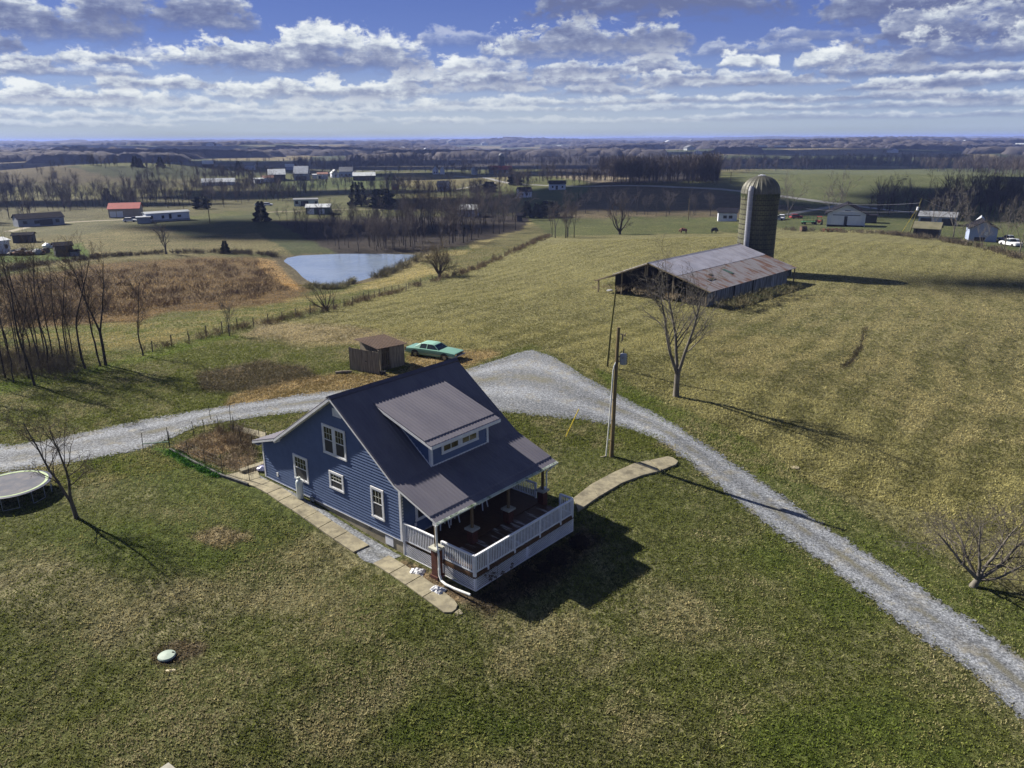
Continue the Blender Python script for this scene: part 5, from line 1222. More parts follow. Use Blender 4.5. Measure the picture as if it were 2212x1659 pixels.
for (v, u, rz_, lb) in ((13.95, -.72, .5, 'crumpled clear plastic bag on the soil beside the upper end slabs'), (15.75, -1.12, .2, 'crumpled clear plastic bag at the foot of the brick corner pillar')):
    p_ = hw(u, v); z_ = hz(*p_[:2]); vs = []; fs = []; n_ = 9
    for i in range(n_):
        for j in range(n_):
            a, b = i / (n_ - 1) * 2 - 1, j / (n_ - 1) * 2 - 1
            vs.append((a * .38, b * .3, max(0, (1 - a ** 4) * (1 - b ** 4)) * (.13 + rnd.uniform(-.05, .05)) - .01))
    for i in range(n_ - 1):
        for j in range(n_ - 1): fs.append((i * n_ + j, (i + 1) * n_ + j, (i + 1) * n_ + j + 1, i * n_ + j + 1))
    o_ = MB().add(vs, fs).build('plastic_bag', BAGM); o_.location = (p_[0], p_[1], z_ + .015); o_.rotation_euler = (0, 0, -YAW + rz_); tag(o_, lb, 'bag')
lid = G(355, 1412); e = empty('septic_lid', lid, 0, 'pale mint round tank lid set in a bare patch on the lower left lawn', 'tank lid')
MINT = mat('mint_plastic', (.33, .40, .345), (.28, .35, .30), rough=.5, scale=3)
MB().lathe([(.33, .0), (.33, .05), (.35, .06), (.35, .09), (.32, .12), (.0, .15)], 28).build('lid', MINT, e, smooth=False)
MB().lathe([(.345, -.1), (.345, .03), (.31, .03)], 28).build('riser', mat('navy_ring', (.03, .04, .10), (.03, .04, .1), rough=.6), e)
MB().box(.16, .24, .12, .16, .12, .155).build('lid_handle', DARKM, e)
def rock(name, loc, s, m, label, cat, seed=1):
    rr = random.Random(seed); mb = MB(); n_ = 9
    prof = [(.6, 0), (1, .25), (.95, .6), (.55, .95), (.15, 1.0)]
    mb.lathe([(a, b) for a, b in prof], n_); mb.v = [(x * s[0] * rr.uniform(.82, 1.1), y * s[1] * rr.uniform(.82, 1.1), z * s[2] * rr.uniform(.85, 1.1) - .02) for x, y, z in mb.v]
    o = mb.build(name, m, bevel=.01); o.location = loc; return tag(o, label, cat)
rock('flat_stone', G(363, 1441), (.22, .09, .06), mat('cream_stone', (.55, .50, .36), (.45, .4, .3), rough=.9), 'small cream flat stone just below the mint tank lid', 'stone', 3)
q_ = G(352, 1662)
tag(slab_poly('square_cover', [G(322, 1668), G(357, 1645), G(398, 1680), G(360, 1705)], lift=.12, m=mat('pale_concrete', (.40, .39, .33), (.33, .32, .27), rough=.9)), 'pale square concrete corner cut by the bottom edge of the picture', 'concrete lid')
e = empty('cover_disc', G(1715, 1016), 0, 'small pale round cover flush in the grass right of the drive', 'cover'); MB().lathe([(.28, -.05), (.28, .03), (.0, .05)], 18).build('disc', FOUND, e)
# leaf/twig clump mesh: many tiny blades in a volume
def clump(n, rx, ry, rz_, ln, wd, seed, up=.4, hollow=.3):
    rr = np.random.RandomState(seed); d = rr.normal(size=(n, 3)); d /= np.linalg.norm(d, axis=1)[:, None]; d[:, 2] = np.abs(d[:, 2])
    rad = hollow + (1 - hollow) * rr.rand(n) ** .6
    p_ = d * rad[:, None] * np.array([rx, ry, rz_]) * (1 + .18 * np.sin(d[:, 0:1] * 7 + d[:, 1:2] * 5))
    a = rr.normal(size=(n, 3)); a[:, 2] = np.abs(a[:, 2]) * .6 + up; a /= np.linalg.norm(a, axis=1)[:, None]; b = np.cross(a, rr.normal(size=(n, 3))); b /= (np.linalg.norm(b, axis=1)[:, None] + 1e-9)
    l_ = ln * rr.uniform(.6, 1.3, (n, 1)); V = np.stack([p_ - b * wd / 2, p_ + b * wd / 2, p_ + a * l_ + b * wd * .2, p_ + a * l_ - b * wd * .2], 1).reshape(-1, 3)
    return V, np.arange(n * 4).reshape(-1, 4)
BUSH = mat('dark_maroon_leaves', (.045, .028, .022), (.022, .018, .014), rough=.9, scale=6)
for (u, v, s_, lb, sd_) in ((6.9, 18.15, .50, 'dark round clipped bush nearest the far porch corner', 1), (4.85, 18.25, .50, 'dark round clipped bush in the middle of the porch bed', 2), (2.55, 18.15, .45, 'dark round clipped bush nearest the near porch corner', 3), (3.75, 18.3, .30, 'small low dark plant between two clipped bushes in the porch bed', 4)):
    p_ = hw(u, v); e = empty('round_bush', (p_[0], p_[1], hz(*p_[:2])), 0, lb, 'bush', 'bushes in the porch bed')
    V, Fq = clump(2600, s_, s_, s_ * 1.25, .07, .035, sd_, .1, .55); put_mesh('leaves', raw_mesh('leaves', V + np.array([0, 0, .05]), Fq, BUSH), e)
    mb = MB()
    for k in range(5): a = k * 1.26; mb.tube([(0, 0, -.05), (s_ * .4 * math.cos(a), s_ * .4 * math.sin(a), s_ * .7)], [.02, .01], 5)
    mb.build('stems', TWIGB, e)
DRYL = mat('dried_flower_brown', (.13, .09, .05), (.07, .05, .03), rough=.95, scale=9)
p_ = hw(1.0, 17.75); e = empty('dried_plant', (p_[0], p_[1], hz(*p_[:2])), 0, 'withered hydrangea with brown flower heads in front of the lattice corner', 'plant')
rnd = random.Random(12); ms = MB(); Vs = []; Fs = []; k0 = 0
for k in range(26):
    a = rnd.random() * 6.28; r_ = rnd.uniform(.2, .75); h_ = rnd.uniform(.45, 1.15); tip = (r_ * math.cos(a), r_ * math.sin(a), h_)
    ms.tube([(tip[0] * .2, tip[1] * .2, -.05), (tip[0] * .7, tip[1] * .7, h_ * .6), tip], .007, 4)
    V, Fq = clump(40, .09, .09, .07, .04, .03, k, .1, .4); Vs.append(V + np.array(tip)); Fs.append(Fq + k0); k0 += len(V)
ms.build('stems', TWIGB, e); put_mesh('flower_heads', raw_mesh('flower_heads', np.concatenate(Vs), np.concatenate(Fs), DRYL), e)
# ------------------------------------------------------------------ garden bed with wire fence
DRYG = mat('dry_garden_weeds', (.36, .29, .19), (.20, .16, .10), rough=.95, scale=1.5)
FERN = mat('green_clump', (.09, .24, .03), (.06, .17, .02), rough=.9, scale=2)
def weeds(name, pts, m, label_kind, n_each, r_, h_, ln, wd, seed, up=.8, hollow=.1):
    Vs = []; Fs = []; k0 = 0; rr = random.Random(seed)
    for i, p_ in enumerate(pts):
        sc = rr.uniform(.6, 1.3); V, Fq = clump(int(n_each * sc), r_ * sc, r_ * sc, h_ * sc, ln, wd, seed * 31 + i, up, hollow)
        Vs.append(V + np.array([p_[0], p_[1], (p_[2] if len(p_) > 2 else hz(p_[0], p_[1]))])); Fs.append(Fq + k0); k0 += len(V)
    o = put_mesh(name, raw_mesh(name, np.concatenate(Vs), np.concatenate(Fs), m)); return tag(o, kind='stuff')
def inside(poly, n, seed):
    rr = np.random.RandomState(seed); P = np.array([p_[:2] for p_ in poly]); out = []
    while len(out) < n:
        c_ = P.min(0) + rr.rand(400, 2) * (P.max(0) - P.min(0)); s_ = poly_sd(P, c_[:, 0], c_[:, 1]) < -.1; out += list(c_[s_])
    return [tuple(c_) for c_ in out[:n]]
weeds('garden_weeds', inside(GARD, 170, 3), DRYG, '', 34, .34, .26, .22, .022, 5)
weeds('garden_weeds', inside([G(560, 940), G(500, 900), (470, 922) and G(460, 915), G(475, 950), G(545, 985)], 60, 8), mat('reddish_garden_weeds', (.25, .195, .12), (.14, .11, .07), rough=.95, scale=1.5), '', 45, .32, .5, .3, .018, 6)
weeds('green_ground_cover', inside([G(348, 964), G(372, 962), G(485, 1022), G(462, 1026), G(400, 998)], 60, 9), FERN, '', 70, .28, .18, .12, .04, 7, .5)
FENCEM = mat('green_fence_stake', (.035, .045, .03), (.03, .03, .03), rough=.8)
gp_ = [G(*q_) for q_ in ((366, 962), (407, 984), (442, 1002), (479, 1018), (537, 1034), (610, 996))]
gq_ = [G(*q_) for q_ in ((366, 962), (419, 938), (442, 931), (472, 922), (505, 926), (560, 948), (575, 955))]
def wire_fence(name, posts, label, h_=1.25, m=FENCEM, mesh=True, cat='fence', tilt=.05, rp=.022):
    e = empty(name, posts[0], 0, label, cat); rr = random.Random(len(posts)); P_ = [p_ - posts[0] for p_ in posts]; tops = []
    for p_ in P_:
        t_ = p_ + Vector((rr.uniform(-tilt, tilt), rr.uniform(-tilt, tilt), h_ * rr.uniform(.85, 1.1))); tops.append(t_)
        MB().tube([tuple(p_ - Vector((0, 0, .2))), tuple(t_)], rp, 5).build('post', m, e)
    mb = MB()
    for i in range(len(P_) - 1):
        a, b = P_[i], P_[i + 1]; at_, bt = tops[i], tops[i + 1]; n_ = 5 if mesh else 3
        for k in range(n_):
            f_ = .12 + .8 * k / (n_ - 1); mb.tube([tuple(a.lerp(at_, f_)), tuple(a.lerp(at_, f_).lerp(b.lerp(bt, f_), .5) - Vector((0, 0, .03))), tuple(b.lerp(bt, f_))], .004 if mesh else .006, 3)
        if mesh:
            L_ = (b - a).length; m_ = int(L_ / .18)
            for k in range(1, m_): f_ = k / m_; mb.tube([tuple(a.lerp(b, f_) + Vector((0, 0, .05))), tuple(at_.lerp(bt, f_) - Vector((0, 0, .12)))], .003, 3)
    mb.build('wire', WIREM, e); return e
wire_fence('garden_fence', gp_, 'thin wire garden fence along the lawn side of the weedy garden bed')
wire_fence('garden_fence', gq_, 'thin wire garden fence along the drive side of the weedy garden bed')
ge = wire_fence('garden_gate', [G(308, 966), G(366, 962)], 'low pale green wire gate section between lawn and drive, left of the garden bed', 1.45, cat='gate')
tag(MB().bar((0, 0, 0), tuple(G(366, 962) - G(308, 966)), .05, .05).build('gate_bar', mat('pale_green_bar', (.16, .25, .2), (.12, .2, .16), rough=.6), ge, loc=(0, 0, .5)))
for i, q_ in enumerate([(455, 900), (497, 905), (505, 940), (520, 955), (548, 972)]):
    p_ = G(*q_); o_ = MB().tube([(0, 0, -.2), (rnd.uniform(-.08, .08), rnd.uniform(-.08, .08), rnd.uniform(.9, 1.3))], .022, 5).build('garden_stake', FENCEM); o_.location = p_
    tag(o_, 'thin dark stake standing among the dry weeds of the garden bed', 'stake', 'stakes in the garden bed')
bl = [G(*q_) for q_ in ((366, 966), (410, 990), (478, 1024), (534, 1044))]
mb = MB()
for i in range(3): mb.bar(bl[i] + Vector((0, 0, .06)), bl[i + 1] + Vector((0, 0, .06)), .12, .22)
tag(mb.build('bed_edging', mat('dark_edging', (.10, .10, .10), (.05, .05, .05), rough=.9)), 'dark timber edging along the lawn side of the garden bed', 'edging')
tag(slab_poly('concrete_edge', [G(500, 922), G(512, 916), G(575, 932), G(570, 945)], lift=.1), 'pale concrete strip between the garden bed and the gravel drive behind the house', 'edging')
shr = G(580, 965)
tag(rock('wrapped_bundle', Vector(hw(.35, -1.0, .7)), (.35, .3, .35), mat('lilac_plastic', (.6, .58, .75), (.4, .4, .55), rough=.3, scale=6), 'a', 'b', 8), 'shiny pale lilac plastic bundle behind the rear corner of the blue house', 'bundle')
# ------------------------------------------------------------------ barn
BAZ = R(43.35); BO = (24.95, 96.27); BG = -1.0
def bwp(u, v, z=0): return (BO[0] + u * math.sin(BAZ) + v * math.cos(BAZ), BO[1] + u * math.cos(BAZ) - v * math.sin(BAZ), z)
TINS = mat('silver_tin', (.30, .305, .37), (.23, .235, .29), rough=.5, scale=.6, spec=.5, metal=.15, dirt_sheen=((.16, .12, .11), .9, (.35, 2.4, 1)))
TINR = mat('rusted_tin', (.17, .165, .185), (.11, .055, .036), rough=.75, scale=.75, detail=9, lo=.47, hi=.62, stretch=(.45, 1.6, 1), dirt_sheen=((.07, .045, .035), 1.2, (.4, 2.2, 1)))
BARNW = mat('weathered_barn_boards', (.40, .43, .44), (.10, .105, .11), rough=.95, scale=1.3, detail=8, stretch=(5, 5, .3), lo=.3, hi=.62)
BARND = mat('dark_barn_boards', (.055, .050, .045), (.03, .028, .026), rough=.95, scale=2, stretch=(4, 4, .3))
barn = empty('barn', (BO[0], BO[1], BG), -BAZ, 'long open ended weathered barn with silver and rusty tin roof before the silo', 'barn')
LB_ = 23.8
def corr(path, u0, u1, pitch=.5, rh=.03, th=.04): return ribbed(path, u0, u1, th, pitch, rh)
corr([(-8.69, 5.12), (-4.3, 3.876)], -.5, LB_ + 1.2).build('silver_roof', TINS, barn)
corr([(-4.36, 3.86), (.85, 2.40)], -.5, LB_ + 1.2).build('rusty_roof', TINR, barn)
corr([(-14.39, 2.93), (-8.69, 5.12)], -.5, LB_ + 1.2).build('rear_roof', TINS, barn)
corr([(-17.56, 1.69), (-14.30, 2.92)], -.5, LB_ * .7).build('lean_roof', TINR, barn)
MB().prism([(-8.95, 5.06), (-8.69, 5.19), (-8.43, 5.06), (-8.69, 5.13)], 1, -.55, LB_ + 1.25).build('ridge_cap', TINS, barn)
mb = MB()
for (u0_, u1_, v0_) in ((3.2, 4.9, -1.9), (5.2, 5.9, -2.9)):
    z_ = 3.876 - (v0_ + 4.3) * .28
    mb.add([(v0_, u0_, z_ + .05), (v0_ + .45, u0_, z_ - .075), (v0_ + .45, u1_, z_ - .075), (v0_, u1_, z_ + .05), (v0_, u0_, z_ + .01), (v0_ + .45, u0_, z_ - .115), (v0_ + .45, u1_, z_ - .115), (v0_, u1_, z_ + .01)], [(0, 1, 2, 3), (7, 6, 5, 4), (0, 4, 5, 1), (2, 6, 7, 3), (1, 5, 6, 2), (3, 7, 4, 0)])
mb.build('roof_gap', BARND, barn)
mb = MB(); v0_ = -3.2; z_ = 3.876 - (v0_ + 4.3) * .28; mb.add([(v0_, 9.5, z_ + .05), (v0_ + 1.5, 9.5, z_ - .37), (v0_ + 1.5, 10.2, z_ - .37), (v0_, 10.2, z_ + .05), (v0_, 9.5, z_), (v0_ + 1.5, 9.5, z_ - .42), (v0_ + 1.5, 10.2, z_ - .42), (v0_, 10.2, z_)], [(0, 1, 2, 3), (7, 6, 5, 4), (0, 4, 5, 1), (2, 6, 7, 3), (1, 5, 6, 2), (3, 7, 4, 0)])
mb.build('green_roof_patch', mat('green_tin', (.05, .10, .09), (.04, .08, .07), rough=.6), barn)
mb = planks(MB(), (0, LB_), (0, 0), -.3, 2.50, -.3, 2.50, wd=.26, seed=3, skip=lambda t_: 10.8 < t_ < 11.1 or 16.2 < t_ < 16.6); mb.build('side_wall', BARNW, barn)
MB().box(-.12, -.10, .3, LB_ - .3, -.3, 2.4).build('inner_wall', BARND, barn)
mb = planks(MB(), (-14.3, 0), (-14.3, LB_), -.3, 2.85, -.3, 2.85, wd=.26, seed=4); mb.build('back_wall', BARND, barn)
def gl(z_): return None
mb = MB()
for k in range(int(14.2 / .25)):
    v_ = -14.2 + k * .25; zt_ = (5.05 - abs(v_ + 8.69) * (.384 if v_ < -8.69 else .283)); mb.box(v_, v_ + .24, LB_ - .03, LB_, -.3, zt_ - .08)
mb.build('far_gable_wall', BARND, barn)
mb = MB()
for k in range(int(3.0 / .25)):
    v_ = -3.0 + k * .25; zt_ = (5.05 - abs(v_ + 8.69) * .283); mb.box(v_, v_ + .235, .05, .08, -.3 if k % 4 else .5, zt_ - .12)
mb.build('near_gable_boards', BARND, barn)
PW = mat('pale_barn_post', (.24, .20, .13), (.14, .115, .08), rough=.9, scale=3)
for (v_, zt_, z0_) in ((-13.2, 3.25, -.3), (-5.0, 4.0, -.3), (-17.2, 1.8, -.3), (-9.4, 4.75, 3.2), (-9.1, 4.8, 3.3), (-.05, 2.5, -.3)):
    MB().bar((v_, .0, z0_), (v_ + .02, 0, zt_), .17, .17, up=(0, 1, 0)).build('post', PW, barn)
for u_ in (6, 12, 18):
    for v_ in (-12, -6): MB().bar((v_, u_, -.3), (v_, u_, 3.4), .2).build('inner_post', BARND, barn)
mb = MB(); mb.bar((-8.69, -.48, 5.02), (.8, -.48, 2.34), .05, .16); mb.bar((-8.69, -.48, 5.02), (-14.35, -.48, 2.85), .05, .16); mb.bar((-14.35, -.48, 2.85), (-17.5, -.48, 1.62), .05, .14); mb.build('rake_boards', PW, barn)
MB().bar((.6, LB_ + 1.1, -.4), (.6, LB_ + 1.1, 2.35), .15).build('post', PW, barn)
MB().box(-.4, .5, LB_ + .2, LB_ + .25, 1.2, 2.35).build('end_boards', BARNW, barn)
tag(MB().box(-.3, 3.6, -.35, .35, 0, .12).build('tin_sheet', TINS, None, loc=(0, 0, 0)), 'pale sheet of tin lying along the foot of the barn side wall', 'tin sheet')
o_ = bpy.data.objects['tin_sheet']; q_ = bwp(18, 1.0); o_.location = (q_[0], q_[1], hz(q_[0], q_[1]) + .03); o_.rotation_euler = (0, 0, -BAZ + R(90) + .1)
tag(rock('feed_bag', Vector((0, 0, 0)), (.5, .35, .3), BAGM, 'a', 'b', 4), 'white bag lying on the straw by the open corner of the barn', 'bag'); bpy.data.objects['feed_bag'].location = G(1319, 631)
# ------------------------------------------------------------------ silo
SY = 124.0; dS = px_dir(1639, 500); SX = SY * dS[0] / dS[1]; SZ = hz(SX, SY) - .2
dT = px_dir(1638, 382); STOP = CAMZ + SY * dT[2] / dT[1] - SZ; SR = 2.92; SC = STOP - SR * .98
silo = empty('silo', (SX, SY, SZ), 0, 'tall round concrete stave silo with ribbed metal dome and white chute behind the barn', 'silo')
STAVE = bpy.data.materials.new('stave_concrete'); STAVE.use_nodes = True; t = NT(STAVE.node_tree); p = bsdf(STAVE); co = t.node('ShaderNodeTexCoord').outputs['Object']
sp = t.node('ShaderNodeSeparateXYZ'); t.l.new(co, sp.inputs[0])
ang_ = t.math('MULTIPLY', t.math('ADD', t.math('DIVIDE', t.math('ARCTAN2', sp.outputs[1], sp.outputs[0]), 2 * math.pi), .5), 56)
fa = t.math('FRACT', ang_); joint = t.math('GREATER_THAN', t.math('ABSOLUTE', t.math('SUBTRACT', fa, .5)), .42)
colm = t.math('FLOOR', ang_); zrow = t.math('DIVIDE', t.math('ADD', sp.outputs[2], t.math('MULTIPLY', t.math('MODULO', colm, 2), .38)), .76)
jz = t.math('GREATER_THAN', t.math('ABSOLUTE', t.math('SUBTRACT', t.math('FRACT', zrow), .5)), .44)
j_ = t.math('MAXIMUM', joint, jz)
nz = t.noise(t.mapping(co, (1, 1, .25)), .9, 7, .65)
bc = t.mix(t.smooth(nz, .35, .65), (.125, .125, .065), (.07, .072, .05)); bc = t.mix(t.math('MULTIPLY', j_, .75), bc, (.03, .032, .022))
t.l.new(bc, p.inputs['Base Color']); p.inputs['Roughness'].default_value = .9
MB().tube([(0, 0, -.5), (0, 0, SC)], SR, 56).build('stave_wall', STAVE, silo, smooth=False)
HOOP = mat('dark_hoop', (.035, .03, .025), (.025, .02, .018), rough=.7)
z_ = .5; n_ = 0
while z_ < SC - .2:
    mb = MB(); mb.lathe([(SR + .002, z_ - .045), (SR + .045, z_ - .045), (SR + .045, z_ + .045), (SR + .002, z_ + .045)], 56); mb.f = mb.f[:-2]; mb.build('hoop', HOOP, silo); z_ += .76
DOME = mat('olive_metal_dome', (.135, .132, .10), (.09, .09, .07), rough=.55, metal=.2, scale=.8, spec=.5)
mb = MB(); n_ = 96; prof = [(SR * math.cos(a) ** .9, SC + SR * .92 * math.sin(a)) for a in np.linspace(0, R(84), 12)]
vs = []; fs = []
for i, (r_, zz) in enumerate(prof):
    for k in range(n_): a = 2 * math.pi * k / n_; rr = r_ * (1.03 if k % 4 == 0 else 1.0) + (.05 if i == 0 else 0); vs.append((rr * math.cos(a), rr * math.sin(a), zz))
for i in range(len(prof) - 1):
    for k in range(n_): fs.append((i * n_ + k, i * n_ + (k + 1) % n_, (i + 1) * n_ + (k + 1) % n_, (i + 1) * n_ + k))
fs.append(tuple((len(prof) - 1) * n_ + k for k in range(n_))); MB().add(vs, fs).build('dome', DOME, silo)
MB().lathe([(.62, SC + SR * .90), (.64, SC + SR * .93), (.1, SC + SR * .99)], 20).build('dome_cap', mat('pale_cap_metal', (.55, .56, .58), (.5, .5, .52), rough=.4), silo)
mb = MB(); a0 = math.atan2(-SY, -SX) - .02 - R(26)
mb.tube([(math.cos(a0) * (SR + .22), math.sin(a0) * (SR + .22), .0), (math.cos(a0) * (SR + .22), math.sin(a0) * (SR + .22), SC + .55), (math.cos(a0) * (SR - .05), math.sin(a0) * (SR - .05), SC + 1.05)], .42, 14)
ch = mb.build('chute', mat('white_chute', (.30, .31, .35), (.24, .25, .29), rough=.5, scale=1.5), silo)
mb = MB(); z_ = 1.0
while z_ < SC: mb.tube([(math.cos(a0) * (SR + .22), math.sin(a0) * (SR + .22), z_), (math.cos(a0) * (SR + .22), math.sin(a0) * (SR + .22), z_ + .06)], .44, 14); z_ += .76
mb.build('chute_bands', GREYM, ch)
MOSS = mat('moss_fringe', (.05, .10, .03), (.03, .05, .02), rough=.9, scale=4)
mb = MB()
for k in range(60): a = 2 * math.pi * k / 60; mb.bar((math.cos(a) * (SR + .05), math.sin(a) * (SR + .05), SC - .05), (math.cos(a) * (SR + .05), math.sin(a) * (SR + .05), SC - .35 - .5 * ((k * 37) % 10) / 10), .08, .03)
mb.build('dome_clips', MOSS, silo)
# weeds round the barn
BRUSH = mat('barn_brush', (.15, .13, .07), (.07, .075, .035), rough=.95, scale=.7)
rnd = random.Random(31)
weeds('barn_brush', [bwp(rnd.uniform(-1, 17), rnd.uniform(2.0, 5.5)) for _ in range(80)], BRUSH, '', 60, .9, .42, .35, .05, 41)
weeds('barn_straw', [bwp(rnd.uniform(-2.5, 6), rnd.uniform(-16, -1)) for _ in range(70)], DRYG, '', 40, .8, .3, .35, .04, 42)

# ------------------------------------------------------------------ farm buildings further off
def PM(name, c, c2=None, r=.7): return bpy.data.materials.get(name) or mat(name, c, c2, rough=r, scale=.5)
WW = PM('far_white_wall', (.62, .65, .72), (.52, .55, .62)); WGR = PM('far_grey_wall', (.24, .27, .33), (.20, .22, .27)); WBL = PM('far_blue_wall', (.30, .36, .50), (.26, .31, .44))
WDK = PM('far_dark_wall', (.05, .05, .055), (.035, .035, .04)); WGN = PM('far_green_wall', (.10, .14, .10), (.08, .11, .08)); WTN = PM('far_tan_wall', (.33, .29, .24), (.28, .24, .2)); WRD = PM('far_red_wall', (.22, .04, .04), (.16, .03, .03))
RFW = PM('far_white_roof', (.55, .58, .60), (.45, .48, .5), .5); RFD = PM('far_dark_roof', (.018, .018, .024), (.014, .014, .02), .95); RFG = PM('far_grey_roof', (.20, .21, .23), (.16, .17, .19)); RFR = PM('far_red_roof', (.34, .06, .05), (.27, .05, .04)); RFO = PM('far_rust_roof', (.30, .15, .11), (.2, .11, .08))
bsdf(RFD).inputs['Specular IOR Level'].default_value = .03
WDW = PM('far_window', (.03, .035, .04), (.02, .02, .03), .2); DRW = PM('far_door_white', (.68, .70, .74), (.6, .62, .66))
def bld(name, label, cat, x0, x1, yb, wh, rh, D, rot, wm, rm, ridge='x', front=(), group=None, over=.35, skirt=None, side=()):
    c_ = G((x0 + x1) / 2, yb); s_ = mpp(c_); Wd = (x1 - x0) * s_ / max(.5, abs(math.cos(R(rot))) + (D / 100) * 0)
    viewaz = math.atan2(c_.x, c_.y); e = empty(name, c_, -viewaz + R(rot), label, cat, group)
    hw_ = Wd / 2; y0, y1 = 0, D
    ang_ = R(rot)
    if ridge == 'x':
        poly = [(0, -1.0), (D, -1.0), (D, wh), (D / 2, wh + rh), (0, wh)]; MB().prism([(a, b) for a, b in poly], 0, -hw_, hw_).build('wall', wm, e)
        t_ = .14; mb = MB()
        for sgn in (0, 1):
            a = (-over, wh - over * rh / (D / 2)) if sgn == 0 else (D + over, wh - over * rh / (D / 2)); b = (D / 2, wh + rh)
            mb.prism([(a[0], a[1] + .03), (b[0], b[1] + .03), (b[0], b[1] + .03 + t_), (a[0], a[1] + .03 + t_)], 0, -hw_ - over, hw_ + over)
        mb.build('roof', rm, e)
    elif ridge == 'y':
        MB().prism([(-hw_, -1.0), (hw_, -1.0), (hw_, wh), (0, wh + rh), (-hw_, wh)], 1, 0, D).build('wall', wm, e)
        t_ = .14; mb = MB()
        for s1 in (-1, 1):
            a = (s1 * (hw_ + over), wh - over * rh / hw_); b = (0, wh + rh); mb.prism([(a[0], a[1] + .03), (b[0], b[1] + .03), (b[0], b[1] + .03 + t_), (a[0], a[1] + .03 + t_)], 1, -over, D + over)
        mb.build('roof', rm, e)
    else:
        MB().box(-hw_, hw_, 0, D, -1, wh).build('wall', wm, e); MB().prism([(-hw_ - over, wh + .02), (hw_ + over, wh + .02), (hw_ + over, wh + .16 + rh * 0), (-hw_ - over, wh + .16)], 1, -over, D + over).build('roof', rm, e)
    for (fx, z0, w_, h_, kind) in front:
        xx = -hw_ + fx * 2 * hw_; m_ = {'w': WDW, 'd': DRW, 'o': WDK, 'b': RFD}[kind]
        mb = MB(); mb.box(xx - w_ / 2, xx + w_ / 2, -.06, .02, z0, z0 + h_); mb.build({'w': 'window', 'd': 'door', 'o': 'opening', 'b': 'trim'}[kind], m_, e)
    for (fy, z0, w_, h_, kind) in side:
        m_ = {'w': WDW, 'd': DRW, 'o': WDK}[kind]; mb = MB(); yy = fy * D; sx_ = side_x(rot) * hw_
        mb.box(sx_ - .05, sx_ + .05, yy - w_ / 2, yy + w_ / 2, z0, z0 + h_); mb.build({'w': 'window', 'd': 'door', 'o': 'opening'}[kind], m_, e)
    if skirt: MB().box(-hw_ - .05, hw_ + .05, -.05, D + .05, -1, skirt[0]).build('skirting', skirt[1], e)
    return e
def side_x(rot): return -1 if rot > 0 else 1
# left valley
b_ = bld('mobile_home', 'long white mobile home with pale roof on the far left field', 'mobile home', 325, 411, 470, 2.9, .45, 4.5, 14, WW, RFW, 'x', [(.1, 1.0, 1.6, 1.2, 'w'), (.38, 1.0, .9, 1.1, 'w'), (.55, .8, .9, 1.7, 'w'), (.76, 1.2, 1.2, .8, 'w')], skirt=(.6, WGR))
bld('garage', 'tan two door garage with red metal roof beside the white mobile home', 'garage', 243, 303, 461, 3.2, 1.8, 9, -10, WTN, RFR, 'x', [(.14, .1, 2.2, 2.2, 'd'), (.36, .1, 2.2, 2.2, 'd')])
bld('small_shed', 'small grey flat roofed shed in front of the white mobile home', 'shed', 302, 328, 475, 2.1, .2, 4, 0, WGR, RFW, 'flat')
bld('ranch_house', 'long low grey ranch house with dark roof under the trees at the far left', 'house', 52, 138, 478, 2.7, 1.4, 8, 12, WGR, RFD, 'x', [(.15, .9, 1.2, 1.1, 'w'), (.4, .9, 1.6, 1.1, 'w'), (.6, .2, 4, 2.0, 'o'), (.85, .9, 1.2, 1.1, 'w')])
bld('mobile_home', 'white mobile home cut by the left edge of the picture', 'mobile home', -50, 22, 540, 3.0, .5, 5, 32, WW, RFW, 'x', [(.9, 1.1, .7, 1.0, 'w'), (.62, 1.1, .7, 1.0, 'w'), (.35, 1.1, .7, 1.0, 'w')])
bld('dark_shed', 'low collapsing dark shed at the end of the weedy pen on the left', 'shed', 35, 72, 514, 2.0, .5, 4, -12, WDK, RFD, 'x')
bld('dark_shed', 'dark open sided wagon shed alone on the green patch at the left', 'shed', 127, 160, 544, 2.4, .6, 3.5, 6, WDK, RFD, 'x', [(.5, .3, 1.6, 1.3, 'o')])
tag(bld('farm_trailer', 'low dark trailer standing against the wagon shed', 'trailer', 158, 175, 544, 1.1, .1, 2.5, 6, WGR, RFD, 'flat'))
bld('mobile_home', 'pale green mobile home with dark porch at the end of the ridge above the pond', 'mobile home', 640, 690, 441, 3.0, .4, 5, -4, PM('far_mint_wall', (.50, .56, .50), (.42, .48, .43)), RFG, 'x', [(.12, 1.0, 1.4, 1.5, 'w'), (.45, .1, 3.4, 2.3, 'o'), (.93, 1.0, 1, 1.2, 'w')])
bld('garage', 'green garage with white doors in front of the pale green mobile home', 'garage', 666, 716, 459, 2.7, 1.0, 7, -6, WGN, RFW, 'x', [(.2, .1, 2.6, 2.2, 'd'), (.58, .1, 1.0, 2.0, 'd'), (.72, .1, 1.0, 2.0, 'd')])
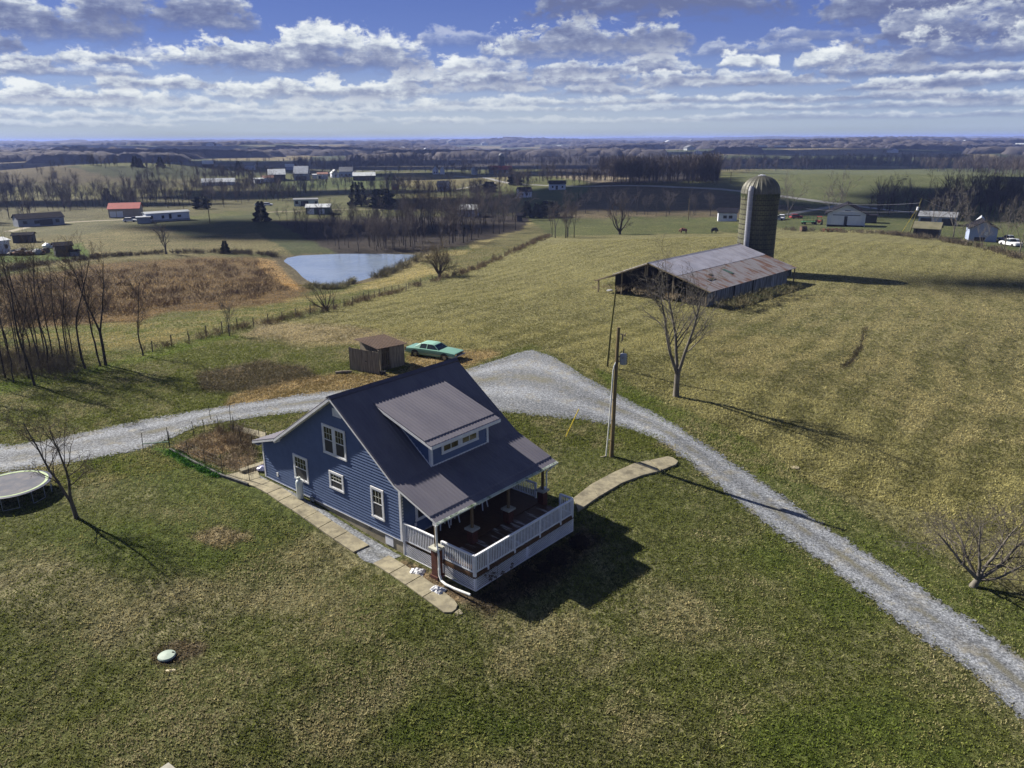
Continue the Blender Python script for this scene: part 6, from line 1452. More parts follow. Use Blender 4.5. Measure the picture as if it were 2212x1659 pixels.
# farmstead strip
bld('farm_shed', 'small white shed at the left end of the far farmstead', 'shed', 555, 575, 390, 2.6, .6, 6, 8, WW, RFW, 'x', [(.4, .2, 2, 1.8, 'o')])
bld('farm_shed', 'small cream shed with rust coloured roof in the far farmstead', 'shed', 575, 596, 388, 2.8, 1.2, 7, 8, WW, RFO, 'x')
bld('barn', 'dark open fronted barn with bright white roof in the far farmstead', 'barn', 586, 621, 385, 4.0, 3.2, 13, 0, WDK, RFW, 'x')
bld('barn', 'grey gable barn with tall white roof in the middle of the far farmstead', 'barn', 640, 669, 385, 4.6, 4.6, 12, -8, WGR, RFW, 'x', [(.5, .1, 7, 2.6, 'o')])
bld('farm_shed', 'tiny pale blue shed between the tall barn and the cream shed', 'shed', 680, 689, 382, 2.8, .4, 4, 0, WBL, RFW, 'x')
bld('farm_shed', 'cream shed with pinkish roof near the white farmhouse', 'shed', 691, 713, 383, 3.4, 1.2, 6, 0, WW, RFO, 'x', [(.2, .2, 1.4, 2, 'w')])
bld('farmhouse', 'small white gabled farmhouse in the far farmstead', 'house', 722, 737, 380, 3.4, 2.6, 8, 10, WW, RFW, 'y', [(.5, 1, 1, 1.4, 'w')])
bld('farmhouse', 'large pale farmhouse with dark roof in the far farmstead', 'house', 738, 766, 379, 4.4, 3.2, 10, -6, WBL, RFG, 'x', [(.2, 1, 1, 1.4, 'w'), (.5, 1, 1, 1.4, 'w'), (.8, 1, 1, 1.4, 'w')])
bld('long_barn', 'long low barn with white roof at the right end of the far farmstead', 'barn', 768, 815, 387, 3.2, 2.0, 12, 0, WDK, RFW, 'x')
bld('greenhouse', 'long pale greenhouse roof behind the left tree line', 'greenhouse', 443, 510, 394, 2.0, 2.2, 9, -3, RFW, RFW, 'x')
bld('farm_shed', 'white roofed shed alone on the distant left pasture', 'shed', 444, 466, 355, 2.6, 2.6, 9, 0, WDK, RFW, 'x')
bld('farm_shed', 'blue grey shed beside dark cedars on the distant left pasture', 'shed', 530, 554, 361, 3.6, 2.4, 10, -8, WBL, RFG, 'x')
bld('farm_shed', 'pale domed shed alone behind the far farmstead', 'shed', 622, 640, 362, 2.6, 2.2, 8, 0, WBL, RFW, 'x')
bld('red_shed', 'small red shed under bare trees below the far pasture', 'shed', 852, 866, 407, 2.4, .8, 4, 5, WRD, RFD, 'x')
# middle
bld('farmhouse', 'white two gabled farmhouse on the far middle rise', 'house', 939, 952, 375, 4.2, 3.0, 8, 0, WW, RFD, 'y', [(.3, 1, 1, 1.2, 'w'), (.7, 1, 1, 1.2, 'w')])
bld('farmhouse', 'second small white house standing right of the two gabled farmhouse', 'house', 955, 965, 375, 3.4, 2.6, 8, 0, WW, RFW, 'y')
gb = empty('grain_bin', G(1030, 376), 0, 'round pale metal grain bin left of the red roofed barn', 'grain bin'); s_ = mpp(gb.location)
MB().tube([(0, 0, -.5), (0, 0, 5.0)], 7.2 * s_, 24).build('bin_wall', RFW, gb); MB().lathe([(7.4 * s_, 5.0), (1.0 * s_, 6.6), (.3, 6.8)], 24).build('bin_roof', RFG, gb)
bld('red_roof_barn', 'low wide barn with bright red roof at the foot of the distant silo', 'barn', 1062, 1110, 374, 2.6, 3.0, 16, 0, WGR, RFR, 'x')
sl2 = empty('silo', G(1088, 366), 0, 'distant dark silo with pale dome rising over the red roofed barn', 'silo'); s_ = mpp(sl2.location)
MB().tube([(0, 0, -1), (0, 0, 27 * s_)], 6.3 * s_, 24).build('silo_wall', WDK, sl2); MB().lathe([(6.5 * s_, 27 * s_), (6 * s_, 30 * s_), (4 * s_, 33 * s_), (.5, 34.5 * s_)], 24).build('dome', RFG, sl2, smooth=True)
MB().tube([(6.4 * s_, -1, -1), (6.4 * s_, -1, 28 * s_)], 1.0 * s_, 8).build('chute', RFG, sl2)
bld('blue_house', 'pale blue house behind bare trees below the far pasture', 'house', 949, 973, 411, 3.6, 1.8, 8, -6, WBL, RFG, 'x', [(.3, 1, 1, 1.2, 'w'), (.7, 1, 1, 1.2, 'w')])
bld('white_house', 'small white house with dark roof on the green slope below the road', 'house', 1126, 1153, 427, 3.0, 1.8, 7, 12, WW, RFD, 'x', [(.25, 1, .9, 1.1, 'w'), (.6, 1, .9, 1.1, 'w')])
bld('white_house', 'long white house with dark roof at the top of the green slope', 'house', 1191, 1226, 411, 3.0, 1.6, 9, 3, WW, RFD, 'x', [(.2, 1, .9, 1.1, 'w'), (.45, .1, 1.2, 2.1, 'w'), (.8, 1, .9, 1.1, 'w')])
bld('roof_in_woods', 'pale roofed house half hidden in the bare woods right of the pond', 'house', 992, 1034, 467, 2.8, 1.6, 8, -8, WBL, RFW, 'x')
bld('woodside_shed', 'tiny dark blue shed at the right end of the pond woods', 'shed', 1120, 1132, 479, 2.3, .8, 3, 0, WDK, RFD, 'x')
bld('white_cottage', 'small white cottage with dark roof just left of the big silo', 'house', 1555, 1594, 483, 2.9, 1.3, 7, 3, WW, RFD, 'x', [(.36, 1.0, 1.2, 1.0, 'w'), (.66, 1.0, 1.2, 1.0, 'w')])
# right side
e = bld('white_barn', 'white sheet metal barn with black roof and sliding doors right of the silo', 'barn', 1791, 1867, 497, 3.9, 2.6, 11, 0, WW, RFD, 'y', over=.9, front= [(.49, .4, .9, 2.7, 'o'), (.5, 3.3, 7.6, .18, 'b'), (.52, 4.6, 1.6, .18, 'b'), (.5, -.2, 10.2, .7, 'b'), (.28, .5, 3.6, 2.7, 'd'), (.72, .5, 3.8, 2.7, 'd')])
bld('carport_house', 'low blue house with wide grey carport roof behind the mossy shack', 'house', 1990, 2060, 496, 2.6, 1.2, 8, -4, WBL, RFG, 'x', [(.2, .1, 3, 2.0, 'o'), (.82, .1, 3.6, 2.1, 'o')])
bld('mossy_shack', 'leaning dark shack with grey mossy roof at the edge of the hay field', 'shack', 1977, 2026, 522, 2.2, 1.3, 5, -6, WDK, PM('mossy_roof', (.15, .14, .09), (.10, .10, .06)), 'x', [(.12, .2, .4, 1.9, 'w')])
bld('blue_house', 'pale blue gabled house with white chimney at the right field edge', 'house', 2098, 2150, 532, 3.0, 1.6, 9, 6, WBL, RFD, 'y', [(.6, 1.5, .7, .8, 'd'), (.4, .0, 2.2, 1.0, 'o')])
bld('blue_house', 'second pale blue gabled house wing rising behind the first at the right', 'house', 2104, 2126, 524, 3.4, 1.5, 7, 0, WBL, RFW, 'y')
bld('small_shed', 'dark low shed immediately right of the white sheet metal barn', 'shed', 1868, 1895, 490, 2.4, .3, 5, 0, WDK, RFD, 'flat')
for i, (x0, x1, yb, lb) in enumerate([(1602, 1621, 333, 'distant barn with white roof left of the pair on the pale ridge'), (1643, 1662, 325, 'left one of the pair of distant white roofed barns on the pale ridge'), (1678, 1703, 326, 'right one of the pair of distant white roofed barns on the pale ridge'),
                                      (676, 694, 312, 'tiny white roof on the far left skyline woods'), (1205, 1222, 318, 'tiny white roofs in the far middle woods'), (1345, 1360, 319, 'tiny white roofed barn on the far middle hill, left one'), (1366, 1382, 319, 'tiny white roofed barn on the far middle hill, right one'), (2200, 2225, 325, 'distant cluster roof at the far right edge')]):
    bld('far_barn', lb, 'barn', x0, x1, yb, 3.2, 3.6, 14, 0, WDK, RFW, 'x')
# vehicles far off
def small_car(px, py, rz, paint, label, kind='car', s=1.0):
    c_ = G(px, py); e = empty('parked_' + ('truck' if kind == 'truck' else 'car'), c_, rz, label, kind); e.scale = (s,) * 3
    S = [(-2.3, .80, .35, .82), (-2.1, .90, .30, .92), (1.0, .92, .28, .95), (2.0, .88, .30, .86), (2.25, .80, .36, .72)]
    mb = MB(); loft(mb, [[(x, -h_, a), (x, -h_, b - .08), (x, -h_ * .8, b), (x, h_ * .8, b), (x, h_, b - .08), (x, h_, a)] for (x, h_, a, b) in S]); mb.build('body', paint, e)
    x0, x1 = (-.6, 1.2) if kind == 'truck' else (-1.9, 1.1)
    mb = MB(); loft(mb, [[(x0 - .2, -.8, .9), (x0 + .2, -.66, 1.42), (x0 + .2, .66, 1.42), (x0 - .2, .8, .9)], [(x1, -.8, .9), (x1 - .7, -.66, 1.45), (x1 - .7, .66, 1.45), (x1, .8, .9)]]); mb.build('cabin', CGL, e)
    MB().box(x0 + .2, x1 - .7, -.66, .66, 1.44, 1.52).build('car_roof', paint, e)
    for xx in (-1.4, 1.4):
        for s_ in (-1, 1): MB().tube([(xx, s_ * .72, .32), (xx, s_ * .95, .32)], .32, 12).build('wheel', TYRE, e)
    return e
PWH = PM('car_white', (.70, .72, .75), (.65, .67, .7), .3); PDK = PM('car_dark', (.04, .045, .06), (.03, .03, .04), .3); PSV = PM('car_silver', (.45, .48, .52), (.4, .42, .46), .3); PRD = PM('machine_red', (.25, .03, .03), (.18, .025, .025), .6); PGN = PM('machine_green', (.03, .12, .04), (.025, .08, .03), .7); PRU = PM('machine_rust', (.16, .07, .04), (.10, .05, .03), .9)
small_car(285, 471, .2, PWH, 'white car parked left of the small grey shed at the far left'); small_car(300, 469, .1, PDK, 'dark car parked between the white car and the small grey shed')
small_car(565, 440, .1, PSV, 'silver car parked behind the dark cedar above the pond'); small_car(583, 439, .05, PWH, 'white car parked just right of the silver car above the pond')
small_car(1680, 482, .0, PSV, 'silver pickup parked immediately right of the big silo', 'truck', 1.1); small_car(1692, 480, 1.2, PWH, 'white van parked behind the silver pickup beside the silo', 'car', 1.15)
small_car(1723, 478, .2, PRD, 'small red car on the gravel right of the big silo')
small_car(2185, 542, 1.75, PWH, 'white pickup parked at the right edge, nearer one of two', 'truck', 1.1); small_car(2181, 534, 1.75, PSV, 'pale pickup parked behind the nearer white pickup at the right edge', 'truck', 1.1)
def tractor(px, py, paint, label, s=1.0):
    e = empty('tractor', G(px, py), -.4, label, 'tractor'); e.scale = (s,) * 3
    mb = MB(); mb.box(-.35, .35, -1.6, 0, .7, 1.4); mb.build('bonnet', paint, e); mb = MB(); mb.box(-.6, .6, 0, 1.3, .9, 1.3); mb.build('seat_deck', paint, e)
    mb = MB(); [mb.bar((a, b, 1.2), (a, b, 2.4), .08) for a in (-.6, .6) for b in (.1, 1.2)]; mb.box(-.75, .75, -.1, 1.4, 2.4, 2.5); mb.build('canopy', paint, e)
    for s_ in (-1, 1): MB().tube([(s_ * .7, .8, .8), (s_ * 1.1, .8, .8)], .8, 16).build('rear_wheel', TYRE, e); MB().tube([(s_ * .5, -1.3, .4), (s_ * .75, -1.3, .4)], .4, 12).build('front_wheel', TYRE, e)
    return e
tractor(1772, 492, PRD, 'red tractor with canopy parked left of the white barn')
wg = empty('hay_wagon', G(1750, 491), 0, 'green hay wagon with open slatted rack left of the red tractor', 'wagon')
mb = MB(); mb.box(-2.2, 2.2, -1, 1, .7, .9); mb.build('bed', PGN, wg); mb = MB(); [mb.bar((a, -.95, .9), (a, -.95, 2.5), .1) for a in (-2.1, -1, 0, 1, 2.1)]; [mb.bar((-2.1, -.95, z), (2.1, -.95, z), .1) for z in (1.4, 1.9, 2.4)]; mb.build('rack', PGN, wg)
for a in (-1.6, 1.6):
    for s_ in (-1, 1): MB().tube([(a, s_ * .9, .4), (a, s_ * 1.1, .4)], .4, 12).build('wheel', TYRE, wg)
hb = empty('round_bale', G(1738, 506), .1, 'old dark round hay bale at the back edge of the hay field', 'hay bale'); MB().tube([(-.75, 0, .75), (.75, 0, .75)], .85, 20).build('bale', PM('old_hay', (.10, .07, .045), (.06, .045, .03)), hb); MB().tube([(-.76, 0, .75), (.76, 0, .75)], .3, 12).build('core', PRU, hb)
rk = empty('hay_rake', G(1798, 507), 0, 'rusty red farm implement lying along the field edge in front of the white barn', 'farm machine')
mb = MB(); mb.bar((-2.5, 0, .6), (2.5, .3, .5), .25); mb.bar((-1.5, .5, .5), (1.8, -.2, .9), .15); mb.build('frame', PRU, rk)
for a in (-2.2, -1, .2, 1.4, 2.4): MB().tube([(a, -.3, .45), (a + .1, -.28, .45)], .5, 14).build('rake_wheel', PRU, rk)
rnd = random.Random(8)
JM = [PM('junk_dark', (.06, .055, .06), (.04, .04, .04)), PM('junk_pale', (.35, .36, .38), (.2, .2, .22)), PRU]
for i, (a, b) in enumerate([(30, 540), (38, 536), (46, 541), (52, 534), (60, 538), (68, 541), (76, 537), (84, 540), (92, 539), (100, 536), (106, 526), (120, 526)]):
    rock('junk_heap' if i < 10 else 'scrap_car', G(a, b), (rnd.uniform(1, 1.8), rnd.uniform(.8, 1.4), rnd.uniform(.7, 1.4)), JM[i % 3] if i < 10 else PWH, ('heap of mixed scrap in the row beside the left edge mobile home' if i < 10 else ('pale scrap heap left of the two behind the wagon shed' if i == 10 else 'pale scrap heap right of the two behind the wagon shed')), 'scrap heap', i + 3)
    if i < 10: bpy.data.objects[-1] if False else None
for o in [o for o in bpy.data.objects if o.name.startswith('junk_heap')]: o['group'] = 'scrap heaps by the left edge mobile home'
# far utility pole and lines
fp = empty('utility_pole', G(1968, 511), 0, 'leaning utility pole with white transformer right of the white barn', 'utility pole')
MB().tube([(0, 0, -.5), (1.0, 0, 4.5), (1.9, 0, 9)], [.17, .15, .12], 8).build('pole', POLEG, fp); MB().bar((1.2, 0, 8.9), (3.4, 0, 8.6), .12).build('crossarm', POLEG, fp); MB().tube([(1.0, -.3, 5.9), (1.1, -.3, 6.8)], .3, 10).build('transformer', PWH, fp)
MB().tube([(-2.6, -.8, 0), (1.0, 0, 6.2)], .035, 5).build('guy_wire', YEL, fp)
mb = MB()
def wire_(a, b, sag, r_=.03):
    pts = []
    for k in range(13): f_ = k / 12; p_ = Vector(a).lerp(Vector(b), f_); p_.z -= sag * 4 * f_ * (1 - f_); pts.append(tuple(p_))
    mb.tube(pts, r_, 4, False)
L0 = Vector((-24, 12, 6.2)); wire_((1.6, 0, 7.8), (-24, 12, 7.6), .8); wire_((1.1, 0, 5.6), (-24, 12, 5.4), .5); wire_((2.6, 0, 8.7), (22, 8, 3.5), .6)
mb.build('wires', PM('pale_wire', (.35, .36, .4), (.3, .3, .34)), fp)
for (px_, py_, h_, lb) in ((1250, 452, 7, 'pale slim pole at the foot of the green slope in the middle distance'), (1490, 480, 8, 'slim pole at the brushy hill foot left of the white cottage'), (842, 448, 9, 'pale pole beside the two dark pines above the pond'), (1582, 402, 6, 'slim road side pole at the top of the dark green field'), (457, 475, 9, 'thin dark pole standing right of the white mobile home')):
    fo = empty('utility_pole', G(px_, py_), 0, lb, 'utility pole'); MB().tube([(0, 0, -.5), (0, 0, h_)], [.16, .11], 6).build('pole', POLEW, fo); MB().bar((-.8, 0, h_ - .5), (.8, 0, h_ - .5), .1).build('crossarm', POLEW, fo)
# cows
def cow(px, py, rz, m, label):
    me = bpy.data.meshes.new('cow'); 
    P_ = [(0, 0, 1.15), (.5, 0, 1.18), (-.5, 0, 1.15), (.9, 0, 1.1), (1.15, 0, .7), (1.3, 0, .35), (-.95, 0, 1.2), (-1.1, 0, .7),
          (.6, .22, .7), (.6, .22, .35), (.62, .22, .02), (.6, -.22, .7), (.58, -.22, .35), (.6, -.22, .02), (-.75, .22, .75), (-.85, .22, .4), (-.75, .22, .02), (-.75, -.22, .75), (-.85, -.22, .4), (-.78, -.22, .02)]
    E_ = [(0, 1), (0, 2), (1, 3), (3, 4), (4, 5), (2, 6), (6, 7), (1, 8), (8, 9), (9, 10), (1, 11), (11, 12), (12, 13), (2, 14), (14, 15), (15, 16), (2, 17), (17, 18), (18, 19)]
    Rr = [.42, .38, .40, .22, .17, .12, .16, .04, .16, .09, .07, .16, .09, .07, .18, .09, .07, .18, .09, .07]
    me.from_pydata(P_, E_, []); me.materials.append(m); o = bpy.data.objects.new('cow', me); COL.objects.link(o); o.location = G(px, py); o.rotation_euler = (0, 0, rz)
    o.modifiers.new('skin', 'SKIN')
    for i, r_ in enumerate(Rr): me.skin_vertices[0].data[i].radius = (r_, r_)
    me.skin_vertices[0].data[0].use_root = True
    o.modifiers.new('sub', 'SUBSURF').levels = 1
    return tag(o, label, 'cow')
cow(1479, 508, 2.6, PM('cow_brown', (.14, .05, .03), (.10, .04, .02)), 'reddish brown cow grazing on the pasture behind the hay field')
cow(1546, 508, .4, PM('cow_black', (.02, .02, .025), (.015, .015, .02)), 'black cow grazing nearer the big silo on the pasture')
# fence lines
FP = PM('fence_post_wood', (.16, .14, .10), (.09, .08, .06))
def line_fence(pts, n, label, h_=1.2, seed=1):
    P_ = [G(*q_) for q_ in pts]; L_ = [0]
    for i in range(1, len(P_)): L_.append(L_[-1] + (P_[i] - P_[i - 1]).length)
    out = []
    for k in range(n):
        s_ = L_[-1] * k / (n - 1); i = max(j for j in range(len(L_)) if L_[j] <= s_ + 1e-6); i = min(i, len(P_) - 2); q_ = P_[i].lerp(P_[i + 1], (s_ - L_[i]) / (L_[i + 1] - L_[i])); q_.z = hz(q_.x, q_.y); out.append(q_)
    return wire_fence('field_fence', out, label, h_, FP, False, tilt=.1, rp=.06), out
fe1, fo1 = line_fence([(330, 752), (400, 733), (490, 712), (600, 690), (700, 668), (760, 655), (830, 636), (880, 624)], 24, 'old wire field fence running from the left lawn to the leaning shrub')
fe2, fo2 = line_fence([(885, 622), (950, 604), (1010, 588), (1080, 560), (1150, 528), (1190, 512)], 26, 'old wire field fence climbing past the round bushy tree to the far trees')
fe3, fo3 = line_fence([(0, 578), (90, 562), (180, 553), (260, 545), (350, 541), (480, 540), (600, 549)], 30, 'weedy wire fence along the top of the brown scrub field')
fe4, fo4 = line_fence([(1700, 503), (1760, 506), (1850, 510), (1950, 518), (2050, 532), (2130, 548), (2212, 572)], 34, 'wire fence along the back edge of the hay field at the right')
FWD = mat('fence_row_weeds', (.22, .16, .09), (.11, .08, .05), rough=.95, scale=.8)
rnd = random.Random(61)
def along(P_, n, sp_):
    out = []
    for _ in range(n):
        i = rnd.randrange(len(P_) - 1); q_ = P_[i].lerp(P_[i + 1], rnd.random()); out.append((q_.x + rnd.gauss(0, sp_), q_.y + rnd.gauss(0, sp_)))
    return out
weeds('fence_row_weeds', along(fo1, 120, .5), FWD, '', 32, .5, .6, .5, .035, 62)
weeds('fence_row_weeds', along(fo2, 150, .6), FWD, '', 36, .6, .7, .6, .05, 63)
weeds('fence_row_weeds', along(fo3, 200, .8), mat('grey_field_weeds', (.15, .12, .08), (.07, .06, .045), rough=.95), '', 36, .9, .8, .7, .06, 64)
weeds('fence_row_weeds', along(fo4, 160, 1.0), bpy.data.materials['grey_field_weeds'], '', 36, 1.0, .9, .7, .07, 65)
# cattails and brush by the pond
REED = mat('pond_reeds', (.30, .28, .15), (.18, .17, .10), rough=.95, scale=.6)
def pick(pts, n, s_, seed):
    rr = random.Random(seed); out = []
    for _ in range(n): q_ = rr.choice(pts); out.append((q_.x + rr.gauss(0, s_), q_.y + rr.gauss(0, s_)))
    return out
SCRP = [(20, 600), (200, 575), (420, 555), (560, 556), (600, 590), (625, 622), (560, 645), (380, 655), (290, 680), (100, 690), (20, 690)]
rs_ = np.random.RandomState(91); cc_ = rs_.rand(1400, 2) * np.array([640, 150]) + np.array([0, 550]); cc_ = cc_[poly_sd(SCRP, cc_[:, 0], cc_[:, 1]) < -4][:420]
SCRW = mat('brown_scrub_growth', (.22, .155, .08), (.12, .085, .048), rough=.95, scale=.12)
weeds('scrub_growth', [tuple(G(*q_))[:2] for q_ in cc_], SCRW, '', 30, 1.8, .45, .7, .07, 92)
weeds('pond_reeds', pick([G(a, b) for a, b in ((680, 617), (695, 620), (710, 621), (725, 620), (740, 616))], 34, .8, 5), REED, '', 60, .8, .7, .7, .05, 66)
weeds('pond_reeds', pick([G(a, b) for a, b in ((757, 612), (764, 610))], 6, .4, 6), REED, '', 80, .6, 1.0, .8, .06, 67)
weeds('pond_reeds', pick([G(a, b) for a, b in ((822, 596), (840, 590), (855, 584), (870, 577), (885, 570), (900, 563), (915, 556))], 34, .8, 7), mat('shore_brush', (.22, .19, .11), (.11, .11, .06), rough=.95), '', 60, 1.0, 1.1, .9, .07, 68)

GVB = mat('grove_brush', (.17, .14, .10), (.09, .075, .055), rough=.95, scale=.8)
rnd = random.Random(71); gb_ = []
for _ in range(150):
    q_ = G(rnd.uniform(-60, 175), rnd.uniform(752, 812)); gb_.append((q_.x, q_.y))
weeds('grove_brush', gb_, GVB, '', 40, 1.1, 1.5, 1.1, .022, 72)
weeds('leaf_litter', [tuple(G(rnd.uniform(500, 1060), rnd.uniform(780, 862)))[:2] for _ in range(120)], mat('dry_leaves', (.26, .18, .09), (.14, .09, .045), rough=.9, scale=4), '', 40, 1.0, .04, .06, .05, 73, .2)
# ------------------------------------------------------------------ woods: leafless trees at middle distance, each on its own
MIDP = dict(levels=3, seg=(6, 4, 3, 2), wob=.16, wob0=.5, up=(.04, .06, .05, .03), n=(10, 5, 4), t0=(.25, .2, .2), ang=((25, 55), (25, 55), (25, 60)), len=(.44, .55, .6), rr=(.45, .6, .6), rmin=.026, sides=(5, 3, 3, 3))
PURP = mat('winter_twigs', (.12, .10, .095), (.065, .056, .056), rough=.95, scale=.4)
PURD = mat('dark_winter_twigs', (.10, .085, .08), (.06, .052, .052), rough=.95, scale=.4)
def mid_proto(seed, h_, leaders_, tw, trunk):
    T = TreeB(seed); T.put(-1, [(0, 0, -.6), (0, 0, trunk * .5), (0, 0, trunk)], [.20, .15, .14], 5)
    for ld in leaders_: T.limb((0, 0, trunk - .1), ld[:3], ld[3], .125 * ld[4], 0, MIDP)
    return raw_mesh_pair(T, tw)
def raw_mesh_pair(T, tw): return T.mesh('trunk', [-1, 0], BARKD), T.mesh('crown', [1, 2, 3, 4], tw)
MID = []
for i in range(6):
    rr = random.Random(300 + i)
    lds = [(rr.uniform(-.15, .15), rr.uniform(-.15, .15), 1, 9.5, .95)] if i % 3 == 0 else [(-.28, rr.uniform(-.2, .2), 1, 8.2, .75), (.26, rr.uniform(-.2, .2), 1, 8.8, .8)] if i % 3 == 1 else [(-.4, .1, 1, 7.5, .7), (.1, -.3, 1, 8.8, .75), (.45, .2, 1, 7.4, .7)]
    MID.append(mid_proto(300 + i, 12, lds, PURP if i % 2 else PURD, 2.2 + .5 * (i % 3)))
def px_scatter(poly, n, seed, zpoly=True):
    """n ground points whose picture position falls in the outline"""
    rr = random.Random(seed); P_ = np.array(poly); out = []; g_ = 0
    while len(out) < n and g_ < 60:
        g_ += 1; c_ = P_.min(0) + np.random.RandomState(seed + g_).rand(300, 2) * (P_.max(0) - P_.min(0)); ok = poly_sd(poly, c_[:, 0], c_[:, 1]) < 0
        for q_ in c_[ok]: out.append(tuple(q_))
    return out[:n]
def Gmany(pts):
    """ground points for many picture points at once"""
    d = np.array([px_dir(*q_) for q_ in pts]); t = np.concatenate([np.linspace(60, 500, 240), np.geomspace(505, 6000, 200)])
    X = d[:, 0:1] * t; Y = d[:, 1:2] * t; Z = CAMZ + d[:, 2:3] * t - H(X, Y); k = np.argmax(Z < 0, axis=1); ok = (Z.min(1) < 0) & (k > 0)
    i = np.arange(len(pts)); za, zb = Z[i, k - 1], Z[i, k]; tt = t[k - 1] + (t[k] - t[k - 1]) * za / (za - zb + 1e-9)
    x, y = d[:, 0] * tt, d[:, 1] * tt; return np.stack([x, y, H(x, y)], 1)[ok]
GROUPS = [
 ('wood beside the pond', 'leafless tree in the wood right of the pond', [(860, 541), (1000, 527), (1130, 494), (1150, 472), (1040, 466), (900, 480), (860, 500), (850, 541)], 70, (.7, 1.12), 1),
 ('thicket behind the pond', 'low leafless tree in the dense thicket behind the pond', [(600, 474), (740, 455), (870, 455), (900, 541), (760, 543), (700, 528)], 84, (.32, .66), 2),
 ('trees at the back of the field', 'bare tree in the small clump at the far end of the field fence', [(1155, 514), (1190, 510), (1200, 513), (1240, 511), (1245, 516), (1170, 518)], 7, (.55, .85), 3),
 ('trees on the brushy hill', 'bare tree along the foot of the brushy hill', [(1180, 462), (1340, 472), (1540, 474), (1560, 468), (1300, 458)], 22, (.5, .85), 4),
 ('trees left of the mobile home', 'leafless tree in the line behind the left mobile home', [(-20, 440), (200, 445), (330, 446), (560, 440), (600, 425), (300, 428), (-20, 420)], 62, (.5, 1.0), 5),
 ('trees behind the right houses', 'leafless tree in the dark belt behind the carport house', [(1890, 478), (2230, 480), (2240, 440), (2100, 440), (1900, 462)], 36, (.75, 1.15), 6),
]
rnd = random.Random(500); cnt = 0
for grp, lb, poly, n_, (s0, s1), sd_ in GROUPS:
    for q_ in Gmany(px_scatter(poly, n_, sd_ * 13)):
        t_, c_ = MID[rnd.randrange(6)]; s_ = rnd.uniform(s0, s1)
        e = empty('leafless_tree', tuple(q_), rnd.random() * 6.28, lb, 'tree', grp); e.scale = (s_ * rnd.uniform(.85, 1.1), s_ * rnd.uniform(.85, 1.1), s_)
        put_mesh('trunk', t_, e); put_mesh('crown', c_, e); cnt += 1
print('individual wood trees', cnt)
# singled-out ones
PALE = mid_proto(340, 12, [(-.45, .1, 1, 8.2, .7), (.05, -.25, 1, 9.2, .8), (.42, .2, 1, 8.0, .7)], BARKP, 2.0); PALE[0].materials[0] = BARKP
for (a, b, s_, lb) in ((1706, 476, 1.15, 'white barked sycamore standing behind the right side of the big silo'), (1812, 478, 1.25, 'tall white barked tree behind the white barn'), (1795, 480, .9, 'shorter white barked tree left of the tall one behind the white barn'),
                       (2062, 522, 1.0, 'grey bare tree in front of the carport house right end'), (2078, 536, .6, 'small bare tree left of the blue gabled house'), (2122, 547, .5, 'low twisted bare tree in front of the blue gabled house'), (2172, 549, .75, 'bare tree by the two pickups at the right edge'), (2205, 560, .9, 'bare tree at the right picture edge beyond the field fence'),
                       (2016, 518, .8, 'pale bare tree growing against the mossy shack'), (590, 397, .85, 'round crowned bare tree left of the far farmstead'), (404, 425, 1.5, 'pale barked tree rising over the left tree line')):
    e = empty('leafless_tree', G(a, b), rnd.random() * 6, lb, 'tree'); e.scale = (s_,) * 3; put_mesh('trunk', PALE[0], e); put_mesh('crown', PALE[1], e)
CEDM = mat('dark_cedar_needles', (.018, .028, .016), (.010, .015, .010), rough=.95, scale=1.2)
def conifer_mesh(n, r_, h_, seed, roundness=0):
    rr = np.random.RandomState(seed); u = rr.rand(n); z = h_ * (1 - np.sqrt(1 - u * .98)) if not roundness else h_ * u
    rad = r_ * ((1 - z / h_) ** .8 if not roundness else np.sqrt(np.clip(1 - (2 * z / h_ - .8) ** 2 / 1.7, 0, 1))) * (.55 + .5 * rr.rand(n)) * (1 + .22 * np.sin(z * 3.1 + rr.rand(n)))
    a = rr.rand(n) * 6.283; p_ = np.stack([rad * np.cos(a), rad * np.sin(a), z + .4], 1); o = np.stack([np.cos(a), np.sin(a), rr.uniform(-.3, .5, n)], 1); b = np.cross(o, rr.normal(size=(n, 3))); b /= np.linalg.norm(b, axis=1)[:, None]
    l_ = rr.uniform(.3, .7, (n, 1)) * r_ * .32; wv = b * r_ * .10
    V = np.stack([p_ - wv, p_ + wv, p_ + o * l_ + wv * .4, p_ + o * l_ - wv * .4], 1).reshape(-1, 3); return raw_mesh('foliage', V, np.arange(4 * n).reshape(-1, 4), CEDM)
CON = [conifer_mesh(2600, 2.6, 8.0, 1), conifer_mesh(1400, 1.7, 7.0, 2), conifer_mesh(2200, 4.2, 6.5, 3, 1)]
cb = MB().tube([(0, 0, -.5), (0, 0, 3)], [.2, .12], 6); ctr = cb.build('trunk', BARKD); ctrm = ctr.data; bpy.data.objects.remove(ctr)
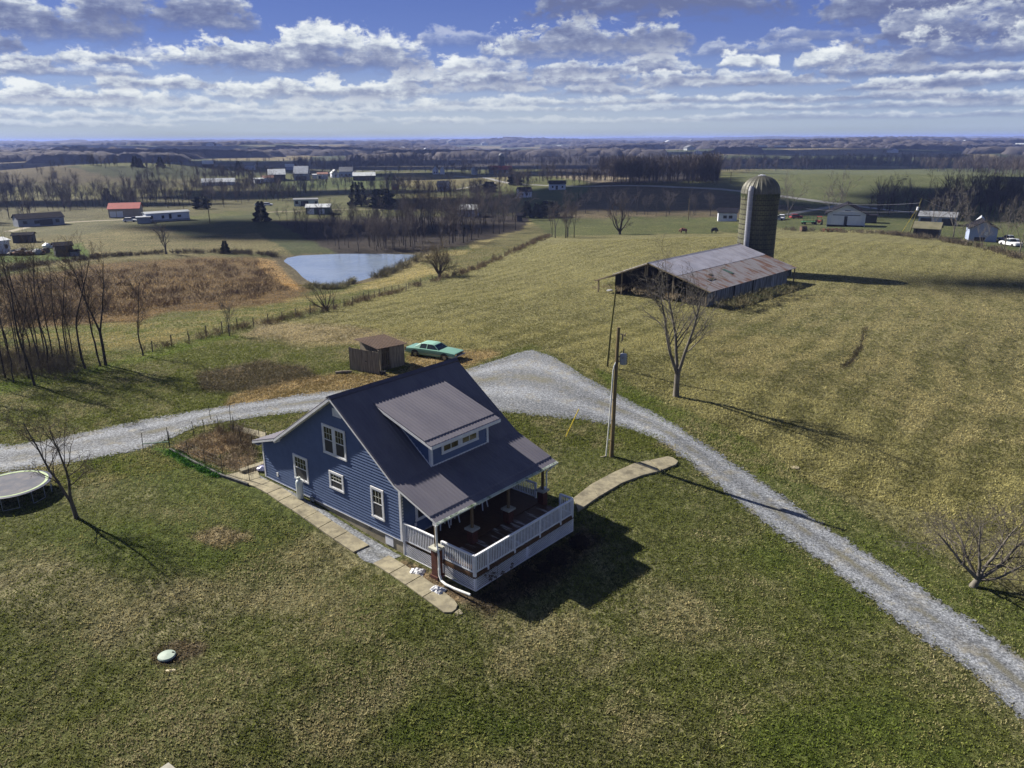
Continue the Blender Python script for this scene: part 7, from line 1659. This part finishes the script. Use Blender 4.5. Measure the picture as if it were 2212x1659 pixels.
for (a, b, k, s_, lb) in ((569, 474, 0, 1.0, 'dark pointed cedar at the corner of the thicket above the pond'), (772, 443, 1, 1.7, 'left one of two dark pines beside the pale pole'), (785, 443, 1, 1.7, 'right one of two dark pines beside the pale pole'), (829, 447, 2, 1.15, 'broad round dark evergreen right of the two pines'),
                          (440, 445, 2, .75, 'small round dark evergreen at the right end of the left tree line'), (490, 541, 0, .42, 'tiny dark cedar bush on the brow above the pond'), (237, 424, 0, .9, 'dark cedar in the far left tree line, left one'), (252, 426, 1, .8, 'dark cedar in the far left tree line, right one'),
                          (298, 352, 0, 1.05, 'dark evergreen on the distant left pasture edge, first from the left'), (308, 353, 0, .85, 'dark evergreen on the distant left pasture edge, second from the left'), (352, 353, 0, 1.0, 'dark evergreen on the distant left pasture edge, third from the left'), (520, 361, 0, .95, 'dark cedar left of the distant blue grey shed'),
                          (1062, 415, 2, .8, 'dark round pine between the farm roads in the middle distance'), (1014 + 103, 400, 2, .9, 'dark tree beside the road above the white cottage row'), (1142, 471, 0, .9, 'dark cedar at the right end of the pond wood, left one'), (1162, 472, 0, .8, 'dark cedar at the right end of the pond wood, right one'), (1190, 470, 2, .9, 'dark evergreen clump under the green slope'),
                          (1304, 366, 1, 2.2, 'dark pine standing out in the wood behind the farm road'), (2098, 336, 2, 2.2, 'dark round tree on the far right pale ridge')):
    e = empty('evergreen', G(a, b), rnd.random() * 6, lb, 'tree'); e.scale = (s_,) * 3; put_mesh('trunk', ctrm, e); put_mesh('foliage', CON[k], e)

# ------------------------------------------------------------------ woods further off: too many to count
def low_tree(seed, nq=60):
    rr = np.random.RandomState(seed); V = []; 
    def strip(a, b, w0, w1):
        d = np.array(b) - np.array(a); s_ = np.cross(d, rr.normal(size=3)); s_ /= np.linalg.norm(s_) + 1e-9; V.append([np.array(a) - s_ * w0, np.array(a) + s_ * w0, np.array(b) + s_ * w1, np.array(b) - s_ * w1])
    strip((0, 0, -.6), (rr.uniform(-.4, .4), 0, 7), .15, .08); strip((0, 0, -.6), (0, rr.uniform(-.4, .4), 7), .15, .08)
    for k in range(nq):
        z0 = rr.uniform(2.6, 8.5); a = rr.rand() * 6.283; r_ = rr.uniform(1.2, 3.6) * (1 - .35 * abs(z0 - 6) / 4); x0 = rr.uniform(0, .35) * r_
        p0 = (x0 * math.cos(a), x0 * math.sin(a), z0); p1 = (r_ * math.cos(a), r_ * math.sin(a), z0 + rr.uniform(1.2, 4.0)); strip(p0, p1, .06, .03)
    return np.array(V).reshape(-1, 3)
LOW = [low_tree(900 + i) for i in range(8)]
def forest(name, pts, seed, m, smin=.8, smax=1.25, ext=1.0):
    pts = np.asarray(pts)
    if len(pts): pts = pts[fbm(pts[:, 0] / 26, pts[:, 1] / 26, 55, 2) > (.44 if len(pts) < 1200 else .36)]
    if len(pts) == 0: return
    rr = np.random.RandomState(seed); out = []
    for i, q_ in enumerate(pts):
        v = LOW[rr.randint(8)]; a = rr.rand() * 6.283; s_ = rr.uniform(smin, smax) * (.6 if rr.rand() < .3 else 1); c_, sn_ = math.cos(a), math.sin(a)
        out.append(np.stack([(v[:, 0] * c_ - v[:, 1] * sn_) * s_ * ext + q_[0], (v[:, 0] * sn_ + v[:, 1] * c_) * s_ * ext + q_[1], v[:, 2] * s_ + q_[2]], 1))
    V = np.concatenate(out); tag(put_mesh(name, raw_mesh(name, V, np.arange(len(V)).reshape(-1, 4), m)), kind='stuff')
W1 = mat('wood_near_twigs', (.11, .092, .086), (.050, .043, .045), rough=.95, scale=.08)
W2 = mat('wood_far_twigs', (.085, .072, .070), (.042, .037, .040), rough=.95, scale=.02)
forest('pond_wood', Gmany(px_scatter([(880, 541), (1000, 528), (1130, 492), (1150, 468), (1000, 455), (740, 455), (600, 472), (700, 530)], 90, 71)), 1, PURP, .35, .8)
forest('left_wood', Gmany(px_scatter([(-200, 452), (300, 446), (330, 438), (600, 434), (640, 415), (560, 400), (100, 405), (-200, 405)], 420, 72)), 2, W1, .6, 1.15)
forest('left_wood', Gmany(px_scatter([(-200, 500), (60, 470), (100, 440), (-200, 430)], 120, 79)), 9, W1, .7, 1.1)
forest('middle_wood', Gmany(px_scatter([(600, 432), (860, 430), (1120, 446), (1150, 432), (900, 412), (640, 408)], 240, 73)), 3, W1, .55, 1.0)
forest('big_wood', Gmany(px_scatter([(1340, 400), (1555, 402), (1560, 376), (1500, 362), (1360, 366), (1290, 380)], 900, 74)), 4, W1, .95, 1.35)
forest('roadside_wood', Gmany(px_scatter([(1110, 404), (1300, 404), (1340, 392), (1180, 378), (1080, 374), (960, 372), (1060, 384)], 260, 75)), 5, W1, .5, .95)
forest('ridge_wood', Gmany(px_scatter([(1555, 378), (1700, 374), (1900, 372), (2230, 392), (2400, 400), (2400, 372), (2000, 358), (1560, 362)], 1500, 76)), 6, W1, .95, 1.3)
forest('houses_wood', Gmany(px_scatter([(1880, 476), (2240, 486), (2400, 500), (2400, 440), (2080, 442), (1900, 458)], 320, 77)), 7, PURD, .7, 1.2)
forest('middle_wood', Gmany(px_scatter([(640, 364), (900, 360), (1340, 362), (1340, 352), (900, 350), (640, 350)], 800, 78)), 8, W1, .8, 1.2)
def hedge(pts, n, seed):
    rr = random.Random(seed); out = []
    for _ in range(n):
        i = rr.randrange(len(pts) - 1); f_ = rr.random(); out.append((pts[i][0] + (pts[i + 1][0] - pts[i][0]) * f_ + rr.gauss(0, 3), pts[i][1] + (pts[i + 1][1] - pts[i][1]) * f_ + rr.gauss(0, .6)))
    return out
HP = []
for i, (pl, n_) in enumerate([([(0, 386), (300, 381), (560, 379)], 150), ([(150, 366), (420, 373), (560, 386)], 90), ([(700, 362), (1000, 352)], 110), ([(0, 346), (120, 343), (260, 352)], 90), ([(350, 350), (700, 344)], 110), ([(860, 372), (1060, 366)], 60), ([(560, 400), (700, 396), (840, 398), (900, 404)], 70), ([(250, 362), (480, 368), (600, 374)], 60), ([(1560, 345), (1900, 342), (2212, 352)], 130), ([(1700, 352), (1850, 347)], 60), ([(1180, 378), (1380, 386)], 60), ([(0, 415), (300, 410), (540, 408)], 80), ([(1480, 338), (1700, 334), (2100, 338)], 120)]):
    HP += hedge(pl, n_, i)
forest('hedgerows', Gmany(HP), 21, W1, .35, .8)
forest('scattered_trees', Gmany(px_scatter([(-50, 338), (1200, 338), (1200, 400), (-50, 404)], 420, 81)), 22, W1, .35, .8)
# scattered woods over the hills to 3 km
rr = np.random.RandomState(5); nn = 30000; rad = np.sqrt(rr.uniform(620 ** 2, 3400 ** 2, nn)); aa = rr.uniform(-R(46), R(46), nn); x = rad * np.sin(aa); y = rad * np.cos(aa)
fwv = fbm(x / 420 + 1, y / 520 + 9, 23, 4); qx, qy = to_px(x, y, H(x, y)); keep = (fwv > .485) & (qy < 352)
x, y = x[keep], y[keep]; z = H(x, y); P_ = np.stack([x, y, z], 1)[:9000]
rd = np.hypot(P_[:, 0], P_[:, 1]); forest('hill_woods', P_[rd < 1500], 11, W1, .9, 1.3, 1.2); forest('hill_woods', P_[rd >= 1500], 12, W2, .9, 1.3, 2.4)
for i in range(26):
    yb_ = rnd.choice([309, 311, 313, 315, 318, 321, 324, 328, 333, 338]); xb_ = rnd.uniform(20, 2190); hs = rnd.uniform(9, 17) * (1 if yb_ < 325 else 1.2)
    c_ = G(xb_, yb_); e = empty('distant_farmhouse', c_, rnd.uniform(-.5, .5), 'tiny pale farm building among the distant woods near the skyline', 'building', 'tiny buildings near the skyline'); sc_ = mpp(c_) * hs / 10
    MB().prism([(-5, -2), (5, -2), (5, 3.2), (0, 5.6), (-5, 3.2)], 1, -3, 3).build('wall', WW if i % 3 else RFW, e); MB().prism([(-5.6, 3.0), (0, 5.7), (5.6, 3.0), (5.6, 3.3), (0, 6.0), (-5.6, 3.3)], 1, -3.4, 3.4).build('roof', RFW if i % 2 else RFG, e); e.scale = (sc_, sc_, sc_ * .8)
# rolling canopy beyond, as low rough mounds
def canopy(name, x, y, seed, m, r0, h0):
    rr = np.random.RandomState(seed); n = len(x); g_ = 6; u = np.linspace(-1, 1, g_); U, Vv = np.meshgrid(u, u); prof = np.clip(1 - np.maximum(np.abs(U), np.abs(Vv)) ** 4, 0, 1)
    rx = r0 * rr.uniform(.6, 1.6, n)[:, None, None]; ry = r0 * rr.uniform(.4, 1.0, n)[:, None, None]; X = x[:, None, None] + U * rx; Y = y[:, None, None] + Vv * ry
    Z = H(X, Y) - 1 + prof * h0 * rr.uniform(.5, 1.25, (n, g_, g_)); V = np.stack([X, Y, Z], -1).reshape(-1, 3); i = np.arange(g_ - 1); q = (i[:, None] * g_ + i[None, :]).ravel(); F = np.stack([q, q + 1, q + g_ + 1, q + g_], 1); F = (F[None] + (np.arange(n) * g_ * g_)[:, None, None]).reshape(-1, 4)
    tag(put_mesh(name, raw_mesh(name, V, F, m)), kind='stuff')
CANM = mat('distant_canopy', (.085, .074, .072), (.045, .042, .046), rough=1, scale=.02, detail=8)
rad = rr.uniform(1500, 6000, 9000); aa = rr.uniform(-R(44), R(44), 9000); x = rad * np.sin(aa); y = rad * np.cos(aa); k = fbm(x / 420 + 1, y / 520 + 9, 23, 4) > .475; canopy('distant_woods', x[k], y[k], 3, CANM, 26, 13)
rad = rr.uniform(6000, 15000, 5000); aa = rr.uniform(-R(44), R(44), 5000); x = rad * np.sin(aa); y = rad * np.cos(aa); k = fbm(x / 420 + 1, y / 520 + 9, 23, 4) > .465; canopy('distant_woods', x[k], y[k], 4, CANM, 90, 16)
# ------------------------------------------------------------------ unseen cumulus added high up towards the sun to shade the valley
CLM = mat('shade_cloud_white', (.8, .8, .8), (.7, .7, .72), rough=1, scale=.004)
def shade_cloud(x, y, rx, ry, seed, V, F, k0, alt=900.0):
    rr = random.Random(seed); cx, cy = x - SUNH.x * alt / math.tan(SUN_EL), y - SUNH.y * alt / math.tan(SUN_EL); rings, n_ = 10, 36; vs = []
    ph = [rr.uniform(0, 6.28) for _ in range(6)]
    for i in range(rings + 1):
        e_ = -R(90) + math.pi * i / rings
        for k in range(n_):
            a = 2 * math.pi * k / n_; wob = 1 + .22 * math.sin(3 * a + ph[0]) + .14 * math.sin(5 * a + ph[1]) + .10 * math.sin(9 * a + ph[2] + e_ * 2) + .06 * math.sin(14 * a + ph[3])
            r_ = math.cos(e_) ** .6 * wob; zz = math.sin(e_) * (.16 if e_ > 0 else .04) * (rx + ry) * (1 + .25 * math.sin(4 * a + ph[4]) * math.cos(3 * e_))
            vs.append((cx + rx * r_ * math.cos(a), cy + ry * r_ * math.sin(a), alt + zz))
    fs = [(i * n_ + k, i * n_ + (k + 1) % n_, (i + 1) * n_ + (k + 1) % n_, (i + 1) * n_ + k) for i in range(rings) for k in range(n_)]
    V += vs; F += [tuple(j + k0 for j in f_) for f_ in fs]; return k0 + len(vs)
V_, F_, k_ = [], [], 0
for i, (x, y, rx, ry) in enumerate([(215, 318, 125, 48), (330, 420, 90, 26), (25, 385, 95, 62), (-78, 262, 58, 30), (-300, 420, 110, 34), (-150, 470, 90, 26), (84, 112, 27, 12), (-330, 700, 200, 70), (60, 640, 170, 50)]):
    k_ = shade_cloud(x, y, rx, ry, 40 + i, V_, F_, k_)
rc = random.Random(17)
for i in range(34):
    y = rc.uniform(950, 3300); x = rc.uniform(-.75, .75) * y; k_ = shade_cloud(x, y, rc.uniform(160, 420), rc.uniform(70, 190), 80 + i, V_, F_, k_)
tag(put_mesh('shade_clouds', raw_mesh('shade_clouds', np.array(V_), np.array(F_), CLM, True)), kind='stuff')
# ------------------------------------------------------------------ air
hm = bpy.data.materials.new('haze'); hm.use_nodes = True; t = NT(hm.node_tree)
for n in list(t.n): t.n.remove(n)
out = t.node('ShaderNodeOutputMaterial'); pv = t.node('ShaderNodeVolumePrincipled'); t.l.new(pv.outputs[0], out.inputs['Volume'])
pv.inputs['Color'].default_value = (.36, .48, 1.0, 1); pv.inputs['Density'].default_value = 1.2e-4; pv.inputs['Anisotropy'].default_value = .1
hb_ = MB().box(-24000, 24000, -24000, 24000, -90, 42).build('haze', hm); tag(hb_, kind='stuff')
scene.cycles.volume_step_rate = 1.0
